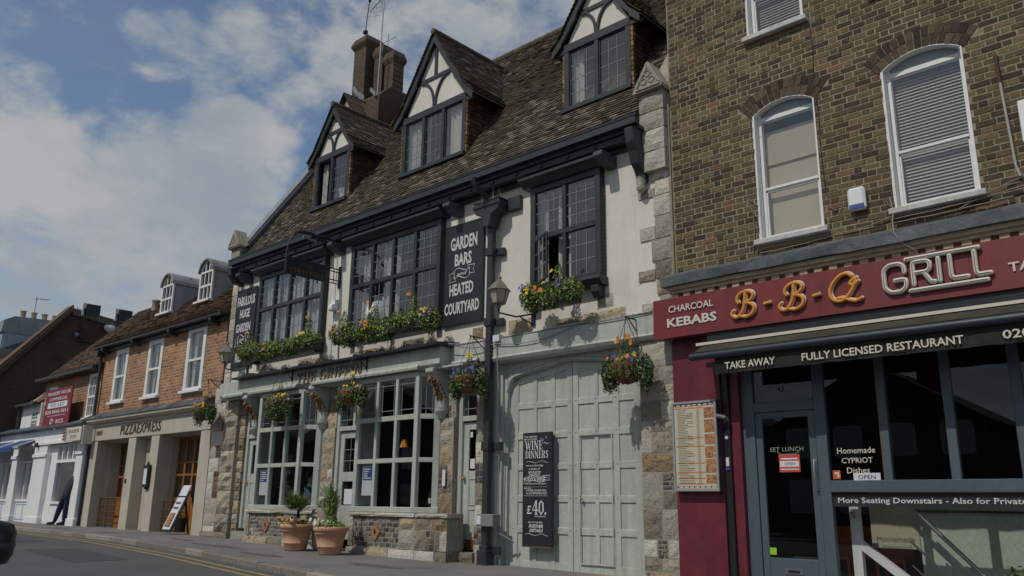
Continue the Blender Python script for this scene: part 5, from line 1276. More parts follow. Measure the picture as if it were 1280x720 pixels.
def window_box(x0, x1, z, y, label, sprigs, seed, nb=None):
    random.seed(seed)
    t = T('window_box', label, 'window box', ((x0+x1)/2, y, z), 'window boxes of bedding plants under the pub oriels')
    m = MB(); m.box(x0+.12, x1-.12, y-.12, y+.10, z-.22, z-.02); m.build('trough', black_w, t, bevel=.01)
    m = MB(); m.box(x0+.14, x1-.14, y-.1, y+.08, z-.02, z-.005); m.build('soil', soil_m, t)
    n = nb or max(3, round((x1-x0)/.42)); bl = []
    for i in range(n):
        u = (i+.5)/n; bl.append((x0+(x1-x0)*u+random.uniform(-.05, .05), y-.08+random.uniform(-.04, .04), z-.02+random.uniform(-.05, .08), (x1-x0)/n*.56, .22, random.uniform(.18, .28)))
    m = leaves(MB(), bl, int(5600*(x1-x0)/3+900), .028, droop=.08)
    for u in sprigs: m2 = leaves(m, [(x0+(x1-x0)*u, y-.02, z+.28, .09, .09, .22), (x0+(x1-x0)*u, y-.02, z+.42, .05, .05, .16)], 240, .022)
    m.build('foliage', leaf_g, t, kind='stuff')
    for mat, k in ((fl_p, 6), (fl_o, 4), (fl_y, 4)):
        pts = []
        for i in range(max(2, n//2)):
            b = random.choice(bl); cx = b[0]+random.uniform(-.1, .1); cz = b[2]+random.uniform(.0, .12)
            pts += [(cx+random.uniform(-.12, .12), b[1]-b[4]-.03+random.uniform(0, .05), cz+random.uniform(-.08, .08)) for _ in range(k)]
        flower_heads(MB(), pts, .028).build('blossom', mat, t, kind='stuff')
    m = MB(); pts = []
    for u in sprigs:
        for k in range(2 if len(sprigs) > 2 else 1):
            x = x0+(x1-x0)*(u-.03)+random.uniform(-.12, .12); h = random.uniform(.38, .58); m.tube([(x, y-.05, z+.05), (x+random.uniform(-.04, .04), y-.08, z+h)], .006, 4); pts += [(x, y-.1, z+h)]*1
    m.build('flower_stem', leaf_d, t, kind='stuff')
    flower_heads(MB(), pts, .042).build('tall_blossom', fl_o if len(sprigs) > 1 else fl_y, t, kind='stuff')
window_box(-19.15, -15.75, 4.66, -.44, 'window box of greenery under the left oriel beside the Fabulous board', [.86, .1], 11, 4)
window_box(-15.20, -11.85, 4.62, -.44, 'long window box with purple and orange flowers under the middle oriel', [.42, .80, .1], 12, 8)
window_box(-9.52, -8.25, 4.56, -.42, 'short window box of greenery under the right hand two light oriel', [.58], 13, 3)
def basket(x, yb, z, wall_y, label, seed, r=.25, hang='up', cols=(1, 1, 1), ivy=1.0, tall=2, cover=.10):
    r *= 1.18
    random.seed(seed)
    t = T('hanging_basket', label, 'hanging basket', (x, wall_y, z), 'hanging flower baskets along the street front')
    b = MB(); b.bar((x, wall_y-.01, z+.55), (x, wall_y-.01, z+.86), .03, .02); b.tube([(x, wall_y, z+.82), (x, yb, z+.82)], .012, 5); b.tube([(x, wall_y, z+.58), (x, (yb+wall_y)/2, z+.72), (x, yb+.06, z+.81)], .010, 5)
    b.ball((x, yb, z+.82), .022, 6); b.build('bracket', black_i, t)
    c = MB()
    for k in range(3): a = k*2.1+.4; c.tube([(x, yb, z+.81), (x+r*math.cos(a), yb+r*math.sin(a), z+.06)], .006, 4)
    c.build('chain', black_i, t)
    m = MB(); m.lathe([(.05, -.24), (r*.55, -.20), (r*.85, -.10), (r, .04), (r*.98, .06)], (x, yb, z), 14); m.build('bowl', coir, t)
    bl = [(x-r*1.05, yb-.0, z-.0, .15, .16, .24), (x+r*1.05, yb-.0, z-.0, .15, .16, .24), (x, yb-.06, z+.09-cover*.5, r*1.0, .2+cover*.3, .07+cover), (x-r*1.15, yb, z-.16, .10, .12, .14), (x+r*1.2, yb, z-.14, .10, .12, .14)]
    f = leaves(MB(), bl, int(2600*ivy), .028, droop=.14); leaves(f, [(x, yb, z+.25, .07, .07, .2)], 160, .022); f.build('foliage', leaf_d, t, kind='stuff')
    for mat, k in zip((fl_y, fl_p, fl_o), cols):
        pts = [(x+random.uniform(-r, r)*1.1, yb-random.uniform(.0, .22), z+random.uniform(.05, .20)) for _ in range(int(9*k))]
        flower_heads(MB(), pts, .032).build('blossom', mat, t, kind='stuff')
    m = MB(); pts = []
    for k in range(tall):
        a = random.uniform(-.2, .16); h = random.uniform(.38, .50); m.tube([(x+a*.4, yb, z+.1), (x+a, yb-.02, z+h)], .005, 4); pts.append((x+a, yb-.03, z+h))
    m.build('flower_stem', leaf_d, t, kind='stuff'); flower_heads(MB(), pts, .045).build('tall_blossom', fl_y if tall < 4 else fl_o, t, kind='stuff')
basket(-16.82, -.70, 3.22, -.42, 'hanging basket with yellow flowers before the left bay window', 21, cols=(2.6, .3, .6), cover=.26)
basket(-14.02, -.76, 3.20, -.42, 'hanging basket with coir bowl and yellow flowers between the two bay windows', 22, cols=(1.2, 1.3, .5))
basket(-10.84, -.50, 3.24, -.06, 'hanging basket of purple flowers before the narrow door by the rain pipe', 23, cols=(.2, 3.4, .1))
basket(-7.42, -.42, 3.12, -.06, 'hanging basket with orange daisies beside the maroon restaurant sign', 24, cols=(1.0, 1.4, .8), ivy=1.25, tall=5)
basket(-20.68, -.50, 3.32, -.12, 'hanging basket in bright mixed colours above the cream shopfront corner', 25, cols=(1.5, 1, 1.6), r=.24)
def pots():
    def pot(x, y, label, seed, fl):
        random.seed(seed); z = gz(x)
        t = T('terracotta_pot', label, 'plant pot', (x, y, z), 'terracotta pots on the pavement outside the pub')
        m = MB(); m.lathe([(.205, 0), (.215, .01), (.238, .13), (.246, .135), (.246, .15), (.242, .155), (.285, .37), (.305, .375), (.305, .395), (.295, .40), (.30, .41), (.335, .43), (.345, .50), (.33, .51), (.29, .49), (.27, .46)], (x, y, z), 28); m.build('pot', terra, t)
        m = MB(); m.lathe([(.28, .455), (.001, .46)], (x, y, z), 16); m.build('soil', soil_m, t)
        return t, z
    t, z = pot(-15.20, -1.05, 'terracotta pot with low spiky palm and pansies, left of the pair', 31, 0)
    def palm(t, x, y, z, n, L_, seed, up=.5, w=.018):
        random.seed(seed); m = MB()
        for i in range(n):
            a = random.uniform(0, 2*math.pi); e = random.uniform(up-.5, up+.7); l = L_*random.uniform(.65, 1.05)
            d = Vector((math.cos(a)*math.cos(e), math.sin(a)*math.cos(e), math.sin(e))); s = Vector((-d.y, d.x, 0)).normalized()*w
            p0 = Vector((x, y, z)); p1 = p0+d*l*.55; p2 = p0+d*l - Vector((0, 0, l*.10))
            m.add([p0-s*.4, p0+s*.4, p1+s, p1-s, p2], [(0, 1, 2, 3), (3, 2, 4)])
        m.build('frond', palm_g, t, kind='stuff')
    for k in range(5): palm(t, -15.24+random.uniform(-.1, .1), -1.05+random.uniform(-.1, .1), z+.78+random.uniform(-.06, .12), 46, .50, 40+k, .55, .015)
    m = MB(); m.tube([(-15.2, -1.05, z+.45), (-15.22, -1.03, z+.8)], .03, 6); m.build('stem', soil_m, t)
    leaves(MB(), [(-15.2, -1.1, z+.53, .30, .28, .07)], 500, .026).build('foliage', leaf_g, t, kind='stuff')
    for mat, k in ((fl_y, 24), (fl_p, 14), (fl_o, 6)): flower_heads(MB(), [(-15.2+random.uniform(-.3, .3), -1.05-random.uniform(.05, .34), z+random.uniform(.5, .64)) for _ in range(k)], .036).build('blossom', mat, t, kind='stuff')
    t, z = pot(-13.95, -1.10, 'terracotta pot with tall grassy plant, right of the pair beneath the bay', 32, 1)
    for k in range(4): palm(t, -13.98+random.uniform(-.06, .06), -1.1+random.uniform(-.06, .06), z+.66+k*.12, 36, .46, 50+k, 1.0, .012)
    leaves(MB(), [(-13.95, -1.1, z+.78, .11, .11, .42), (-14.0, -1.1, z+.95, .08, .08, .3)], 420, .026).build('tall_foliage', leaf_g, t, kind='stuff')
    leaves(MB(), [(-13.95, -1.15, z+.54, .33, .30, .09)], 700, .028, droop=.06).build('foliage', leaf_g, t, kind='stuff')
    for mat, k in ((fl_y, 7), (fl_w, 12)): flower_heads(MB(), [(-14.05+random.uniform(-.22, .15), -1.1-random.uniform(.1, .34), z+random.uniform(.52, .64)) for _ in range(k)], .036).build('blossom', mat, t, kind='stuff')
    x, y = -14.90, -.62; z = gz(x)
    t = T('stone_planter', 'tall pale tapering stone planter standing behind the terracotta pots', 'planter', (x, y, z))
    m = MB(); m.lathe([(.13, 0), (.17, .02), (.21, .16), (.245, .5), (.26, .82), (.25, .84), (.21, .83), (.2, .78)], (x, y, z), 24); m.build('planter_body', stone_pl, t)
    m = MB(); m.lathe([(.205, .79), (.001, .80)], (x, y, z), 12); m.build('soil', soil_m, t)
    leaves(MB(), [(x, y, z+.9, .16, .14, .13)], 240, .028).build('foliage', leaf_d, t, kind='stuff')
pots()
def seated(x, y, z, label, shirt, hair, face):
    """a customer sitting at the bay window"""
    t = T('person', label, 'person', (x, y, z))
    verts = [(0, 0, .48), (0, .0, .70), (0, .0, .92), (0, .01, 1.02), (0, .02, 1.09), (.20, .0, .93), (.25, -.12, .72), (.08, -.34, .74), (-.20, .0, .93), (-.25, -.12, .72), (-.08, -.34, .74), (.11, -.38, .50), (.12, -.42, .1), (-.11, -.38, .5), (-.12, -.42, .1)]
    edges = [(0, 1), (1, 2), (2, 3), (3, 4), (2, 5), (5, 6), (6, 7), (2, 8), (8, 9), (9, 10), (0, 11), (11, 12), (0, 13), (13, 14)]
    rad = [.15, .14, .15, .065, .06, .07, .05, .035, .07, .05, .035, .085, .05, .085, .05]
    c, s = math.cos(face), math.sin(face)
    me = bpy.data.meshes.new('body'); me.from_pydata([(a*c-b*s, a*s+b*c, q) for a, b, q in verts], edges, []); me.materials.append(shirt)
    o = bpy.data.objects.new('body', me); COL.objects.link(o); o.parent = t
    o.modifiers.new('skin', 'SKIN'); 
    for i, v in enumerate(me.skin_vertices[0].data): v.radius = (rad[i], rad[i]*.8); v.use_root = (i == 0)
    sb = o.modifiers.new('sub', 'SUBSURF'); sb.levels = 2; sb.render_levels = 2
    skin = M('skin', (.48, .27, .19), rough=.6, grain=.04)
    h = MB(); h.ball((x, y, z+1.2), .105, 16, sc=(.82, .95, 1.18)); h.ball((x+.105*s, y-.105*c, z+1.19), .02, 6); h.ball((x+.085*c, y+.085*s, z+1.19), .024, 6, sc=(.5, 1, 1.2)); h.ball((x-.085*c, y-.085*s, z+1.19), .024, 6, sc=(.5, 1, 1.2)); h.tube([(x, y+.01, z+1.02), (x, y, z+1.14)], .05, 10)
    h.build('head', skin, t)
    h = MB(); h.ball((x-.02*s, y+.02*c, z+1.225), .115, 16, sc=(.86, .98, 1.12)); h.build('hair', M(hair[0], hair[1], rough=.8), t)
    ch = MB(); ch.box(x-.2, x+.2, y-.2, y+.2, z+.42, z+.45); ch.box(x-.2, x+.2, y+.18, y+.22, z+.45, z+.85)
    for i in (-.18, .18):
        for j in (-.18, .18): ch.box(x+i-.02, x+i+.02, y+j-.02, y+j+.02, z, z+.42)
    k = T('chair', 'dark chair under the customer seen through ' + ('the left bay, grey shirt' if x > -17 else 'the left bay, dark clothes'), 'chair', (x, y, z)); ch.build('seat_frame', MATS['dark_oak'], k)
seated(-16.72, .22, .42, 'customer in a grey blue shirt seated inside the left bay window', M('grey_blue_shirt', (.10, .125, .17), rough=.9), ('dark_hair', (.015, .011, .009)), 2.2)
seated(-17.9, .35, .42, 'customer in dark clothes seated further inside the left bay window', M('dark_jumper', (.012, .012, .016), rough=.9), ('brown_hair', (.03, .018, .012)), -2.0)
def posters():
    for x0, lab in ((-18.05, 'blue and white poster in the lower left pane of the left bay'), (-14.12, 'blue and white poster in the lower left pane of the right bay')):
        t = T('poster', lab, 'poster', (x0+.2, -.29, 1.15))
        m = MB(); m.box(x0, x0+.36, -.296, -.290, 1.2, 1.78); m.build('sheet', paper_m, t)
        m = MB(); m.box(x0+.02, x0+.34, -.2985, -.2965, 1.50, 1.76); m.build('print', blue_p, t)
        m = MB(); [m.box(x0+.05, x0+.05+random.uniform(.1, .24), -.300, -.2987, 1.53+k*.045, 1.552+k*.045) for k in range(5)]; m.build('heading', paper_m, t)
    t = T('bottle', 'wine bottle with pale label on the right bay window sill', 'bottle', (-12.32, -.1, 1.0))
    m = MB(); m.lathe([(.04, 0), (.04, .2), (.015, .28), (.015, .36)], (-12.32, -.02, 1.0), 12); m.build('glass', M('dark_bottle', (.01, .02, .01), rough=.2), t)
    m = MB(); m.lathe([(.0415, .06), (.0415, .16)], (-12.32, -.02, 1.0), 12); m.build('bottle_label', letter_c, t)
posters()
random.seed(99)
# ================================================================== THE RESTAURANT BUILDING
rb = T('brick_building', 'tall yellow brown stock brick building with white sash windows above the maroon grill front', 'building', (-2, 1, 0))
BX0, BX1, BZ0, BZ1 = -6.735, 1.6, 4.5, 10.6
WINS = [(-5.28, -4.32, 4.87, 6.84, 7.00, 'blind'), (-3.36, -2.34, 4.90, 6.89, 7.06, 'slats'), (-5.27, -4.37, 8.20, 10.0, 10.12, 'slats'), (-3.36, -2.40, 8.20, 10.0, 10.12, 'blind'), (-0.9, .1, 4.9, 6.89, 7.06, 'blind')]
def arch_z(w, x):
    x0, x1, z0, zs, zc, _ = w; c = (x0+x1)/2; h = (x1-x0)/2; s = zc-zs; Rr = (h*h+s*s)/(2*s); return zc-Rr+math.sqrt(max(0, Rr*Rr-(x-c)**2))
def brick_building():
    m = MB(); wall_holes(m, BX0, BX1, BZ0-.2, BZ1, .006, .34, [(w[0], w[1], w[2], w[4]+.0) for w in WINS])
    for w in WINS:                                   # spandrels close the square hole down to the arch
        n = 14
        for i in range(n):
            a, b = w[0]+(w[1]-w[0])*i/n, w[0]+(w[1]-w[0])*(i+1)/n
            m.add([(a, .006, arch_z(w, a)), (b, .006, arch_z(w, b)), (b, .006, w[4]), (a, .006, w[4]), (a, .20, arch_z(w, a)), (b, .20, arch_z(w, b))], [(0, 1, 2, 3), (0, 4, 5, 1)])
    m.box(BX0, BX0+.02, .0, 6, 0, BZ1); m.build('mortar_wall', mortar_b, rb)
    m = MB(); m.box(BX0+.02, BX0+.3, .35, 7, 0, BZ1); m.box(BX1-.3, BX1, .35, 7, 0, BZ1); m.box(BX0+.3, BX1, 6.7, 7, 0, BZ1); m.box(BX0, BX1, -.0, 7, BZ1, BZ1+.12); m.build('side_wall', brick_bg, rb)
    m = MB(); m.box(BX0+.3, BX1-.3, 3.0, 3.1, 4.4, BZ1); m.box(BX0+.3, BX1-.3, .35, 3.0, 4.3, 4.45); m.box(BX0+.3, BX1-.3, .35, 3.0, 7.6, 7.7); m.build('upper_room', room_i, rb)
    C = .090; bricks = []
    z = BZ0-.05; k = 0
    AR = .30
    def blocked(a, b, z0, z1):
        for w in WINS:
            c = (w[0]+w[1])/2; h = (w[1]-w[0])/2
            if b > w[0]+.004 and a < w[1]-.004 and z1 > w[2] and z0 < w[3]: return ('cut', w)
            if w[3]-.005 <= (z0+z1)/2 < w[4]+AR+.04:
                s = w[4]-w[3]; Rr = (h*h+s*s)/(2*s); cz = w[4]-Rr; r0 = math.hypot(h, w[3]-cz); half = math.atan2(h, w[3]-cz)*1.0
                xm, zm = (a+b)/2, (z0+z1)/2; rr = math.hypot(xm-c, zm-cz); an = abs(math.atan2(xm-c, zm-cz))
                if rr < Rr+AR-.02 and an < half+.06: return ('arch', w)
        return None
    while z < BZ1:
        x = BX0+.03 + (-.059 if k % 2 else 0); j = 0
        band = 1 if (6.62 < z < 6.68 or 6.80 < z < 6.87) else 0
        while x < BX1:
            L_ = .225 if (j + k) % 2 else .106; j += 1
            a, b = max(x, BX0+.01), min(x+L_, BX1); x += L_+.013
            if b-a < .04: continue
            # bricks are cut at the window reveals
            segs = [(a, b)]
            bl = blocked(a, b, z, z+C-.013)
            if bl and bl[0] == 'cut':
                w = bl[1]; segs = []
                if a < w[0]-.03: segs.append((a, w[0]))
                if b > w[1]+.03: segs.append((w[1], b))
            elif bl: continue
            for p, q in segs: bricks.append((p, q, z, 1 if (band and a < -5.3 and random.random() < .75) or random.random() < .025 else 0))
        z += C; k += 1
    def shape(w, h=C-.013, d=.03):
        j = lambda: random.uniform(-.004, .004)
        vs = [(sx*w/2+j(), 0 if sy else d, sz*h/2+j()*.8) for sx in (-1, 1) for sy in (1, 0) for sz in (-1, 1)]
        # the face gets worn arrises: an inset front
        f = []; v = []
        w2, h2 = w/2, h/2; e = .006
        v = [(-w2+j(), e, -h2+j()), (w2+j(), e, -h2+j()), (w2+j(), e, h2+j()), (-w2+j(), e, h2+j()), (-w2+e+abs(j()), 0, -h2+e), (w2-e-abs(j()), 0, -h2+e), (w2-e-abs(j()), 0, h2-e), (-w2+e, 0, h2-e),
             (-w2, d, -h2), (w2, d, -h2), (w2, d, h2), (-w2, d, h2)]
        f = [(4, 5, 6, 7), (0, 1, 5, 4), (1, 2, 6, 5), (2, 3, 7, 6), (3, 0, 4, 7), (0, 8, 9, 1), (1, 9, 10, 2), (2, 10, 11, 3), (3, 11, 8, 0)]
        return v, f
    inview = []
    for br in bricks:
        px = project(((br[0]+br[1])/2, 0, br[2]+.04))
        vis = -5 < px[0] < 1285 and -5 < px[1] < 725 and br[1]-br[0] > .09
        d = (Vector(((br[0]+br[1])/2, 0, br[2]))-CAM).length
        inview.append((0 if vis else 1, d, br))
    inview.sort(key=lambda t: (t[0], t[1]))
    lib = {}
    def lib_mesh(w, mt):
        key = (round(w/.01), mt, random.randrange(3))
        if key not in lib:
            v, f = shape(round(w/.01)*.01); me = bpy.data.meshes.new('brick'); me.from_pydata(v, [], f); me.materials.append(brick_r if mt else brick_m); lib[key] = me
        return lib[key]
    o0 = root_loc(rb)
    for i, (nv, d, br) in enumerate(inview[:300]):
        o = bpy.data.objects.new('brick', lib_mesh(br[1]-br[0], br[3])); COL.objects.link(o); o.parent = rb
        o.location = ((br[0]+br[1])/2-o0.x, random.uniform(-.003, .004)-o0.y, br[2]+(C-.013)/2-o0.z); o.rotation_euler = (0, random.uniform(-.008, .008), 0)
    for nm, want, mt in (('brickwork', 0, brick_m), ('reddish_brickwork', 1, brick_r)):
        m = MB()
        for nv, d, br in inview[300:]:
            if br[3] != want: continue
            v, f = shape(br[1]-br[0]); cx = (br[0]+br[1])/2; y = random.uniform(-.003, .004); cz = br[2]+(C-.013)/2; tl = random.uniform(-.01, .01)
            m.add([(cx+p[0], y+p[1], cz+p[2]+p[0]*tl) for p in v], f)
        m.build(nm, mt, rb, kind='stuff')
    # gauged arches, two rings of voussoirs
    for w in WINS:
        c = (w[0]+w[1])/2; h = (w[1]-w[0])/2; s = w[4]-w[3]; Rr = (h*h+s*s)/(2*s); cz = w[4]-Rr; half = math.atan2(h, w[3]-cz)+.05; m = MB()
        ring = .142
        for q in range(2):
            r0 = Rr+.006+q*(ring+.012); n = int(2*half*r0/.088)
            for i in range(n):
                a0 = -half+2*half*i/n; a1 = -half+2*half*(i+1)/n - .010/r0; j = random.uniform(-.003, .003)
                P = lambda a, r, y: (c+r*math.sin(a), y+j, cz+r*math.cos(a))
                m.add([P(a0, r0, -.004), P(a1, r0, -.004), P(a1, r0+ring, -.004), P(a0, r0+ring, -.004), P(a0, r0, .03), P(a1, r0, .03), P(a1, r0+ring, .03), P(a0, r0+ring, .03)], [(0, 1, 2, 3), (0, 4, 5, 1), (1, 5, 6, 2), (2, 6, 7, 3), (3, 7, 4, 0)])
        m.build('arch_bricks', brick_arch, rb, kind='stuff')
    m = MB()                                        # the wandering vertical joint between the two windows
    m.tube([(-4.285, -.004, 8.05), (-4.27, -.004, 7.6), (-4.29, -.004, 7.2), (-4.265, -.004, 6.6), (-4.28, -.004, 6.0), (-4.26, -.004, 5.3)], .006, 4); m.build('wall_crack', black_i, rb)
brick_building()
def sash(w, kindx):
    x0, x1, z0, zs, zc, k = w
    o = bpy.data.objects.new('sash_window', None); COL.objects.link(o); o.parent = rb
    m = MB()                                        # painted reveals, the arch soffit included
    n = 12; yb = .20
    for i in range(n):
        a, b = x0+(x1-x0)*i/n, x0+(x1-x0)*(i+1)/n; za, zb = arch_z(w, a), arch_z(w, b)
        m.add([(a, .0, za-.004), (b, .0, zb-.004), (b, yb, zb-.004), (a, yb, za-.004), (a, .0, za+.012), (b, .0, zb+.012)], [(0, 1, 2, 3), (0, 4, 5, 1)])
    m.box(x0-.0, x0+.022, -.006, yb, z0, zs); m.box(x1-.022, x1+.0, -.006, yb, z0, zs)
    z = z0
    while z < zs-.05: m.jbox(x0-.014+random.uniform(0, .012), x0+.01, -.008, -.003, z, z+.088, .003); z += .09
    m.build('painted_reveal', white_f, o)
    m = MB(); f = .055; y = .12; zm = z0+(zs-z0)*.40; a, b = x0+.02, x1-.02; zt = zs-.08
    m.box(a, a+f, y, y+.08, z0, zs+.05); m.box(b-f, b, y, y+.08, z0, zs+.05); m.box(a+f, b-f, y-.004, y+.08, zt, zt+.07); m.box(a+f, b-f, y-.002, y+.08, z0+.0, z0+.07)
    m.box(a+f, b-f, y-.012, y+.03, zm-.012, zm+.028); m.box(a+f, b-f, y+.012, y+.06, zm-.045, zm-.014)
    m.box(a+f, a+f+.022, y+.012, y+.06, z0+.07, zm); m.box(b-f-.022, b-f, y+.012, y+.06, z0+.07, zm)
    m.build('sash_frame', white_f, o, bevel=.004)
    h = MB(); n = 10; P = [(x0+.03+(x1-x0-.06)*i/n) for i in range(n+1)]
    h.add([(p, y+.02, arch_z(w, p)-.012) for p in P] + [(p, y+.02, zt+.07) for p in P], [(i, i+1, n+2+i, n+1+i) for i in range(n)]); h.build('arch_head_panel', M('pale_blue_grey', (.30, .34, .38), rough=.5, grain=.06), o)
    glazed(o, a+f, b-f, zm+.028, zt, y+.01, None, glass_s); glazed(o, a+f+.022, b-f-.022, z0+.07, zm-.045, y+.035, None, glass_s)
    if k == 'blind':
        m = MB()
        for (c0, c1) in ((z0+.02, z0+(zs-z0)*.62), (z0+(zs-z0)*.62, zs-.2)): m.add([(a, y+.12, c0), (b, y+.12, c0), (b, y+.14, c1), (a, y+.14, c1)], [(0, 1, 2, 3)])
        m.box(a, b, y+.11, y+.13, z0+(zs-z0)*.62-.01, z0+(zs-z0)*.62+.012); m.build('roller_blind', blind_m, o)
    else:
        m = MB(); z = z0+.05
        while z < zs: m.add([(a+.02, y+.11, z), (b-.02, y+.11, z), (b-.02, y+.135, z+.034), (a+.02, y+.135, z+.034)], [(0, 1, 2, 3)]); z += .047
        m.build('venetian_slats', slat_m, o, kind='stuff')
    m = MB(); m.prism([(-.10, z0-.10), (-.10, z0-.02), (.14, z0+.01), (.14, z0-.10)], 'x', x0-.07, x1+.07); m.build('window_sill', M('weathered_white', (.58, .58, .56), (.40, .39, .36), scale=5, rough=.8, bump=.4, bscale=30, grain=.15, spots=(.2, .19, .17), spot_scale=12, spot_thr=.62), o, bevel=.01)
    u = MB(); u.box(x0-.05, x1+.05, -.004, .02, z0-.15, z0-.10); u.build('sill_bed', mortar_b if k == 'blind' else brick_r, o)
for w in WINS: sash(w, 0)
def shop_top():
    m = MB(); x0, x1 = -6.80, BX1
    pr = [(-.36, 4.33), (-.37, 4.47), (-.30, 4.50), (.0, 4.62), (.0, 4.33)]
    n = 26; v = []
    for i in range(n+1):
        x = x0+(x1-x0)*i/n; dz = [random.uniform(-.012, .012) for _ in pr]
        v += [(x, p[0]+dz[k]*.6, p[1]+dz[k]*(0 if k in (3, 4) else 1)) for k, p in enumerate(pr)]
    q = len(pr); m.add(v, [(i*q+j, i*q+(j+1) % q, (i+1)*q+(j+1) % q, (i+1)*q+j) for i in range(n) for j in range(q)] + [tuple(range(q)), tuple(range(n*q, n*q+q))]); m.build('lead_cornice', lead_m, rb)
    m = MB(); m.box(x0+.08, BX1, -.30, 0, 4.27, 4.33); m.box(x0+.1, BX1, -.26, 0, 4.22, 4.27); m.box(x0+.12, BX1, -.16, .2, 4.0, 4.22); m.build('stucco_cornice', stucco, rb)
    x = -6.68; i = 0
    while x < BX1-.2: m = MB(); m.box(x, x+.11, -.24, -.16, 4.10, 4.22); m.build('dentil', stucco, rb); x += .205
    e = T('wall_cables', 'tangle of thin grey cables strung along the brick above the lead cornice', 'cable', (-3, -.05, 4.8))
    m = MB(); random.seed(5)
    for a, b, s in (((-4.2, -.02, 4.72), (-3.3, -.03, 4.80), .03), ((-3.45, -.05, 4.78), (-1.0, -.04, 4.86), .05), ((-3.4, -.06, 4.74), (-1.2, -.05, 4.92), .06), ((-3.4, -.04, 4.70), (-2.0, -.05, 4.72), .02), ((-2.6, -.05, 4.70), (-1.5, -.02, 5.02), -.03), ((-5.3, -.02, 4.66), (-4.2, -.02, 4.70), .015)):
        p, q = Vector(a), Vector(b); m.tube([p.lerp(q, t/9)-Vector((0, 0, s*math.sin(math.pi*t/9)+random.uniform(-.006, .006))) for t in range(10)], .008, 4)
    m.tube([(-3.42, -.03, 4.93), (-3.46, -.04, 5.02), (-3.41, -.05, 5.05), (-3.38, -.05, 4.85), (-3.36, -.2, 4.66), (-3.30, -.38, 4.45), (-3.22, -.34, 4.3), (-3.1, -.28, 4.2)], .010, 5)
    m.tube([(-5.44, -.02, 5.55), (-5.36, -.02, 5.30), (-5.36, -.02, 4.95), (-5.40, -.02, 4.7)], .007, 4); m.tube([(-5.44, -.02, 5.55), (-5.28, -.02, 5.40)], .007, 4)
    m.tube([(-4.22, -.02, 5.12), (-4.14, -.02, 5.05), (-4.05, -.02, 5.10), (-4.12, -.02, 4.98)], .007, 4)
    m.build('wire', M('pale_cable', (.24, .22, .18), rough=.7), e)
    c = T('wall_conduit', 'rusty topped pale conduit pipe running down the brick right of the windows', 'pipe', (-1.9, -.04, 5.8))
    m = MB(); m.tube([(-1.965, -.035, 6.22), (-1.93, -.035, 5.1), (-1.90, -.035, 4.95)], .018, 6); m.build('pipe', M('pale_conduit', (.36, .35, .31), rough=.6), c)
    m = MB(); m.tube([(-1.975, -.03, 6.58), (-1.965, -.035, 6.22)], .024, 6); m.box(-2.0, -1.95, -.03, 0, 6.55, 6.6); m.build('rusty_sleeve', M('rust', (.09, .045, .03), rough=.9, grain=.3), c)
    b = T('alarm_box', 'white rounded alarm box with blue strip between the two sash windows', 'alarm', (-3.83, -.04, 4.96))
    m = MB(); m.box(-3.945, -3.71, -.10, 0, 4.97, 5.29); m.build('cover', white_p, b, bevel=.03)
    m = MB(); m.box(-3.925, -3.73, -.104, -.09, 4.985, 5.045); m.build('blue_strip', blue_p, b)
    b = T('white_cabinet', 'plain white wall cabinet cut by the right edge above the lead cornice', 'box', (-1.55, -.1, 5.3))
    m = MB(); m.box(-1.80, -1.30, -.16, 0, 5.32, 5.86); m.build('casing', white_p, b, bevel=.01)
shop_top()
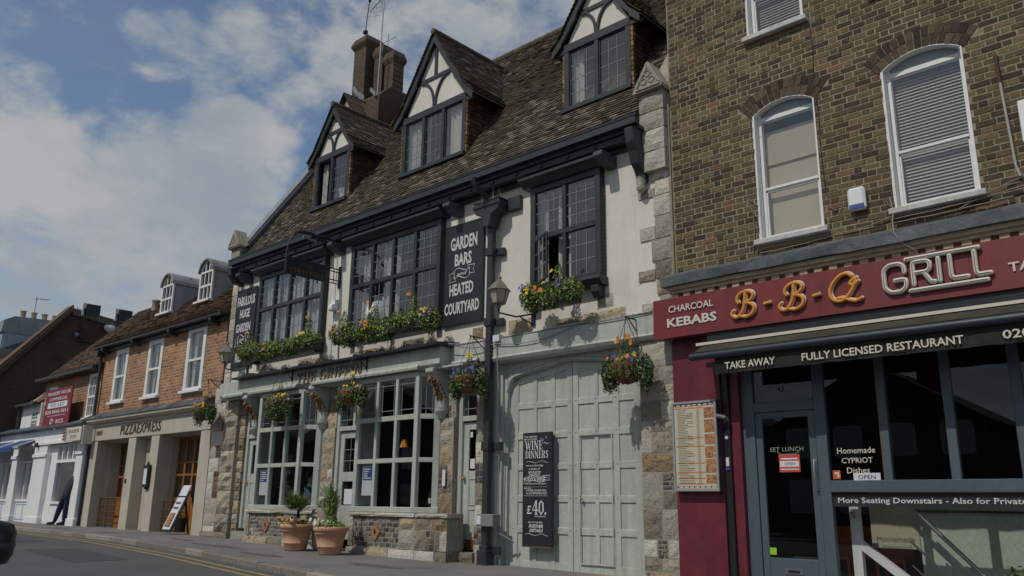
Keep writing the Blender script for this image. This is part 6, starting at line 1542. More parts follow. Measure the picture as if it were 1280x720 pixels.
def shop_sign():
    t = T('shop_sign', 'long maroon fascia sign reading Charcoal Kebabs, B-B-Q and Grill', 'sign', (-3, -.3, 3.52))
    m = MB(); m.prism([(-.34, 3.52), (-.32, 4.14), (-.16, 4.14), (-.16, 3.52)], 'x', -6.97, BX1); m.build('panel', maroon, t, bevel=.003)
    y = -.345
    m = MB(); wtext(m, 'CHARCOAL', -6.68, -5.92, 3.905, 4.01, y, bold=.012); wtext(m, 'KEBABS', -6.71, -5.87, 3.68, 3.82, y, bold=.03)
    wtext(m, 'TAKEAWAY', -2.10, -1.1, 3.72, 3.83, y, bold=.02); m.build('lettering', letter_c, t)
    # script B-B-Q drawn as fat rounded strokes
    def stroke(m, pts, ox, oz, s, r, y):
        P = [Vector((ox+px*s, y, oz+pz*s)) for px, pz in pts]; Q = []
        for i in range(len(P)-1):
            p0, p1, p2, p3 = P[max(i-1, 0)], P[i], P[i+1], P[min(i+2, len(P)-1)]
            for k in range(5):
                t_ = k/5; Q.append(.5*((2*p1)+(-p0+p2)*t_+(2*p0-5*p1+4*p2-p3)*t_*t_+(-p0+3*p1-3*p2+p3)*t_**3))
        Q.append(P[-1]); m.tube(Q, r, 8); m.ball(Q[0], r, 8); m.ball(Q[-1], r, 8)
    B1 = [(.32, .58), (.26, .72), (.36, .90), (.60, 1.0), (.86, .94), (.93, .78), (.80, .62), (.56, .55), (.80, .50), (.95, .34), (.88, .12), (.62, .0), (.40, .05)]
    B2 = [(.62, .92), (.58, .6), (.50, .3), (.32, .06), (.12, .04), (.02, .18), (.08, .30)]
    Qs = [(.86, .88), (.70, 1.0), (.45, .96), (.18, .72), (.05, .42), (.14, .14), (.42, .04), (.70, .22), (.90, .52), (1.0, .80), (.86, .72), (.78, .60), (.92, .56), (1.05, .66)]
    Q2 = [(.30, .14), (.50, .14), (.72, .04), (.95, -.02), (1.12, .04)]
    for mt, dx, dz, yy, r in ((letter_c, .012, .010, -.350, .026), (letter_o, 0, 0, -.372, .0255)):
        m = MB()
        stroke(m, B1, -5.62+dx, 3.66+dz, .37, r, yy); stroke(m, B2, -5.62+dx, 3.66+dz, .37, r, yy)
        stroke(m, B1, -4.90+dx, 3.66+dz, .37, r, yy); stroke(m, B2, -4.90+dx, 3.66+dz, .37, r, yy)
        stroke(m, Qs, -4.20+dx, 3.66+dz, .37, r, yy); stroke(m, Q2, -4.20+dx, 3.66+dz, .37, r, yy)
        m.tube([(-5.12+dx, yy, 3.80+dz), (-5.02+dx, yy, 3.815+dz)], r, 8); m.tube([(-4.42+dx, yy, 3.80+dz), (-4.32+dx, yy, 3.815+dz)], r, 8)
        m.build('script_lettering' if mt is letter_o else 'letter_backing', mt, t)
    # art deco GRILL: a broad cream stroke with a dark groove down its middle
    G = [[(.30, .24), (.30, .31), (.25, .36), (.12, .36), (.05, .30), (.05, .07), (.12, .0), (.25, .0), (.31, .06), (.31, .15), (.18, .15)]]
    R_ = [[(.0, .0), (.0, .28), (.16, .28), (.20, .25), (.20, .18), (.16, .14), (.02, .14)], [(.12, .14), (.20, .0), (.24, .0)]]
    I_ = [[(.0, .0), (.0, .28)]]; LL = [[(.0, .29), (.0, .03), (.03, .0), (.18, .0)]]
    for mt, w, yy in ((letter_c, .031, -.365), (M('sign_groove', (.09, .08, .075)), .0045, -.3935)):
        m = MB()
        def poly(strokes, ox, oz, sx=1.0):
            for s in strokes:
                P = [Vector((ox+p[0]*sx, yy, oz+p[1])) for p in s]; Q = [P[0]]
                for i in range(1, len(P)-1):                 # rounded corners
                    a_, b_ = (P[i-1]-P[i]), (P[i+1]-P[i]); k_ = min(.035, a_.length*.45, b_.length*.45)
                    p0, p2 = P[i]+a_.normalized()*k_, P[i]+b_.normalized()*k_
                    Q += [p0, p0.lerp(P[i], .6).lerp(P[i].lerp(p2, .4), .5), p2]
                Q.append(P[-1]); m.tube(Q, w, 8)
                if w > .02: m.ball(Q[0], w, 8); m.ball(Q[-1], w, 8)
        poly(G, -3.53, 3.68); poly(R_, -3.13, 3.745); poly(I_, -2.83, 3.745); poly(LL, -2.70, 3.745); poly(LL, -2.43, 3.745, .85)
        poly([[(0, 0), (.82, 0)]], -3.20, 4.075); poly([[(0, 0), (.86, 0)]], -3.18, 3.668)
        m.build('deco_lettering' if w > .02 else 'letter_groove', mt, t)
    return t
shop_sign()
def awning():
    t = T('shop_awning', 'folded dark awning with valance reading Takeaway, Fully Licensed Restaurant', 'awning', (-3, -.4, 2.85))
    x0, x1 = -6.12, BX1
    m = MB(); m.box(x0+.05, x1, -.30, -.02, 3.30, 3.515); m.build('cassette', black_i, t)
    m = MB(); m.box(x0-.12, x1, -.335, -.305, 3.345, 3.385); m.build('cassette_trim', letter_c, t)
    m = MB(); m.add([(x0-.02, -.31, 3.34), (x1, -.31, 3.34), (x1, -.62, 3.19), (x0+.0, -.62, 3.19), (x0-.02, -.31, 3.31), (x1, -.31, 3.31), (x1, -.62, 3.16), (x0, -.62, 3.16)], [(0, 1, 2, 3), (7, 6, 5, 4), (0, 4, 7, 3)])
    m.build('canvas', M('mossy_canvas', (.030, .031, .022), (.055, .053, .03), scale=3, rough=.95, grain=.35, spots=(.26, .16, .035), spot_scale=5, spot_thr=.70), t)
    m = MB(); m.tube([(x0-.04, -.63, 3.125), (x1, -.63, 3.125)], .055, 12); m.build('front_roll', M('dark_blue_bar', (.022, .030, .042), rough=.4), t)
    n = 60; m = MB(); v = []
    for i in range(n+1):
        x = -5.80+(x1+5.80)*i/n; y = -.585+.012*math.sin(i*1.3); v += [(x, y, 2.855+.004*math.sin(i*2.1)), (x, -.60, 3.09)]
    m.add(v, [(2*i, 2*i+2, 2*i+3, 2*i+1) for i in range(n)]); m.build('valance', M('black_canvas', (.014, .015, .015), (.025, .026, .02), scale=3, rough=.9, grain=.25), t)
    m = MB(); kw = dict(bold=.014, depth=.003)
    for s, a, b in (('TAKE AWAY', -5.64, -4.90), ('FULLY LICENSED RESTAURANT', -4.53, -2.60), ('020', -2.20, -1.92)): text(m, s, (0, -.606, 0), FX, FZ, a, b, 2.905, 3.005, N=NF, **kw)
    m.build('lettering', letter_c, t)
    m = MB()
    for x in (x0+.35, -2.0): m.bar((x, -.1, 3.28), (x+.5, -.45, 3.20), .03, .03); m.bar((x+.5, -.45, 3.20), (x+.1, -.6, 3.15), .03, .03)
    m.build('folding_arm', black_i, t)
awning()
def shopfront():
    # maroon corner pier, frames, door and windows; a room behind with steel handrails and a white screen
    m = MB(); m.box(-6.80, -6.02, -.10, .25, -.05, 3.52); m.box(-5.92, -5.78, .0, .25, -.05, 3.5); m.build('maroon_pier', maroon_d, rb, bevel=.004)
    m = MB(); m.box(-6.02, -5.92, -.06, .10, -.05, 3.3); m.build('black_channel', black_i, rb, bevel=.01)
    m = MB(); y = .10
    m.box(-5.78, -5.60, y-.02, y+.08, -.05, 3.5)                                  # door post
    m.box(-4.72, -4.57, y-.02, y+.08, -.05, 3.5); m.box(-3.87, -3.77, y-.02, y+.08, 1.37, 3.5); m.box(-3.09, -2.98, y-.02, y+.08, 1.37, 3.5); m.box(-2.34, -2.22, y-.02, y+.08, 1.37, 3.5); m.box(-1.5, -1.38, y-.02, y+.08, -.05, 3.5); m.box(.2, 1.5, y-.02, y+.08, -.05, 3.5)
    m.box(-5.60, -4.72, y-.018, y+.07, 2.36, 2.50)
    m.box(-4.57, .2, y-.035, y+.10, 1.26, 1.41); m.box(-4.57, .2, y-.03, y+.1, -.05, .06)
    m.build('shopfront_frame', slate_p, rb, bevel=.006)
    m = MB(); m.box(-3.875, -3.865, y-.024, y, 1.38, 3.0); m.build('rust_streaked_bead', M('rusty_bead', (.22, .09, .03), rough=.8, grain=.3), rb)
    d = bpy.data.objects.new('shop_door', None); COL.objects.link(d); d.parent = rb
    m = MB(); a, b = -5.595, -4.725; m.box(a, a+.10, y, y+.05, .0, 2.355); m.box(b-.10, b, y, y+.05, .0, 2.355); m.box(a+.1, b-.1, y, y+.05, 2.27, 2.355); m.box(a+.1, b-.1, y, y+.05, 0, .40); m.build('door_leaf', slate_p, d, bevel=.006)
    glazed(d, a+.1, b-.1, .40, 2.27, y+.025, None, glass_d)
    m = MB(); m.tube([(b-.03, y-.05, 1.30), (b-.03, y-.07, 1.36), (b-.03, y-.07, 1.62), (b-.03, y-.05, 1.68)], .014, 6); m.box(b-.055, b-.005, y-.012, y, 1.28, 1.70); m.build('pull_handle', steel_m, d)
    m = MB(); m.box(-5.28, -5.04, y-.01, y, .20, .27); m.build('letter_plate', steel_m, d); m = MB(); m.box(-5.24, -5.08, y-.012, y-.009, .215, .255); m.build('letter_slot', black_i, d)
    m = MB(); m.box(a+.2, b-.2, y+.5, y+.55, .0, .4); m.build('door_mat_well', dark_i, d)
    glazed(rb, -5.60, -4.72, 2.50, 3.42, y+.02, None, glass_d, name='transom_pane')
    for x0, x1 in ((-4.57, -3.87), (-3.77, -3.09), (-2.98, -2.34), (-2.22, -1.5), (-1.38, .2)): glazed(rb, x0, x1, 1.41, 3.4, y+.02, None, glass_d)
    glazed(rb, -4.57, -1.5, .06, 1.26, y+.02, None, glass_d); glazed(rb, -1.38, .2, .06, 1.26, y+.02, None, glass_d)
    # room
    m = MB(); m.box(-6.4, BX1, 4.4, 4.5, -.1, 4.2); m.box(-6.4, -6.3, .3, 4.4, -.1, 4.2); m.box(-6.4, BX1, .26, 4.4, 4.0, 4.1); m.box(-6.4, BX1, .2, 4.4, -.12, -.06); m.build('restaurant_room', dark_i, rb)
    # side wall of the stair going down, pale green and sunlit low down; white posts and boards
    m = MB(); m.box(-3.82, BX1-.3, 1.02, 1.06, -.1, 1.32); m.build('stair_wall', M('pale_green_wall', (.40, .46, .40), (.46, .50, .44), scale=1, rough=.8), rb)
    m = MB(); m.box(-3.82, BX1-.3, .98, 1.02, 1.02, 1.05); m.build('dado_rail', M('brown_dado', (.09, .05, .03)), rb)
    m = MB(); m.box(-4.44, -3.82, 1.0, 1.05, .55, 1.32); m.build('cream_partition', M('cream_partition_paint', (.42, .40, .30), rough=.7), rb)
    m = MB(); m.box(-4.52, -4.40, .50, .60, -.1, 1.12); m.bar((-4.44, .55, .62), (-3.6, .58, -.02), .10, .10); m.bar((-4.44, .55, .15), (-4.2, .55, -.05), .08, .08); m.build('white_newel', white_p, rb)
    m = MB(); wtext(m, 'S', -4.50, -4.44, .93, 1.02, .497, bold=.01); m.build('newel_letter', M('grey_print', (.15, .16, .16)), rb)
    m = MB()
    m.tube([(-3.92, .75, 1.20), (-2.85, .75, .08), (-2.6, .75, -.1)], .028, 8)
    m.tube([(-3.88, .80, .66), (-3.2, .80, -.02)], .014, 6); m.tube([(-3.56, .80, .66), (-2.95, .80, .02)], .014, 6); m.tube([(-3.88, .80, .36), (-3.5, .80, -.02)], .014, 6)
    m.build('steel_handrail', steel_m, rb)
    m = MB(); m.box(-2.44, -2.30, .55, .60, .2, .92); m.build('notice_panel_edge', M('pine_edge', (.33, .19, .08)), rb)
    # stickers and lettering on the glass
    y2 = y+.016
    m = MB()
    for s, x0, x1, z0, z1 in (('Homemade', -4.46, -3.97, 1.755, 1.83), ('CYPRIOT', -4.41, -4.01, 1.63, 1.70), ('Dishes', -4.35, -4.06, 1.50, 1.575)): wtext(m, s, x0, x1, z0, z1, y2, bold=.004, depth=.002)
    m.build('window_lettering', letter_c, rb)
    m = MB(); wtext(m, 'More Seating Downstairs - Also for Private Parties', -4.50, -1.96, 1.105, 1.195, y2-.004, bold=.012, depth=.002); m.build('window_banner_lettering', letter_w, rb)
    m = MB(); m.box(-4.57, -1.52, y2-.001, y2+.002, 1.08, 1.255); m.build('window_banner', board_m, rb)
    m = MB(); m.box(-4.26, -3.92, y-.02, y-.014, 1.405, 1.50); m.build('open_card', paper_m, rb); m = MB(); wtext(m, 'OPEN', -4.20, -3.98, 1.425, 1.475, y-.021, depth=.002); m.build('open_lettering', M('navy_print', (.03, .04, .08)), rb)
    m = MB(); m.box(-4.54, -4.44, y2-.004, y2, 1.43, 1.54); m.build('orange_sticker', M('orange_print', (.55, .10, .03)), rb); m = MB(); m.ball((-4.50, y2-.006, 1.50), .02, 6, sc=(1, .2, 1)); m.box(-4.48, -4.455, y2-.008, y2-.004, 1.45, 1.52); m.build('sticker_print', letter_c, rb)
    m = MB(); wtext(m, 'SET LUNCH', -5.40, -4.92, 1.81, 1.87, y2, bold=.01, depth=.002, space=1.05); m.tube([(-5.30, y2, 1.80), (-5.24, y2, 1.77), (-5.05, y2, 1.77), (-4.98, y2, 1.80)], .006, 4); m.build('door_lettering', M('faded_green_print', (.20, .26, .20)), d)
    m = MB(); m.box(-5.28, -4.98, y2-.004, y2, 1.53, 1.77); m.build('open_sign', M('open_sign_red', (.50, .07, .04)), d)
    m = MB(); m.box(-5.265, -4.995, y2-.006, y2-.004, 1.60, 1.68); m.box(-5.25, -5.01, y2-.006, y2-.004, 1.70, 1.72); m.box(-5.26, -5.0, y2-.006, y2-.004, 1.56, 1.575); m.build('open_sign_band', paper_m, d)
    m = MB(); wtext(m, 'OPEN', -5.20, -5.05, 1.62, 1.66, y2-.0062, depth=.001); m.build('open_sign_lettering', M('navy_print', (.03, .04, .08)), d)
    m = MB(); m.box(-5.575, -5.40, y2-.004, y2, .44, .53); m.build('green_sticker', M('green_print', (.28, .55, .03)), d)
    m = MB(); m.tube([(-5.18+.035*math.cos(a), y2, 2.68+.045*math.sin(a)) for a in [2.4+i*.5 for i in range(10)]], .008, 4); m.build('horseshoe_sticker', M('violet_print', (.06, .05, .16)), rb)
    # seats inside: orange chairs seen low through the door and a small plant
    for x, yy, lab in ((-5.25, 1.9, 'orange restaurant chair just behind the glass entrance door'), (-4.4, 1.7, 'orange restaurant chair behind the white newel post of the stair'), (-5.0, 2.3, 'orange restaurant chair deeper in the dim room behind the entrance door')):
        c = T('chair', lab, 'chair', (x, yy, -.06), 'orange chairs inside the restaurant'); om = M('orange_chair', (.45, .11, .02), rough=.5)
        m = MB(); m.box(x-.2, x+.2, yy-.2, yy+.2, .34, .38); m.build('seat', om, c); m = MB(); m.box(x-.2, x+.2, yy+.18, yy+.21, .38, .8); m.build('backrest', om, c)
        for i in (-.18, .18):
            for j in (-.18, .18): m = MB(); m.box(x+i-.015, x+i+.015, yy+j-.015, yy+j+.015, -.06, .34); m.build('leg', om, c)
    p = T('window_plant', 'small leafy plant inside the restaurant window at bottom right', 'plant', (-2.62, .45, -.06))
    m = MB(); m.tube([(-2.62, .45, 0), (-2.62, .45, .25), (-2.66, .45, .42)], .012, 5); m.build('stem', soil_m, p)
    leaves(MB(), [(-2.62, .45, .28, .14, .10, .16)], 60, .045).build('leaf', leaf_g, p, kind='stuff'); m = MB(); m.lathe([(.09, -.04), (.11, .10)], (-2.62, .45, 0), 12); m.build('pot', terra, p)
    t = T('menu_case', 'framed menu board with food photographs on the maroon pier', 'menu', (-6.4, -.16, 1.28))
    m = MB(); m.box(-6.77, -6.03, -.20, -.10, 1.27, 2.56); m.build('case', M('case_side', (.035, .037, .04), rough=.5), t)
    m = MB()
    for q in ((-6.77, -6.735, 1.27, 2.56), (-6.065, -6.03, 1.27, 2.56), (-6.735, -6.065, 1.27, 1.30), (-6.735, -6.065, 2.53, 2.56)): m.box(q[0], q[1], -.225, -.2, q[2], q[3])
    m.build('case_frame', M('aluminium_frame', (.34, .36, .38), rough=.4, metal=.4), t)
    m = MB(); m.box(-6.735, -6.065, -.206, -.2, 1.30, 2.53); m.build('menu_sheet', M('menu_cream', (.52, .47, .36), rough=.5, grain=.02), t)
    a, b, c, e = MB(), MB(), MB(), MB(); random.seed(8); y3 = -.2075
    for z in (2.49, 1.315): c.box(-6.72, -6.08, y3-.001, y3, z, z+.028)
    for i in range(7): e.box(-6.69+i*.09, -6.63+i*.09, y3-.002, y3-.001, 2.497, 2.511); e.box(-6.69+i*.09, -6.62+i*.09, y3-.002, y3-.001, 1.321, 1.336)
    for z in (2.455, 2.02, 1.90, 1.66, 1.53, 1.445, 1.37): a.box(-6.71, -6.25, y3-.001, y3, z, z+.014)
    z = 2.43
    while z > 1.36:
        b.box(-6.68, -6.68+random.uniform(.12, .26), y3-.001, y3, z, z+.007); b.box(-6.36, -6.31, y3-.001, y3, z, z+.007); 
        if random.random() < .6: b.box(-6.52, -6.42, y3-.001, y3, z, z+.006)
        z -= .024
    a.build('menu_heading', M('menu_orange', (.55, .22, .06)), t); b.build('menu_text', M('menu_print', (.20, .16, .13)), t); c.build('menu_border', maroon_d, t); e.build('menu_border_text', paper_m, t)
    fm = M('food_photo', (.30, .07, .025), (.50, .30, .13), scale=34, rough=.5, grain=.4, gscale=60, spots=(.07, .09, .03), spot_scale=28, spot_thr=.53)
    for z0, z1 in ((2.31, 2.46), (2.10, 2.28), (1.93, 2.07), (1.74, 1.90), (1.53, 1.72), (1.38, 1.50)): m = MB(); m.box(-6.235, -6.075, y3-.002, y3-.001, z0, z1); m.build('food_photo', fm, t)
    c = T('security_camera', 'small silver camera on the black channel beside the menu case', 'camera', (-5.97, -.1, 2.33))
    m = MB(); m.tube([(-6.04, -.20, 2.33), (-5.93, -.14, 2.30)], .035, 8); m.tube([(-5.93, -.12, 2.30), (-5.92, -.06, 2.26)], .02, 6); m.build('housing', steel_m, c)
    c = T('door_buzzer', 'small white buzzers fixed one above the other on the black channel', 'buzzer', (-5.95, -.07, 1.6))
    m = MB(); m.box(-5.985, -5.94, -.08, -.06, 1.62, 1.74); m.box(-5.98, -5.94, -.08, -.06, 2.00, 2.04); m.build('button_plate', paper_m, c)
    m = MB(); m.box(-5.995, -5.935, -.078, -.06, 1.565, 1.60); m.build('blue_label', blue_p, c)
shopfront()
# ================================================================== ORANGE BRICK BUILDING WITH THE PIZZA SHOPFRONT
pz = T('orange_brick_building', 'two storey orange brick building with brown tiled roof over the pizza restaurant front', 'building', (-25, 1, .2))
def sash2(parent, x0, x1, z0, z1, rows=0, bars=None, y=.02, name='sash_window'):
    o = bpy.data.objects.new(name, None); COL.objects.link(o); o.parent = parent
    m = MB(); f = .165 if x1-x0 > .9 and z1-z0 > 1.6 else .10; zm = z0+(z1-z0)*.47
    m.box(x0, x0+f, y-.05, y+.06, z0, z1); m.box(x1-f, x1, y-.05, y+.06, z0, z1); m.box(x0+f, x1-f, y-.045, y+.06, z1-f, z1); m.box(x0+f, x1-f, y-.045, y+.06, z0, z0+.08)
    m.box(x0+f, x1-f, y-.04, y+.04, zm-.03, zm+.04)
    if bars:
        for u in bars[0]: xx = x0+f+(x1-x0-2*f)*u; m.box(xx-.014, xx+.014, y-.03, y+.03, z0+.08, z1-f)
        for v in bars[1]: zz = z0+.08+(z1-z0-.18)*v; m.box(x0+f, x1-f, y-.028, y+.03, zz-.012, zz+.012)
    m.build('window_frame', white_f, o, bevel=.004)
    m = MB(); m.box(x0-.07, x1+.07, y-.14, y, z0-.08, z0-.001); m.build('sill', white_f, o, bevel=.006)
    glazed(o, x0+f, x1-f, z0+.08, zm-.03, y+.02, None, glass_s); glazed(o, x0+f, x1-f, zm+.04, z1-f, y+.01, None, glass_s)
    curt(o, x0+f, x0+f+(x1-x0)*.22, z0, z1, y+.12); curt(o, x1-f-(x1-x0)*.2, x1-f, z0, z1, y+.12)
    return o
def pizza():
    xa, xb = -29.25, -20.9; ws = [(-28.12, -27.15, 4.12, 5.86), (-25.68, -24.68, 4.10, 5.88), (-23.12, -22.02, 4.08, 5.92)]
    m = MB(); wall_holes(m, xa, xb, 3.5, 6.1, 0, .3, ws); m.build('wall', brick_pz, pz)
    m = MB(); m.prism([(.3, .2), (.3, 6.1), (3.3, 9.3), (6.5, 6.1), (6.5, .2)], 'x', xa, xa+.3); m.build('gable_wall', brick_bg, pz)
    m = MB(); m.box(xa+.3, xb, 2.6, 2.7, 3.5, 8.2); m.box(xa+.3, xb, .3, 2.6, 3.45, 3.5); m.box(xa+.3, xb, .3, 2.6, 6.0, 6.05); m.build('upper_room', room_i, pz)
    for w in ws: sash2(pz, *w)
    # eaves, gutter, small brackets
    m = MB(); m.box(xa-.1, xb+.1, -.22, .0, 6.0, 6.04); m.prism([(-.32, 5.98), (-.32, 6.06), (-.22, 6.06), (-.22, 5.96)], 'x', xa-.15, xb+.1); m.box(xa, xb, -.12, -.001, 5.86, 5.979)
    m.build('gutter', black_w, pz)
    for x in (-28.7, -26.4, -23.9, -21.4): m = MB(); m.prism([(-.30, 5.97), (-.30, 5.88), (-.22, 5.80), (0, 5.78), (0, 5.97)], 'x', x-.06, x+.06); m.build('eaves_bracket', black_w, pz)
    m = MB(); m.box(-29.2, -29.0, -.30, -.05, 5.72, 5.92); m.tube([(-29.1, -.12, 5.8), (-29.1, -.10, 3.7)], .055, 8); m.tube([(-29.1, -.12, 3.2), (-29.12, -.12, .25)], .05, 8); m.build('rain_pipe', black_w, pz)
    prof = [(-.34, 6.05), (.05, 6.35), (3.3, 9.35)]
    m = MB(); m.prism(prof+[(6.9, 6.0), (6.7, 5.9), (3.3, 9.1), (0, 6.0)], 'x', xa-.08, -20.9); m.build('roof', tile_red, pz)
    def keep(x, y, z): return not (any(abs(x-c) < .45 and y > .66 and z < 7.9 for c in (-26.2, -23.62)))
    tiles(pz, tile_red, (xa-.12, -20.92), prof, 8, .10, .17, keep, name='roof_tiles')
    m = MB(); x = xa-.1
    while x < -20.9: m.tube([(x, 3.3, 9.38), (x+.32, 3.3, 9.39)], .11, 8); x += .33
    m.build('ridge_tiles', tile_red, pz, kind='stuff')
    for cx in (-26.2, -23.62):                               # round headed lead dormers
        o = bpy.data.objects.new('dormer', None); COL.objects.link(o); o.parent = pz
        y0, zs, zsp, hw = .62, 6.95, 7.86, .40; yb = 2.6
        n = 12; m = MB(); arc = [(cx-(hw+.06)*math.cos(math.pi*i/n), zsp+(hw+.02)*math.sin(math.pi*i/n)) for i in range(n+1)]
        v = [(p[0], y0-.12, p[1]) for p in arc]+[(p[0], yb, p[1]) for p in arc]; inner = [(cx+(p[0]-cx)*.88, p[1]-.05 if p[1] > zsp else p[1]) for p in arc]
        v += [(p[0], y0-.12, p[1]) for p in inner]; N1 = n+1
        m.add(v, [(i, i+1, N1+i+1, N1+i) for i in range(n)]+[(i+1, i, 2*N1+i, 2*N1+i+1) for i in range(n)], sm=False); m.build('barrel_roof', lead_l, o)
        m = MB()
        for s in (-1, 1): m.prism([(y0, zs-.1), (y0, zsp), (2.0, zsp)], 'x', cx+s*hw-.02, cx+s*hw+.02)
        m.build('lead_cheek', M('blue_lead', (.28, .31, .34), (.34, .37, .40), scale=2, rough=.6, grain=.1, streak=.2), o)
        m = MB(); y = y0; w = .055
        for x in (cx-hw, cx+hw-w): m.box(x, x+w+.02, y-.06, y+.02, zs, zsp)
        for z in (zs, (zs+zsp)/2-.02, zsp-.03): m.box(cx-hw+w, cx+hw-w, y-.055, y+.02, z, z+.06)
        for u in (-.12, .12): m.box(cx+u-.018, cx+u+.018, y-.04, y+.01, zs+.05, zsp+math.sqrt(hw*hw-u*u)-.03)
        for i in range(n):
            p, q = arc[i], arc[i+1]; m.bar((cx+(p[0]-cx)*.88, y-.02, zsp+(p[1]-zsp)*.88), (cx+(q[0]-cx)*.88, y-.02, zsp+(q[1]-zsp)*.88), .06, .055, up=(0, 1, 0))
        m.box(cx-hw-.08, cx+hw+.08, y-.16, y, zs-.06, zs); m.build('window_frame', white_f, o)
        P = [(cx-(hw-.05)*math.cos(math.pi*i/n), zsp+(hw-.05)*math.sin(math.pi*i/n)) for i in range(n+1)]
        m = MB(); m.add([(cx-hw+.05, y, zs)]+[(p[0], y, p[1]) for p in P]+[(cx+hw-.05, y, zs)], [tuple(range(n+3))]); m.build('pane', glass_s, o)
        m = MB(); m.box(cx-hw+.02, cx+hw-.02, y+.5, y+.52, zs-.1, zsp+.3); m.build('loft_room', dark_i, o)
    c = MB(); c.box(-29.0, -28.7, 1.35, 1.7, 7.2, 7.5); c.lathe([(.13, .2), (.12, .52), (.15, .55), (.15, .60), (.11, .6)], (-28.9, 1.4, 7.35), 12); c.build('chimney_pot', M('buff_pot', (.33, .27, .19), rough=.8), pz)
    # ---- shopfront
    m = MB(); m.box(-29.22, -21.0, -.12, .1, 2.90, 3.44); m.build('fascia', cream_p, pz, bevel=.006)
    m = MB(); m.prism([(-.12, 3.42), (-.24, 3.46), (-.30, 3.52), (-.30, 3.60), (-.0, 3.60), (0, 3.42)], 'x', -29.5, -21.2); m.box(-29.2, -21.2, -.16, -.12, 3.36, 3.42); m.build('cornice', cream_p, pz)
    m = MB(); m.prism([(-.33, 3.59), (-.33, 3.63), (-.02, 3.80), (.0, 3.80), (0, 3.59)], 'x', -29.55, -21.2)
    for i in range(9): x = -29.2+i*1.0; m.bar((x, -.33, 3.635), (x, -.02, 3.805), .03, .02)
    m.build('lead_flashing', lead_m, pz)
    for x0, x1 in ((-28.95, -28.47), (-26.12, -25.60), (-24.56, -24.05), (-21.58, -21.02)): m = MB(); m.box(x0, x1, -.10, .35, .15, 2.90); m.build('pier', cream_p, pz, bevel=.006)
    m = MB(); m.box(-28.5, -28.42, .35, 1.3, .15, 2.9); m.box(-26.1, -25.9, .35, 1.4, .15, 2.9); m.box(-24.5, -24.07, .35, 1.4, .15, 2.9); m.box(-25.9, -24.5, .25, .35, .15, 2.9); m.box(-21.6, -21.3, .35, 1.4, .15, 2.9); m.box(-25.9, -24.5, -.02, .1, .15, 2.9) if False else None
    m.build('lobby_wall', M('taupe_render', (.42, .375, .30), (.46, .41, .33), rough=.85), pz)
    m = MB(); m.box(-29.2, -21.0, .1, 1.5, 2.86, 2.92); m.build('soffit', M('taupe_render', (.2, .2, .2)), pz)
    m = MB(); m.box(-29.0, -21.0, .35, 1.5, .12, .19); m.build('lobby_floor', pave_m, pz)
    m = MB(); m.box(-29.0, -21.0, 2.2, 2.3, .1, 3.4); m.build('dining_room', dark_i, pz)
    for x0, x1, n, y in ((-28.42, -26.1, 5, .66), (-24.07, -21.6, 5, .52)):       # glazed oak screens set back in the lobbies
        o = bpy.data.objects.new('oak_screen', None); COL.objects.link(o); o.parent = pz; m = MB(); w = (x1-x0)/n
        for i in range(n+1): x = x0+i*w; m.box(x-.05, x+.05, y, y+.07, .19, 2.86)
        for i in range(n):
            for z, h in ((.19, .22), (1.05, .10), (1.75, .06), (2.1, .05), (2.76, .1)): m.box(x0+i*w+.05, x0+(i+1)*w-.05, y+.004, y+.06, z, z+h)
            m.box(x0+i*w+.05, x0+(i+1)*w-.05, y+.02, y+.05, .41, 1.05)
            glazed(o, x0+i*w+.05, x0+(i+1)*w-.05, 1.15, 1.75, y+.03, None, glass_d); glazed(o, x0+i*w+.05, x0+(i+1)*w-.05, 2.15, 2.76, y+.03, None, glass_d); glazed(o, x0+i*w+.05, x0+(i+1)*w-.05, 1.81, 2.1, y+.03, None, glass_d)
        m.build('oak_frame', wood_o, o)
    for x0, x1 in ((-28.45, -26.15), (-24.0, -21.6)):
        m = MB(); y = .22
        for z in (1.12, .9, .7, .5, .34): m.tube([(x0, y, z), (x1, y, z)], .025 if z > 1 else .014, 6)
        k = int((x1-x0)/.55)
        for i in range(k+1): x = x0+(x1-x0)*i/k; m.tube([(x, y, .19), (x, y, 1.13)], .02, 6)
        if x0 > -25: m = MB(); [m.tube([(xx, .22, .19), (xx, .22, 1.05)], .025, 6) for xx in (-24.0, -23.5)]; [m.tube([(-24.05, .22, z), (-23.45, .22, z)], .018, 6) for z in (1.05, .8, .6, .4)]
        m.build('brass_rail', M('dull_brass', (.16, .085, .035), rough=.4, metal=.3), pz)
    m = MB(); wtext(m, 'PIZZAEXPRESS', -26.72, -23.98, 3.01, 3.31, -.125, bold=.0, depth=.018, space=1.12); m.build('lettering', M('bronze_letter', (.065, .045, .025), rough=.4), pz)
    m = MB(); m.box(-28.6, -28.15, -.135, -.12, 3.08, 3.22); m.build('number_plate', M('plate_brown', (.17, .14, .09)), pz); m = MB(); wtext(m, '804', -28.5, -28.25, 3.11, 3.19, -.136, depth=.003); m.build('number', M('bronze_letter', (0, 0, 0)), pz)
    t = T('menu_lantern', 'narrow dark framed menu box on the middle cream pier', 'menu', (-24.45, -.15, 1.4))
    m = MB(); m.box(-24.62, -24.30, -.2, -.10, 1.42, 2.04); m.lathe([(.05, 0), (.02, .1)], (-24.46, -.15, 2.04), 8); m.box(-24.5, -24.42, -.18, -.1, 1.36, 1.42); m.build('case', black_i, t, bevel=.008)
    m = MB(); m.box(-24.56, -24.36, -.208, -.2, 1.50, 1.94); m.build('menu_page', paper_m, t)
    m = MB(); m.box(-26.0, -25.93, -.13, -.1, 1.55, 1.67); m.build('entry_button', black_i, pz)
    t = T('a_board', 'tilted white pavement sign with a food picture standing in the cream shopfront', 'sign', (-22.2, -.25, .2))
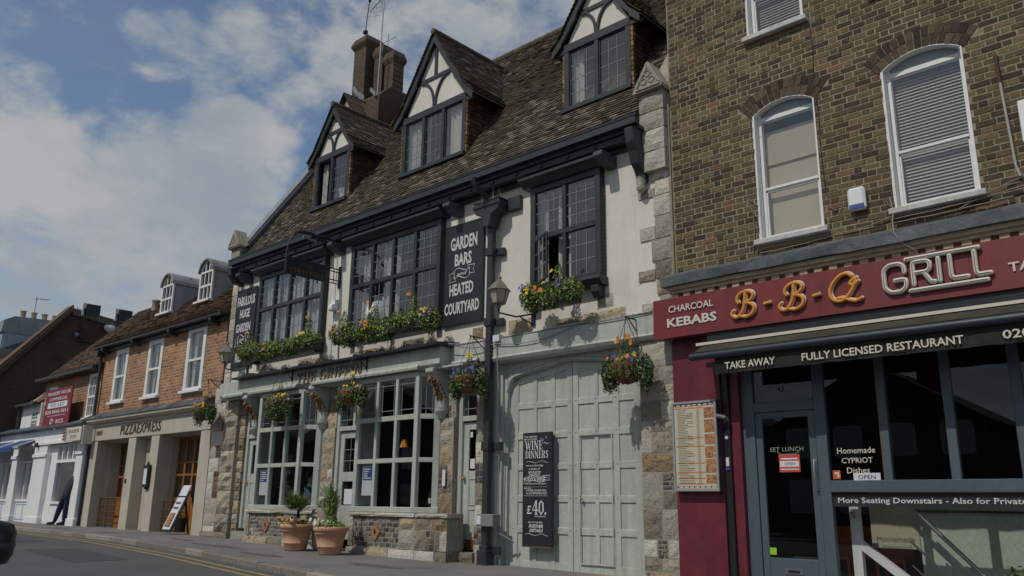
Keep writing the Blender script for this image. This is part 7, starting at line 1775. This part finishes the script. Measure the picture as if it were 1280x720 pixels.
    m = MB(); b0, b1 = Vector((-22.42, -.42, .30)), Vector((-22.2, -.12, 1.28))
    X = Vector((.42, 0.0, 0)); 
    def sl(a, b, d0, d1, mt, nm):
        mm = MB(); p, q = b0.lerp(b1, a), b0.lerp(b1, b); n = Vector((0, -.95, .3)).normalized()
        mm.add([p+X*d0-n*-.0, p+X*d1, q+X*d1, q+X*d0, p+X*d0+n*.03, p+X*d1+n*.03, q+X*d1+n*.03, q+X*d0+n*.03], [(0, 1, 2, 3), (7, 6, 5, 4), (0, 4, 5, 1), (3, 2, 6, 7), (0, 3, 7, 4), (1, 5, 6, 2)]); mm.build(nm, mt, t)
    sl(-.06, 1.02, -.10, 1.10, black_i, 'frame'); b0 += Vector((0, -.032, .01)); b1 += Vector((0, -.032, .01)); sl(.0, .84, .0, 1.0, paper_m, 'sheet'); sl(.88, 1.16, .0, 1.0, paper_m, 'header')
    b0 += Vector((0, -.031, .01)); b1 += Vector((0, -.031, .01)); sl(.08, .42, .25, .8, fmz, 'food_picture'); sl(.55, .58, .2, .8, M('menu_print', (.2, .2, .2)), 'print_line'); sl(.68, .71, .2, .8, MATS['menu_print'], 'print_line')
    m = MB(); m.bar((-22.4, .25, .19), (-22.15, -.08, 1.25), .04); m.bar((-21.9, .25, .19), (-21.75, -.08, 1.25), .04); m.build('back_leg', black_i, t)
    p = T('lobby_plant', 'small shrub behind the brass rail in the cream shopfront', 'plant', (-23.2, .3, .2)); leaves(MB(), [(-23.3, .45, .75, .2, .2, .25)], 220, .035).build('foliage', leaf_d, p, kind='stuff')
    m = MB(); m.lathe([(.15, 0), (.18, .38)], (-23.3, .45, .2), 12); m.build('pot', black_i, p)
fmz = M('food_photo', (.5, .1, .03))
pizza()
# ================================================================== WHITE SHOPS
ws = T('white_shop_row', 'low white painted shops with orange brick upper storey and tiled roof', 'building', (-33, 1, .25))
def shops():
    m = MB(); wall_holes(m, -34.5, -29.28, 3.4, 5.45, .05, .3, [(-30.25, -29.35, 3.75, 5.25), (-34.0, -33.2, 4.55, 5.1)]); m.build('wall', brick_pz, ws)
    m = MB(); wall_holes(m, -36.6, -34.5, 3.4, 4.6, 0, .3, [(-35.55, -34.75, 3.62, 4.36)]); m.box(-36.6, -34.5, .3, 3, .2, 4.6); m.build('rendered_wall', white_p, ws)
    sash2(ws, -30.25, -29.35, 3.75, 5.25, bars=((.33, .66), (.25, .75)), y=.07); sash2(ws, -34.0, -33.2, 4.55, 5.1, y=.07); sash2(ws, -35.55, -34.75, 3.62, 4.36, y=.05, bars=((.5,), (.25, .75)))
    prof = [(-.25, 5.42), (.1, 5.60), (3.2, 8.7)]
    m = MB(); m.prism(prof+[(6.5, 5.4), (3.2, 8.5), (0, 5.3)], 'x', -34.65, -29.2); m.build('roof', tile_red, ws)
    tiles(ws, tile_red, (-34.65, -29.15), prof, 5, .12, .19, name='roof_tiles')
    m = MB(); m.prism([(-.2, 4.6), (.1, 4.62), (1.2, 5.7), (1.2, 5.5), (-.2, 4.5)], 'x', -36.7, -34.66); m.build('lean_to_roof', tile_red, ws)
    m = MB(); m.prism([(-.24, 4.66), (1.2, 5.95), (1.2, 5.87), (-.24, 4.58)], 'x', -34.70, -34.62); m.build('white_verge', white_p, ws)
    m = MB(); m.box(-34.7, -29.2, -.32, -.2, 5.34, 5.44); m.box(-34.6, -29.2, -.2, .05, 5.34, 5.38); m.box(-36.75, -34.6, -.28, -.15, 4.52, 4.62); m.tube([(-36.65, -.1, 4.5), (-36.65, -.1, 3.6)], .05, 8); m.build('gutter', black_w, ws)
    m = MB(); m.box(-34.5, -29.3, .3, .4, .2, 5.4); m.box(-60, -29.3, 2.3, 2.4, .2, 3.4); m.build('back_wall', dark_i, ws)
    # shopfront 1 with barber sign
    m = MB(); m.box(-38.5, -29.25, -.22, .1, 3.0, 3.46); m.build('fascia', white_p, ws, bevel=.01)
    m = MB(); m.prism([(-.42, 3.50), (-.42, 3.55), (0, 3.72), (0, 3.46), (-.3, 3.46)], 'x', -38.6, -29.15); m.build('lead_canopy', lead_m, ws)
    m = MB(); m.box(-38.5, -29.25, -.30, -.22, 2.93, 3.02); m.build('moulding', white_p, ws)
    for x0, x1 in ((-29.75, -29.2), (-33.75, -32.5), (-36.05, -35.4), (-38.4, -37.8)): m = MB(); m.box(x0, x1, -.25, .3, .1, 2.93); m.box(x0-.05, x1+.05, -.28, .3, .1, .45); m.box(x0-.03, x1+.03, -.3, .3, 2.5, 2.62); m.build('pilaster', white_p, ws, bevel=.01)
    m = MB(); m.box(-32.5, -29.75, -.10, .1, .1, .92); m.box(-32.5, -31.9, -.08, .1, .92, 2.93); m.box(-30.0, -29.75, -.08, .1, .92, 2.93); m.box(-31.9, -30.0, -.12, .08, 2.28, 2.38); m.box(-31.9, -30.0, -.16, .05, .90, .98); m.box(-31.9, -30.0, -.08, .08, 2.85, 2.93)
    for i in range(1, 4): x = -31.9+i*.475; m.box(x-.04, x+.04, -.09, .06, 2.38, 2.85)
    m.build('shopfront_frame', white_p, ws)
    glazed(ws, -31.9, -30.0, .98, 2.28, .0, None, glass_d)
    for i in range(4): glazed(ws, -31.9+i*.475+.04, -31.9+(i+1)*.475-.04, 2.38, 2.85, .0, None, glass_d)
    m = MB(); m.box(-32.3, -29.9, 1.2, 1.25, .2, 3); m.box(-31.2, -30.8, .5, .9, .9, 1.25); m.box(-30.7, -30.3, .4, .6, 1.5, 1.9); m.build('barber_room', M('blue_grey_room', (.07, .085, .10)), ws)
    m = MB(); m.box(-30.85, -30.45, .35, .37, 1.6, 2.0); m.build('red_picture', M('red_print', (.35, .04, .02)), ws)
    for x0, x1 in ((-35.4, -33.75), (-37.8, -36.05)):
        o = bpy.data.objects.new('shop_window', None); COL.objects.link(o); o.parent = ws
        m = MB(); m.box(x0, x1, -.10, .1, .12, 1.0); m.box(x0, x1, -.14, .1, .96, 1.04); m.box(x0, x1, -.1, .06, 2.35, 2.42); m.box(x0, x1, -.1, .06, 2.85, 2.95)
        for i in (1, 2): x = x0+(x1-x0)*i/3; m.box(x-.03, x+.03, -.08, .05, 1.04, 2.35)
        for i in (1, 2, 3, 4): x = x0+(x1-x0)*i/5; m.box(x-.02, x+.02, -.08, .05, 2.42, 2.85)
        m.build('window_frame', white_p, o); glazed(o, x0, x1, 1.04, 2.35, .0, None, glass_d); glazed(o, x0, x1, 2.42, 2.85, .0, None, glass_d)
        m = MB(); frame_lines(m, x0+.12, x1-.12, .30, .88, -.101, .05); m.box((x0+x1)/2-.03, (x0+x1)/2+.03, -.106, -.1, .3, .88); m.build('panel_moulding', M('pale_blue_paint', (.30, .40, .50)), o)
        m = MB(); m.box(x0, x1, .8, .85, .2, 3); m.build('room', room_i, o)
        curt(o, x0+.1, x0+.6, 1.04, 2.3, .2); curt(o, x1-.5, x1-.1, 1.04, 2.3, .2)
        t = T('shop_awning', 'blue canvas awning over the white shop window, ' + ('next to the barber front' if x0 > -36 else 'farthest left'), 'awning', ((x0+x1)/2, -.4, 3.0))
        m = MB(); m.add([(x0-.1, -.24, 3.18), (x1-.2, -.24, 3.18), (x1-.2, -.95, 2.86), (x0-.1, -.95, 2.86), (x0-.1, -.24, 3.15), (x1-.2, -.24, 3.15), (x1-.2, -.95, 2.83), (x0-.1, -.95, 2.83)], [(0, 1, 2, 3), (7, 6, 5, 4), (0, 4, 5, 1), (3, 2, 6, 7), (0, 3, 7, 4), (1, 5, 6, 2)])
        m.build('canvas', M('blue_canvas', (.020, .065, .19), rough=.8, grain=.1), t); m = MB(); m.box(x0-.1, x1-.2, -.97, -.95, 2.70, 2.86); m.build('valance', M('blue_canvas', (.02, .065, .19)), t)
        m = MB(); wtext(m, 'OPTICS', x0+.4, x1-.8, 2.74, 2.82, -.972); m.build('valance_lettering', paper_m, t) if x0 < -36 else None
        m = MB(); m.bar((x1-.2, -.24, 3.15), (x1-.2, -.95, 2.84), .05, .05); m.bar((x0-.1, -.24, 3.15), (x0-.1, -.95, 2.84), .05, .05); m.build('awning_arm', white_p, t)
    m = MB(); m.box(-60, -38.5, -.1, 4, .2, 3.2); m.build('far_shop_wall', white_p, ws)
    m = MB(); m.ball((-33.4, -.32, 2.95), .09, 8); m.box(-33.45, -33.35, -.3, -.2, 2.9, 3.0); m.build('bell', black_i, ws)
    t = T('to_let_board', 'maroon estate agent board reading Commercial To Let above the white barber front', 'sign', (-31.8, -.35, 3.5))
    m = MB(); m.box(-33.0, -30.55, -.38, -.34, 3.52, 4.86); m.build('panel', M('agent_red', (.20, .012, .03), rough=.5, grain=.04), t); m = MB()
    for x in (-31.9,): m.box(x-.04, x+.04, -.34, -.28, 3.4, 4.8)
    m.build('post', white_p, t)
    m = MB()
    for s, a, b, c, d in (('MAUNDER TAYLOR', -32.85, -30.68, 4.64, 4.76), ('COMMERCIAL', -32.6, -30.9, 4.44, 4.55), ('020 8446 0011', -32.85, -30.7, 3.98, 4.11), ('www.maundertaylor.co.uk', -32.6, -30.9, 3.88, 3.93), ('RICS', -31.7, -31.0, 3.62, 3.76)): wtext(m, s, a, b, c, d, -.381, bold=.02)
    m.gid += 1; m.tube([(-32.1+.1*math.cos(a), -.384, 3.69+.09*math.sin(a)) for a in [i*.6 for i in range(11)]], .025, 5); m.build('lettering', letter_w, t)
    m = MB(); m.box(-32.7, -30.85, -.384, -.38, 4.18, 4.38); m.build('white_panel', paper_m, t); m = MB(); wtext(m, 'TO LET', -32.4, -31.1, 4.22, 4.34, -.3845); m.build('to_let_lettering', M('agent_grey', (.15, .15, .17)), t)
    t = T('barber_sign', 'small projecting cream sign reading Barber Shop with a striped pole', 'sign', (-29.8, -.4, 2.9))
    m = MB(); m.box(-30.15, -28.75, -.56, -.48, 2.92, 3.36); m.box(-28.8, -28.72, -.5, -.2, 2.8, 3.4); m.build('panel', letter_c, t); m = MB(); wtext(m, 'BARBER', -29.85, -28.92, 3.17, 3.29, -.561); wtext(m, 'SHOP', -29.65, -29.1, 2.99, 3.11, -.561); m.build('lettering', M('agent_grey', (0, 0, 0)), t)
    m = MB(); m.tube([(-30.03, -.58, 2.94), (-30.03, -.58, 3.34)], .05, 8); m.build('pole', paper_m, t); m = MB(); [m.bar((-30.09, -.63, 2.96+i*.1), (-29.97, -.63, 3.02+i*.1), .03, .03) for i in range(4)]; m.build('pole_stripe', M('red_print', (0, 0, 0)), t)
shops()
# ================================================================== BUILDINGS FARTHER LEFT
def far_left():
    g = T('gabled_brick_building', 'large dark brown brick gable rising behind the white shops', 'building', (-40, 2, .2)); X = -38.0
    m = MB(); m.prism([(-1.0, .2), (-1.0, 5.7), (-.66, 6.1), (1.7, 9.05), (5.5, 8.6), (9, 8.2), (9, .2)], 'x', X-.3, X); m.build('gable_wall', brick_bg, g)
    m = MB(); m.prism([(-1.2, 5.35), (1.75, 9.0), (1.72, 9.25), (-1.35, 5.5)], 'x', X-.7, X+.12); m.build('roof', tile_red, g)
    m = MB(); m.prism([(-1.3, 5.42), (1.72, 9.12), (1.72, 8.93), (-1.2, 5.2)], 'x', X+.121, X+.2); m.build('verge_board', M('brown_verge', (.075, .05, .032), rough=.7), g)
    m = MB(); m.prism([(1.72, 9.0), (9.0, 8.15), (9.0, 7.9), (1.72, 8.8)], 'x', X+.0, X+.14); m.prism([(1.7, 9.08), (9, 8.25), (9, 8.15), (1.7, 9.0)], 'x', X-.6, X+.16); m.build('parapet', M('grey_brown_coping', (.15, .125, .10), rough=.85, grain=.2), g)
    m = MB(); m.box(X-.9, X-.3, -1.0, -.7, .2, 5.2); m.build('front_wall', brick_bg, g)
    for (y, z, lab) in ((2.2, 8.84, 'black backed floodlight on the brick gable parapet, left of two'), (3.6, 8.84, 'black backed floodlight on the brick gable parapet, right of two')):
        t = T('floodlight', lab, 'floodlight', (X+.2, y, z-.1), 'floodlights on the brown gable')
        m = MB(); m.box(X+.2, X+.34, y, y+.56, z, z+.50); m.build('housing', black_i, t); m = MB(); m.box(X+.12, X+.2, y-.14, y+.62, z-.02, z+.54); m.build('white_rim', white_p, t)
        m = MB(); m.tube([(X+.22, y-.05, z+.3), (X+.22, y-.02, z-.1), (X+.2, y-.05, z-1.0)], .04, 6); m.build('bracket', black_i, t)
    c = T('gable_conduit', 'thin black conduit and small lamp fixed to the brown gable', 'pipe', (X, 2.1, 7.7)); m = MB(); m.tube([(X+.1, 2.1, 8.5), (X+.1, 2.1, 7.7), (X+.1, 2.9, 7.72), (X+.1, 3.4, 7.6)], .03, 6); m.build('pipe', black_i, c)
    m = MB(); m.ball((X+.15, 2.0, 7.95), .11, 8); m.build('lamp', came_m, c)
    c = T('security_light', 'white dish shaped security light below the right floodlight', 'lamp', (X+.1, 3.25, 8.4)); m = MB(); m.lathe([(.05, -.14), (.22, .0), (.24, .12), (.2, .18)], (X+.2, 3.3, 8.38), 12); m.build('shade', white_p, c)
    f = T('slate_roofed_house', 'far pale house with lead dormer and a row of chimney pots', 'house', (-52, 4, .2)); X = -50
    m = MB(); m.box(-62, -45.5, 2.2, 10, .2, 8.2); m.build('wall', white_p, f)
    m = MB(); m.prism([(1.2, 8.1), (5.5, 10.3), (10, 8.1)], 'x', -62, -45); m.build('roof', M('far_slate', (.06, .065, .07), rough=.7, grain=.2), f)
    d = bpy.data.objects.new('dormer', None); COL.objects.link(d); d.parent = f
    m = MB(); m.box(-54.0, X, 2.55, 5.5, 7.6, 9.75); m.build('dormer_cheek', M('pale_blue_lead', (.27, .32, .37), (.31, .36, .41), rough=.7, grain=.05), d)
    m = MB(); m.prism([(2.35, 9.75), (2.40, 10.4), (2.9, 10.68), (5.5, 10.78), (5.5, 9.75)], 'x', -54.1, X+.06); m.build('mansard_roof', lead_l, d)
    m = MB(); m.box(-53.8, X-.05, 2.45, 2.55, 7.7, 9.7); m.build('dormer_face', M('pale_blue_lead', (.3, .3, .3)), d)
    for x in (-53.6, -52.4, -51.2): 
        m = MB(); m.box(x, x+.9, 2.36, 2.46, 8.2, 9.5); m.build('window', glass_s, d); m = MB(); frame_lines(m, x, x+.9, 8.2, 9.5, 2.36, .1); m.box(x, x+.9, 2.34, 2.36, 8.8, 8.88); m.build('window_frame', white_f, d)
    m = MB(); m.box(X-1.0, X-.3, 3.2, 7.0, 9.5, 10.72); m.build('chimney_stack', brick_bg, f)
    for i, y in enumerate((3.45, 4.0, 4.55, 5.1, 5.65)): m = MB(); m.lathe([(.17, 0), (.14, .10), (.14, .38), (.17, .42), (.17, .46), (.13, .46)], (X-.6, y, 10.70), 12); m.build('chimney_pot', M('buff_pot', (0, 0, 0)) if i < 4 else M('red_pot', (.30, .08, .04)), f)
    for y, z, lab in ((4.0, 11.0, 'thin television aerial above the far row of chimney pots'), (6.2, 10.8, 'second thin aerial right of the far chimney pots')):
        t = T('television_aerial', lab, 'aerial', (X-.6, y, z)); m = MB(); m.tube([(X-.6, y, z-.2), (X-.6, y, z+1.1)], .02, 5); m.tube([(X-.6, y-.1, z+.95), (X-.3, y+.6, z+.98)], .016, 4)
        for k in range(5): m.tube([(X-.8, y+k*.12, z+.96), (X-.3, y+k*.12, z+.96)], .008, 4)
        m.build('antenna_rods', came_m, t)
far_left()
# ================================================================== MAN LEANING AT THE BARBER WINDOW
def man():
    x, y, z = -30.08, -.26, gz(-30)
    t = T('person', 'person in dark navy clothes bent forward into the barber shop window', 'person', (x, y, z))
    # hips, spine bending away from us into the window, two planted legs, one arm on the sill
    V = [(.12, .0, .88), (.20, .02, 1.10), (.30, .05, 1.34), (.37, .08, 1.47), (.42, .10, 1.54),         # 0-4 pelvis to neck
         (.04, -.05, .86), (-.16, -.10, .47), (-.40, -.12, .07), (-.48, -.22, .05),                      # left leg striding back
         (.20, .04, .86), (.10, .02, .46), (.05, .02, .07), (.01, -.10, .05),                            # right leg
         (.14, .06, 1.43), (-.06, .10, 1.36), (-.22, .16, 1.50), (-.26, .19, 1.55),                      # arm reaching to the window
         (.46, .14, 1.38), (.46, .22, 1.14), (.40, .26, 1.0)]
    E = [(0, 1), (1, 2), (2, 3), (3, 4), (0, 5), (5, 6), (6, 7), (7, 8), (0, 9), (9, 10), (10, 11), (11, 12), (2, 13), (13, 14), (14, 15), (15, 16), (2, 17), (17, 18), (18, 19)]
    rad = [.18, .19, .20, .13, .07, .13, .105, .065, .05, .13, .105, .065, .05, .085, .065, .05, .04, .085, .06, .045]
    me = bpy.data.meshes.new('body'); me.from_pydata([(a*.95, b, c*1.02) for a, b, c in V], E, []); me.materials.append(M('dark_shirt', (.035, .045, .06), rough=.9)); me.materials.append(M('navy_trousers', (.020, .026, .065), rough=.9))
    o = bpy.data.objects.new('body', me); COL.objects.link(o); o.parent = t; o.modifiers.new('skin', 'SKIN')
    for i, v in enumerate(me.skin_vertices[0].data): v.radius = (rad[i], rad[i]*.85); v.use_root = (i == 0)
    s = o.modifiers.new('sub', 'SUBSURF'); s.levels = 2; s.render_levels = 2
    dg = bpy.context.evaluated_depsgraph_get(); me2 = bpy.data.meshes.new_from_object(o.evaluated_get(dg))
    o.modifiers.clear(); o.data = me2
    while len(me2.materials) < 2: me2.materials.append(MATS['navy_trousers'])
    for p in me2.polygons: p.material_index = 1 if p.center.z < .93 else 0; p.use_smooth = True
    me2.materials[1] = MATS['navy_trousers']
    sk = M('skin', (.48, .27, .19)); m = MB(); hx, hy, hz = x+.46, y+.13, z+1.70; m.ball((hx, hy, hz), .105, 16, sc=(.82, .95, 1.15)); m.tube([(x+.40, y+.1, z+1.54), (hx, hy, hz-.05)], .05, 8); m.ball((hx-.085, hy, hz-.02), .022, 6); m.ball((hx+.085, hy, hz-.02), .022, 6); m.ball((hx, hy+.10, hz-.02), .02, 6); m.build('head', sk, t)
    m = MB(); m.ball((hx, hy-.015, hz+.025), .113, 16, sc=(.86, .95, 1.08)); m.build('hair', M('dark_hair', (0, 0, 0)), t)
    for px_, py_, pz_ in ((-.28, .205, 1.56), (.42, .28, .95)):
        m = MB(); c = Vector((x+px_*.95, y+py_, z+pz_*1.02)); m.ball(c, .045, 8, sc=(.9, 1.1, .5))
        for k in range(4): m.tube([c+Vector((-.03+k*.02, .03, 0)), c+Vector((-.035+k*.023, .075, .0)), c+Vector((-.035+k*.023, .095+.008*(k in (1, 2)), -.02))], .009, 5)
        m.tube([c+Vector((.035, .0, 0)), c+Vector((.06, .04, -.01))], .011, 5); m.build('hand', sk, t)
    for a, b in ((-.47, -.16), (.03, -.03)):
        m = MB(); m.ball((x+a, y+b-.04, z+.05), .075, 10, sc=(.75, 1.7, .62)); m.box(x+a-.05, x+a+.05, y+b-.15, y+b+.08, z, z+.03); m.build('shoe', black_i, t)
man()
# ================================================================== CAR BESIDE THE CAMERA (only its mirror shows)
def car():
    x, y = -3.30, -10.93; z = gz(x)-.20
    t = T('parked_car', 'black car waiting in the road with its rounded door mirror sticking out', 'car', (x, y, z))
    paint = M('black_car_paint', (.006, .006, .008), rough=.25, grain=0); tw = M('tyre', (.02, .02, .02), rough=.9)
    # body lofted from cross-sections; nose points along +x, its side to the camera
    secs = [(-2.1, .55, .35, .75, .62), (-1.95, .80, .25, .98, .70), (-1.1, .86, .22, 1.02, .78), (0, .88, .22, 1.0, .8), (.9, .87, .22, .96, .78), (1.75, .80, .25, .80, .70), (2.0, .58, .35, .66, .55)]
    m = MB(); v = []
    for sx, hw, zl, zt, tw_ in secs: v += [(x-1.1+sx, y-hw*.92, z+zl), (x-1.1+sx, y-hw, z+(zl+zt)/2), (x-1.1+sx, y-tw_*hw*1.12, z+zt-.14), (x-1.1+sx, y+tw_*hw*1.12, z+zt-.14), (x-1.1+sx, y+hw, z+(zl+zt)/2), (x-1.1+sx, y+hw*.92, z+zl)]
    k = 6; m.add(v, [(i*k+j, i*k+(j+1) % k, (i+1)*k+(j+1) % k, (i+1)*k+j) for i in range(len(secs)-1) for j in range(k)]+[tuple(range(k)), tuple(range(len(v)-k, len(v)))], sm=False); m.build('body', paint, t, bevel=.03)
    m = MB(); g = [(-1.75, .84), (-1.2, 1.32), (-.3, 1.36), (.15, 1.26), (.62, .82)]; m.prism([(x-1.1+a, z+b) for a, b in g], 'y', y-.66, y+.66); m.build('cabin_glass', M('dark_car_glass', (.01, .012, .014), rough=.05, grain=0), t, bevel=.04)
    m = MB(); m.prism([(x-1.1+a, z+b) for a, b in ((-1.2, 1.33), (-.3, 1.375), (.15, 1.27), (.13, 1.23), (-.3, 1.33), (-1.18, 1.29))], 'y', y-.68, y+.68)
    for a, b in ((g[0], g[1]), (g[3], g[4])):
        for s in (-.67, .67): m.bar((x-1.1+a[0], y+s, z+a[1]), (x-1.1+b[0], y+s, z+b[1]), .06, .05)
    m.build('roof', paint, t)
    for sx in (-1.35, 1.2):
        for s in (-.80, .80):
            w = MB(); cx, cy, cz = x-1.1+sx, y+s, z+.32; n = 20
            for r0, mt in ((.32, 0),): w.add([(cx+.32*math.cos(2*math.pi*i/n), cy+o_, cz+.32*math.sin(2*math.pi*i/n)) for o_ in (-.1, .1) for i in range(n)], [(i, (i+1) % n, n+(i+1) % n, n+i) for i in range(n)]+[tuple(range(n)), tuple(range(n, 2*n))])
            w.build('wheel', tw, t)
    m = MB(); c = Vector((-3.885, -9.88, .865))
    prof = [(.02, -.105), (.07, -.10), (.082, -.06), (.085, .03), (.07, .075), (.03, .09)]
    pts = []
    for i in range(9):
        a = i/8*math.pi; pts.append(a)
    bm2 = MB(); n = 14
    for r, zz in [(0.09, -.085), (.115, -.07), (.125, -.02), (.125, .04), (.105, .075), (.07, .088)]: pass
    bm2.lathe([(.06, -.095), (.095, -.085), (.112, -.05), (.114, .03), (.10, .065), (.06, .08)], (c.x-.06, c.y, c.z), 18)
    bm2.build('door_mirror', M('mirror_plastic', (.010, .010, .011), rough=.3, rough2=.42, grain=.1), t)
    rm = MB(); rm.lathe([(.113, -.028), (.1165, -.022), (.1165, -.012), (.114, -.006)], (c.x-.06, c.y, c.z), 18); rm.build('mirror_seam', M('mirror_grey', (.05, .05, .052), rough=.35), t)
    m = MB(); m.bar((c.x-.06, c.y-.05, c.z-.04), (c.x-.12, y+.72, z+.92), .05, .04); m.build('mirror_arm', MATS['mirror_plastic'], t)
car()
# ================================================================== HOUSES ACROSS THE ROAD (seen mirrored in the shop windows)
def opposite():
    far_b = brickmat('far_house_brick', (.13, .085, .055), (.09, .06, .04), (.14, .12, .09))
    roofm = M('far_house_tile', (.05, .035, .027), (.075, .05, .036), rough=.9, grain=.3)
    for i, (x0, x1, ze, zr, lab) in enumerate(((-34, -19, 5.0, 7.6, 'brick house opposite with broad tiled roof, beyond the parked car'), (-17, -8.5, 4.4, 6.8, 'timber gabled house directly across the road behind the camera'), (-5.6, 6, 4.4, 7.2, 'brick house opposite behind the restaurant side of the road'), (-51, -35.5, 5.2, 8.4, 'long brick house opposite, next but one beyond the parked car'), (-70, -53, 5.2, 8.4, 'last brick house opposite at the far left end of the road'))):
        h = T('opposite_house', lab, 'house', ((x0+x1)/2, -27, 0), 'houses across the road')
        m = MB(); m.box(x0, x1, -32, -24.5, -.3, ze); m.prism([(x0, ze), (x1, ze), ((x0+x1)/2, zr)], 'y', -31.9, -24.6); m.build('wall', far_b, h)
        m = MB(); xm = (x0+x1)/2; L_ = x1-x0
        m.prism([(x0-.4, ze-.2), (xm, zr+.1), (x1+.4, ze-.2), (x1+.4, ze-.0), (xm, zr+.35), (x0-.4, ze)], 'y', -32.3, -24.1); m.build('roof', roofm, h)
        m = MB(); m.box(xm+1.0, xm+1.9, -28.5, -27.5, zr-1.5, zr+1.6); m.box(xm+.9, xm+2.0, -28.6, -27.4, zr+1.4, zr+1.55); m.lathe([(.15, 0), (.12, .5)], (xm+1.25, -28, zr+1.6), 8); m.lathe([(.15, 0), (.12, .5)], (xm+1.65, -28, zr+1.6), 8); m.build('chimney', far_b, h)
        if i == 1:
            m = MB()
            for x in [x0+.1+k*(L_-.3)/7 for k in range(8)]: m.box(x, x+.18, -24.5, -24.44, 2.7, ze-.05)
            m.box(x0, x1, -24.5, -24.42, 2.55, 2.75); m.box(x0, x1, -24.5, -24.42, ze-.25, ze-.05)
            m.build('timber', black_w, h)
        for k in range(4):
            a = x0+L_*(k+.5)/4-.6
            for z0, z1 in ((.9, 2.3), (3.2, 4.5)): m = MB(); m.box(a, a+1.2, -24.5, -24.40, z0, z1); frame_lines(m, a, a+1.2, z0, z1, -24.39, .08); m.build('window_frame', white_f, h); m = MB(); m.box(a+.1, a+1.1, -24.40, -24.385, z0+.1, z1-.1); m.build('pane', glass_d, h)
opposite()
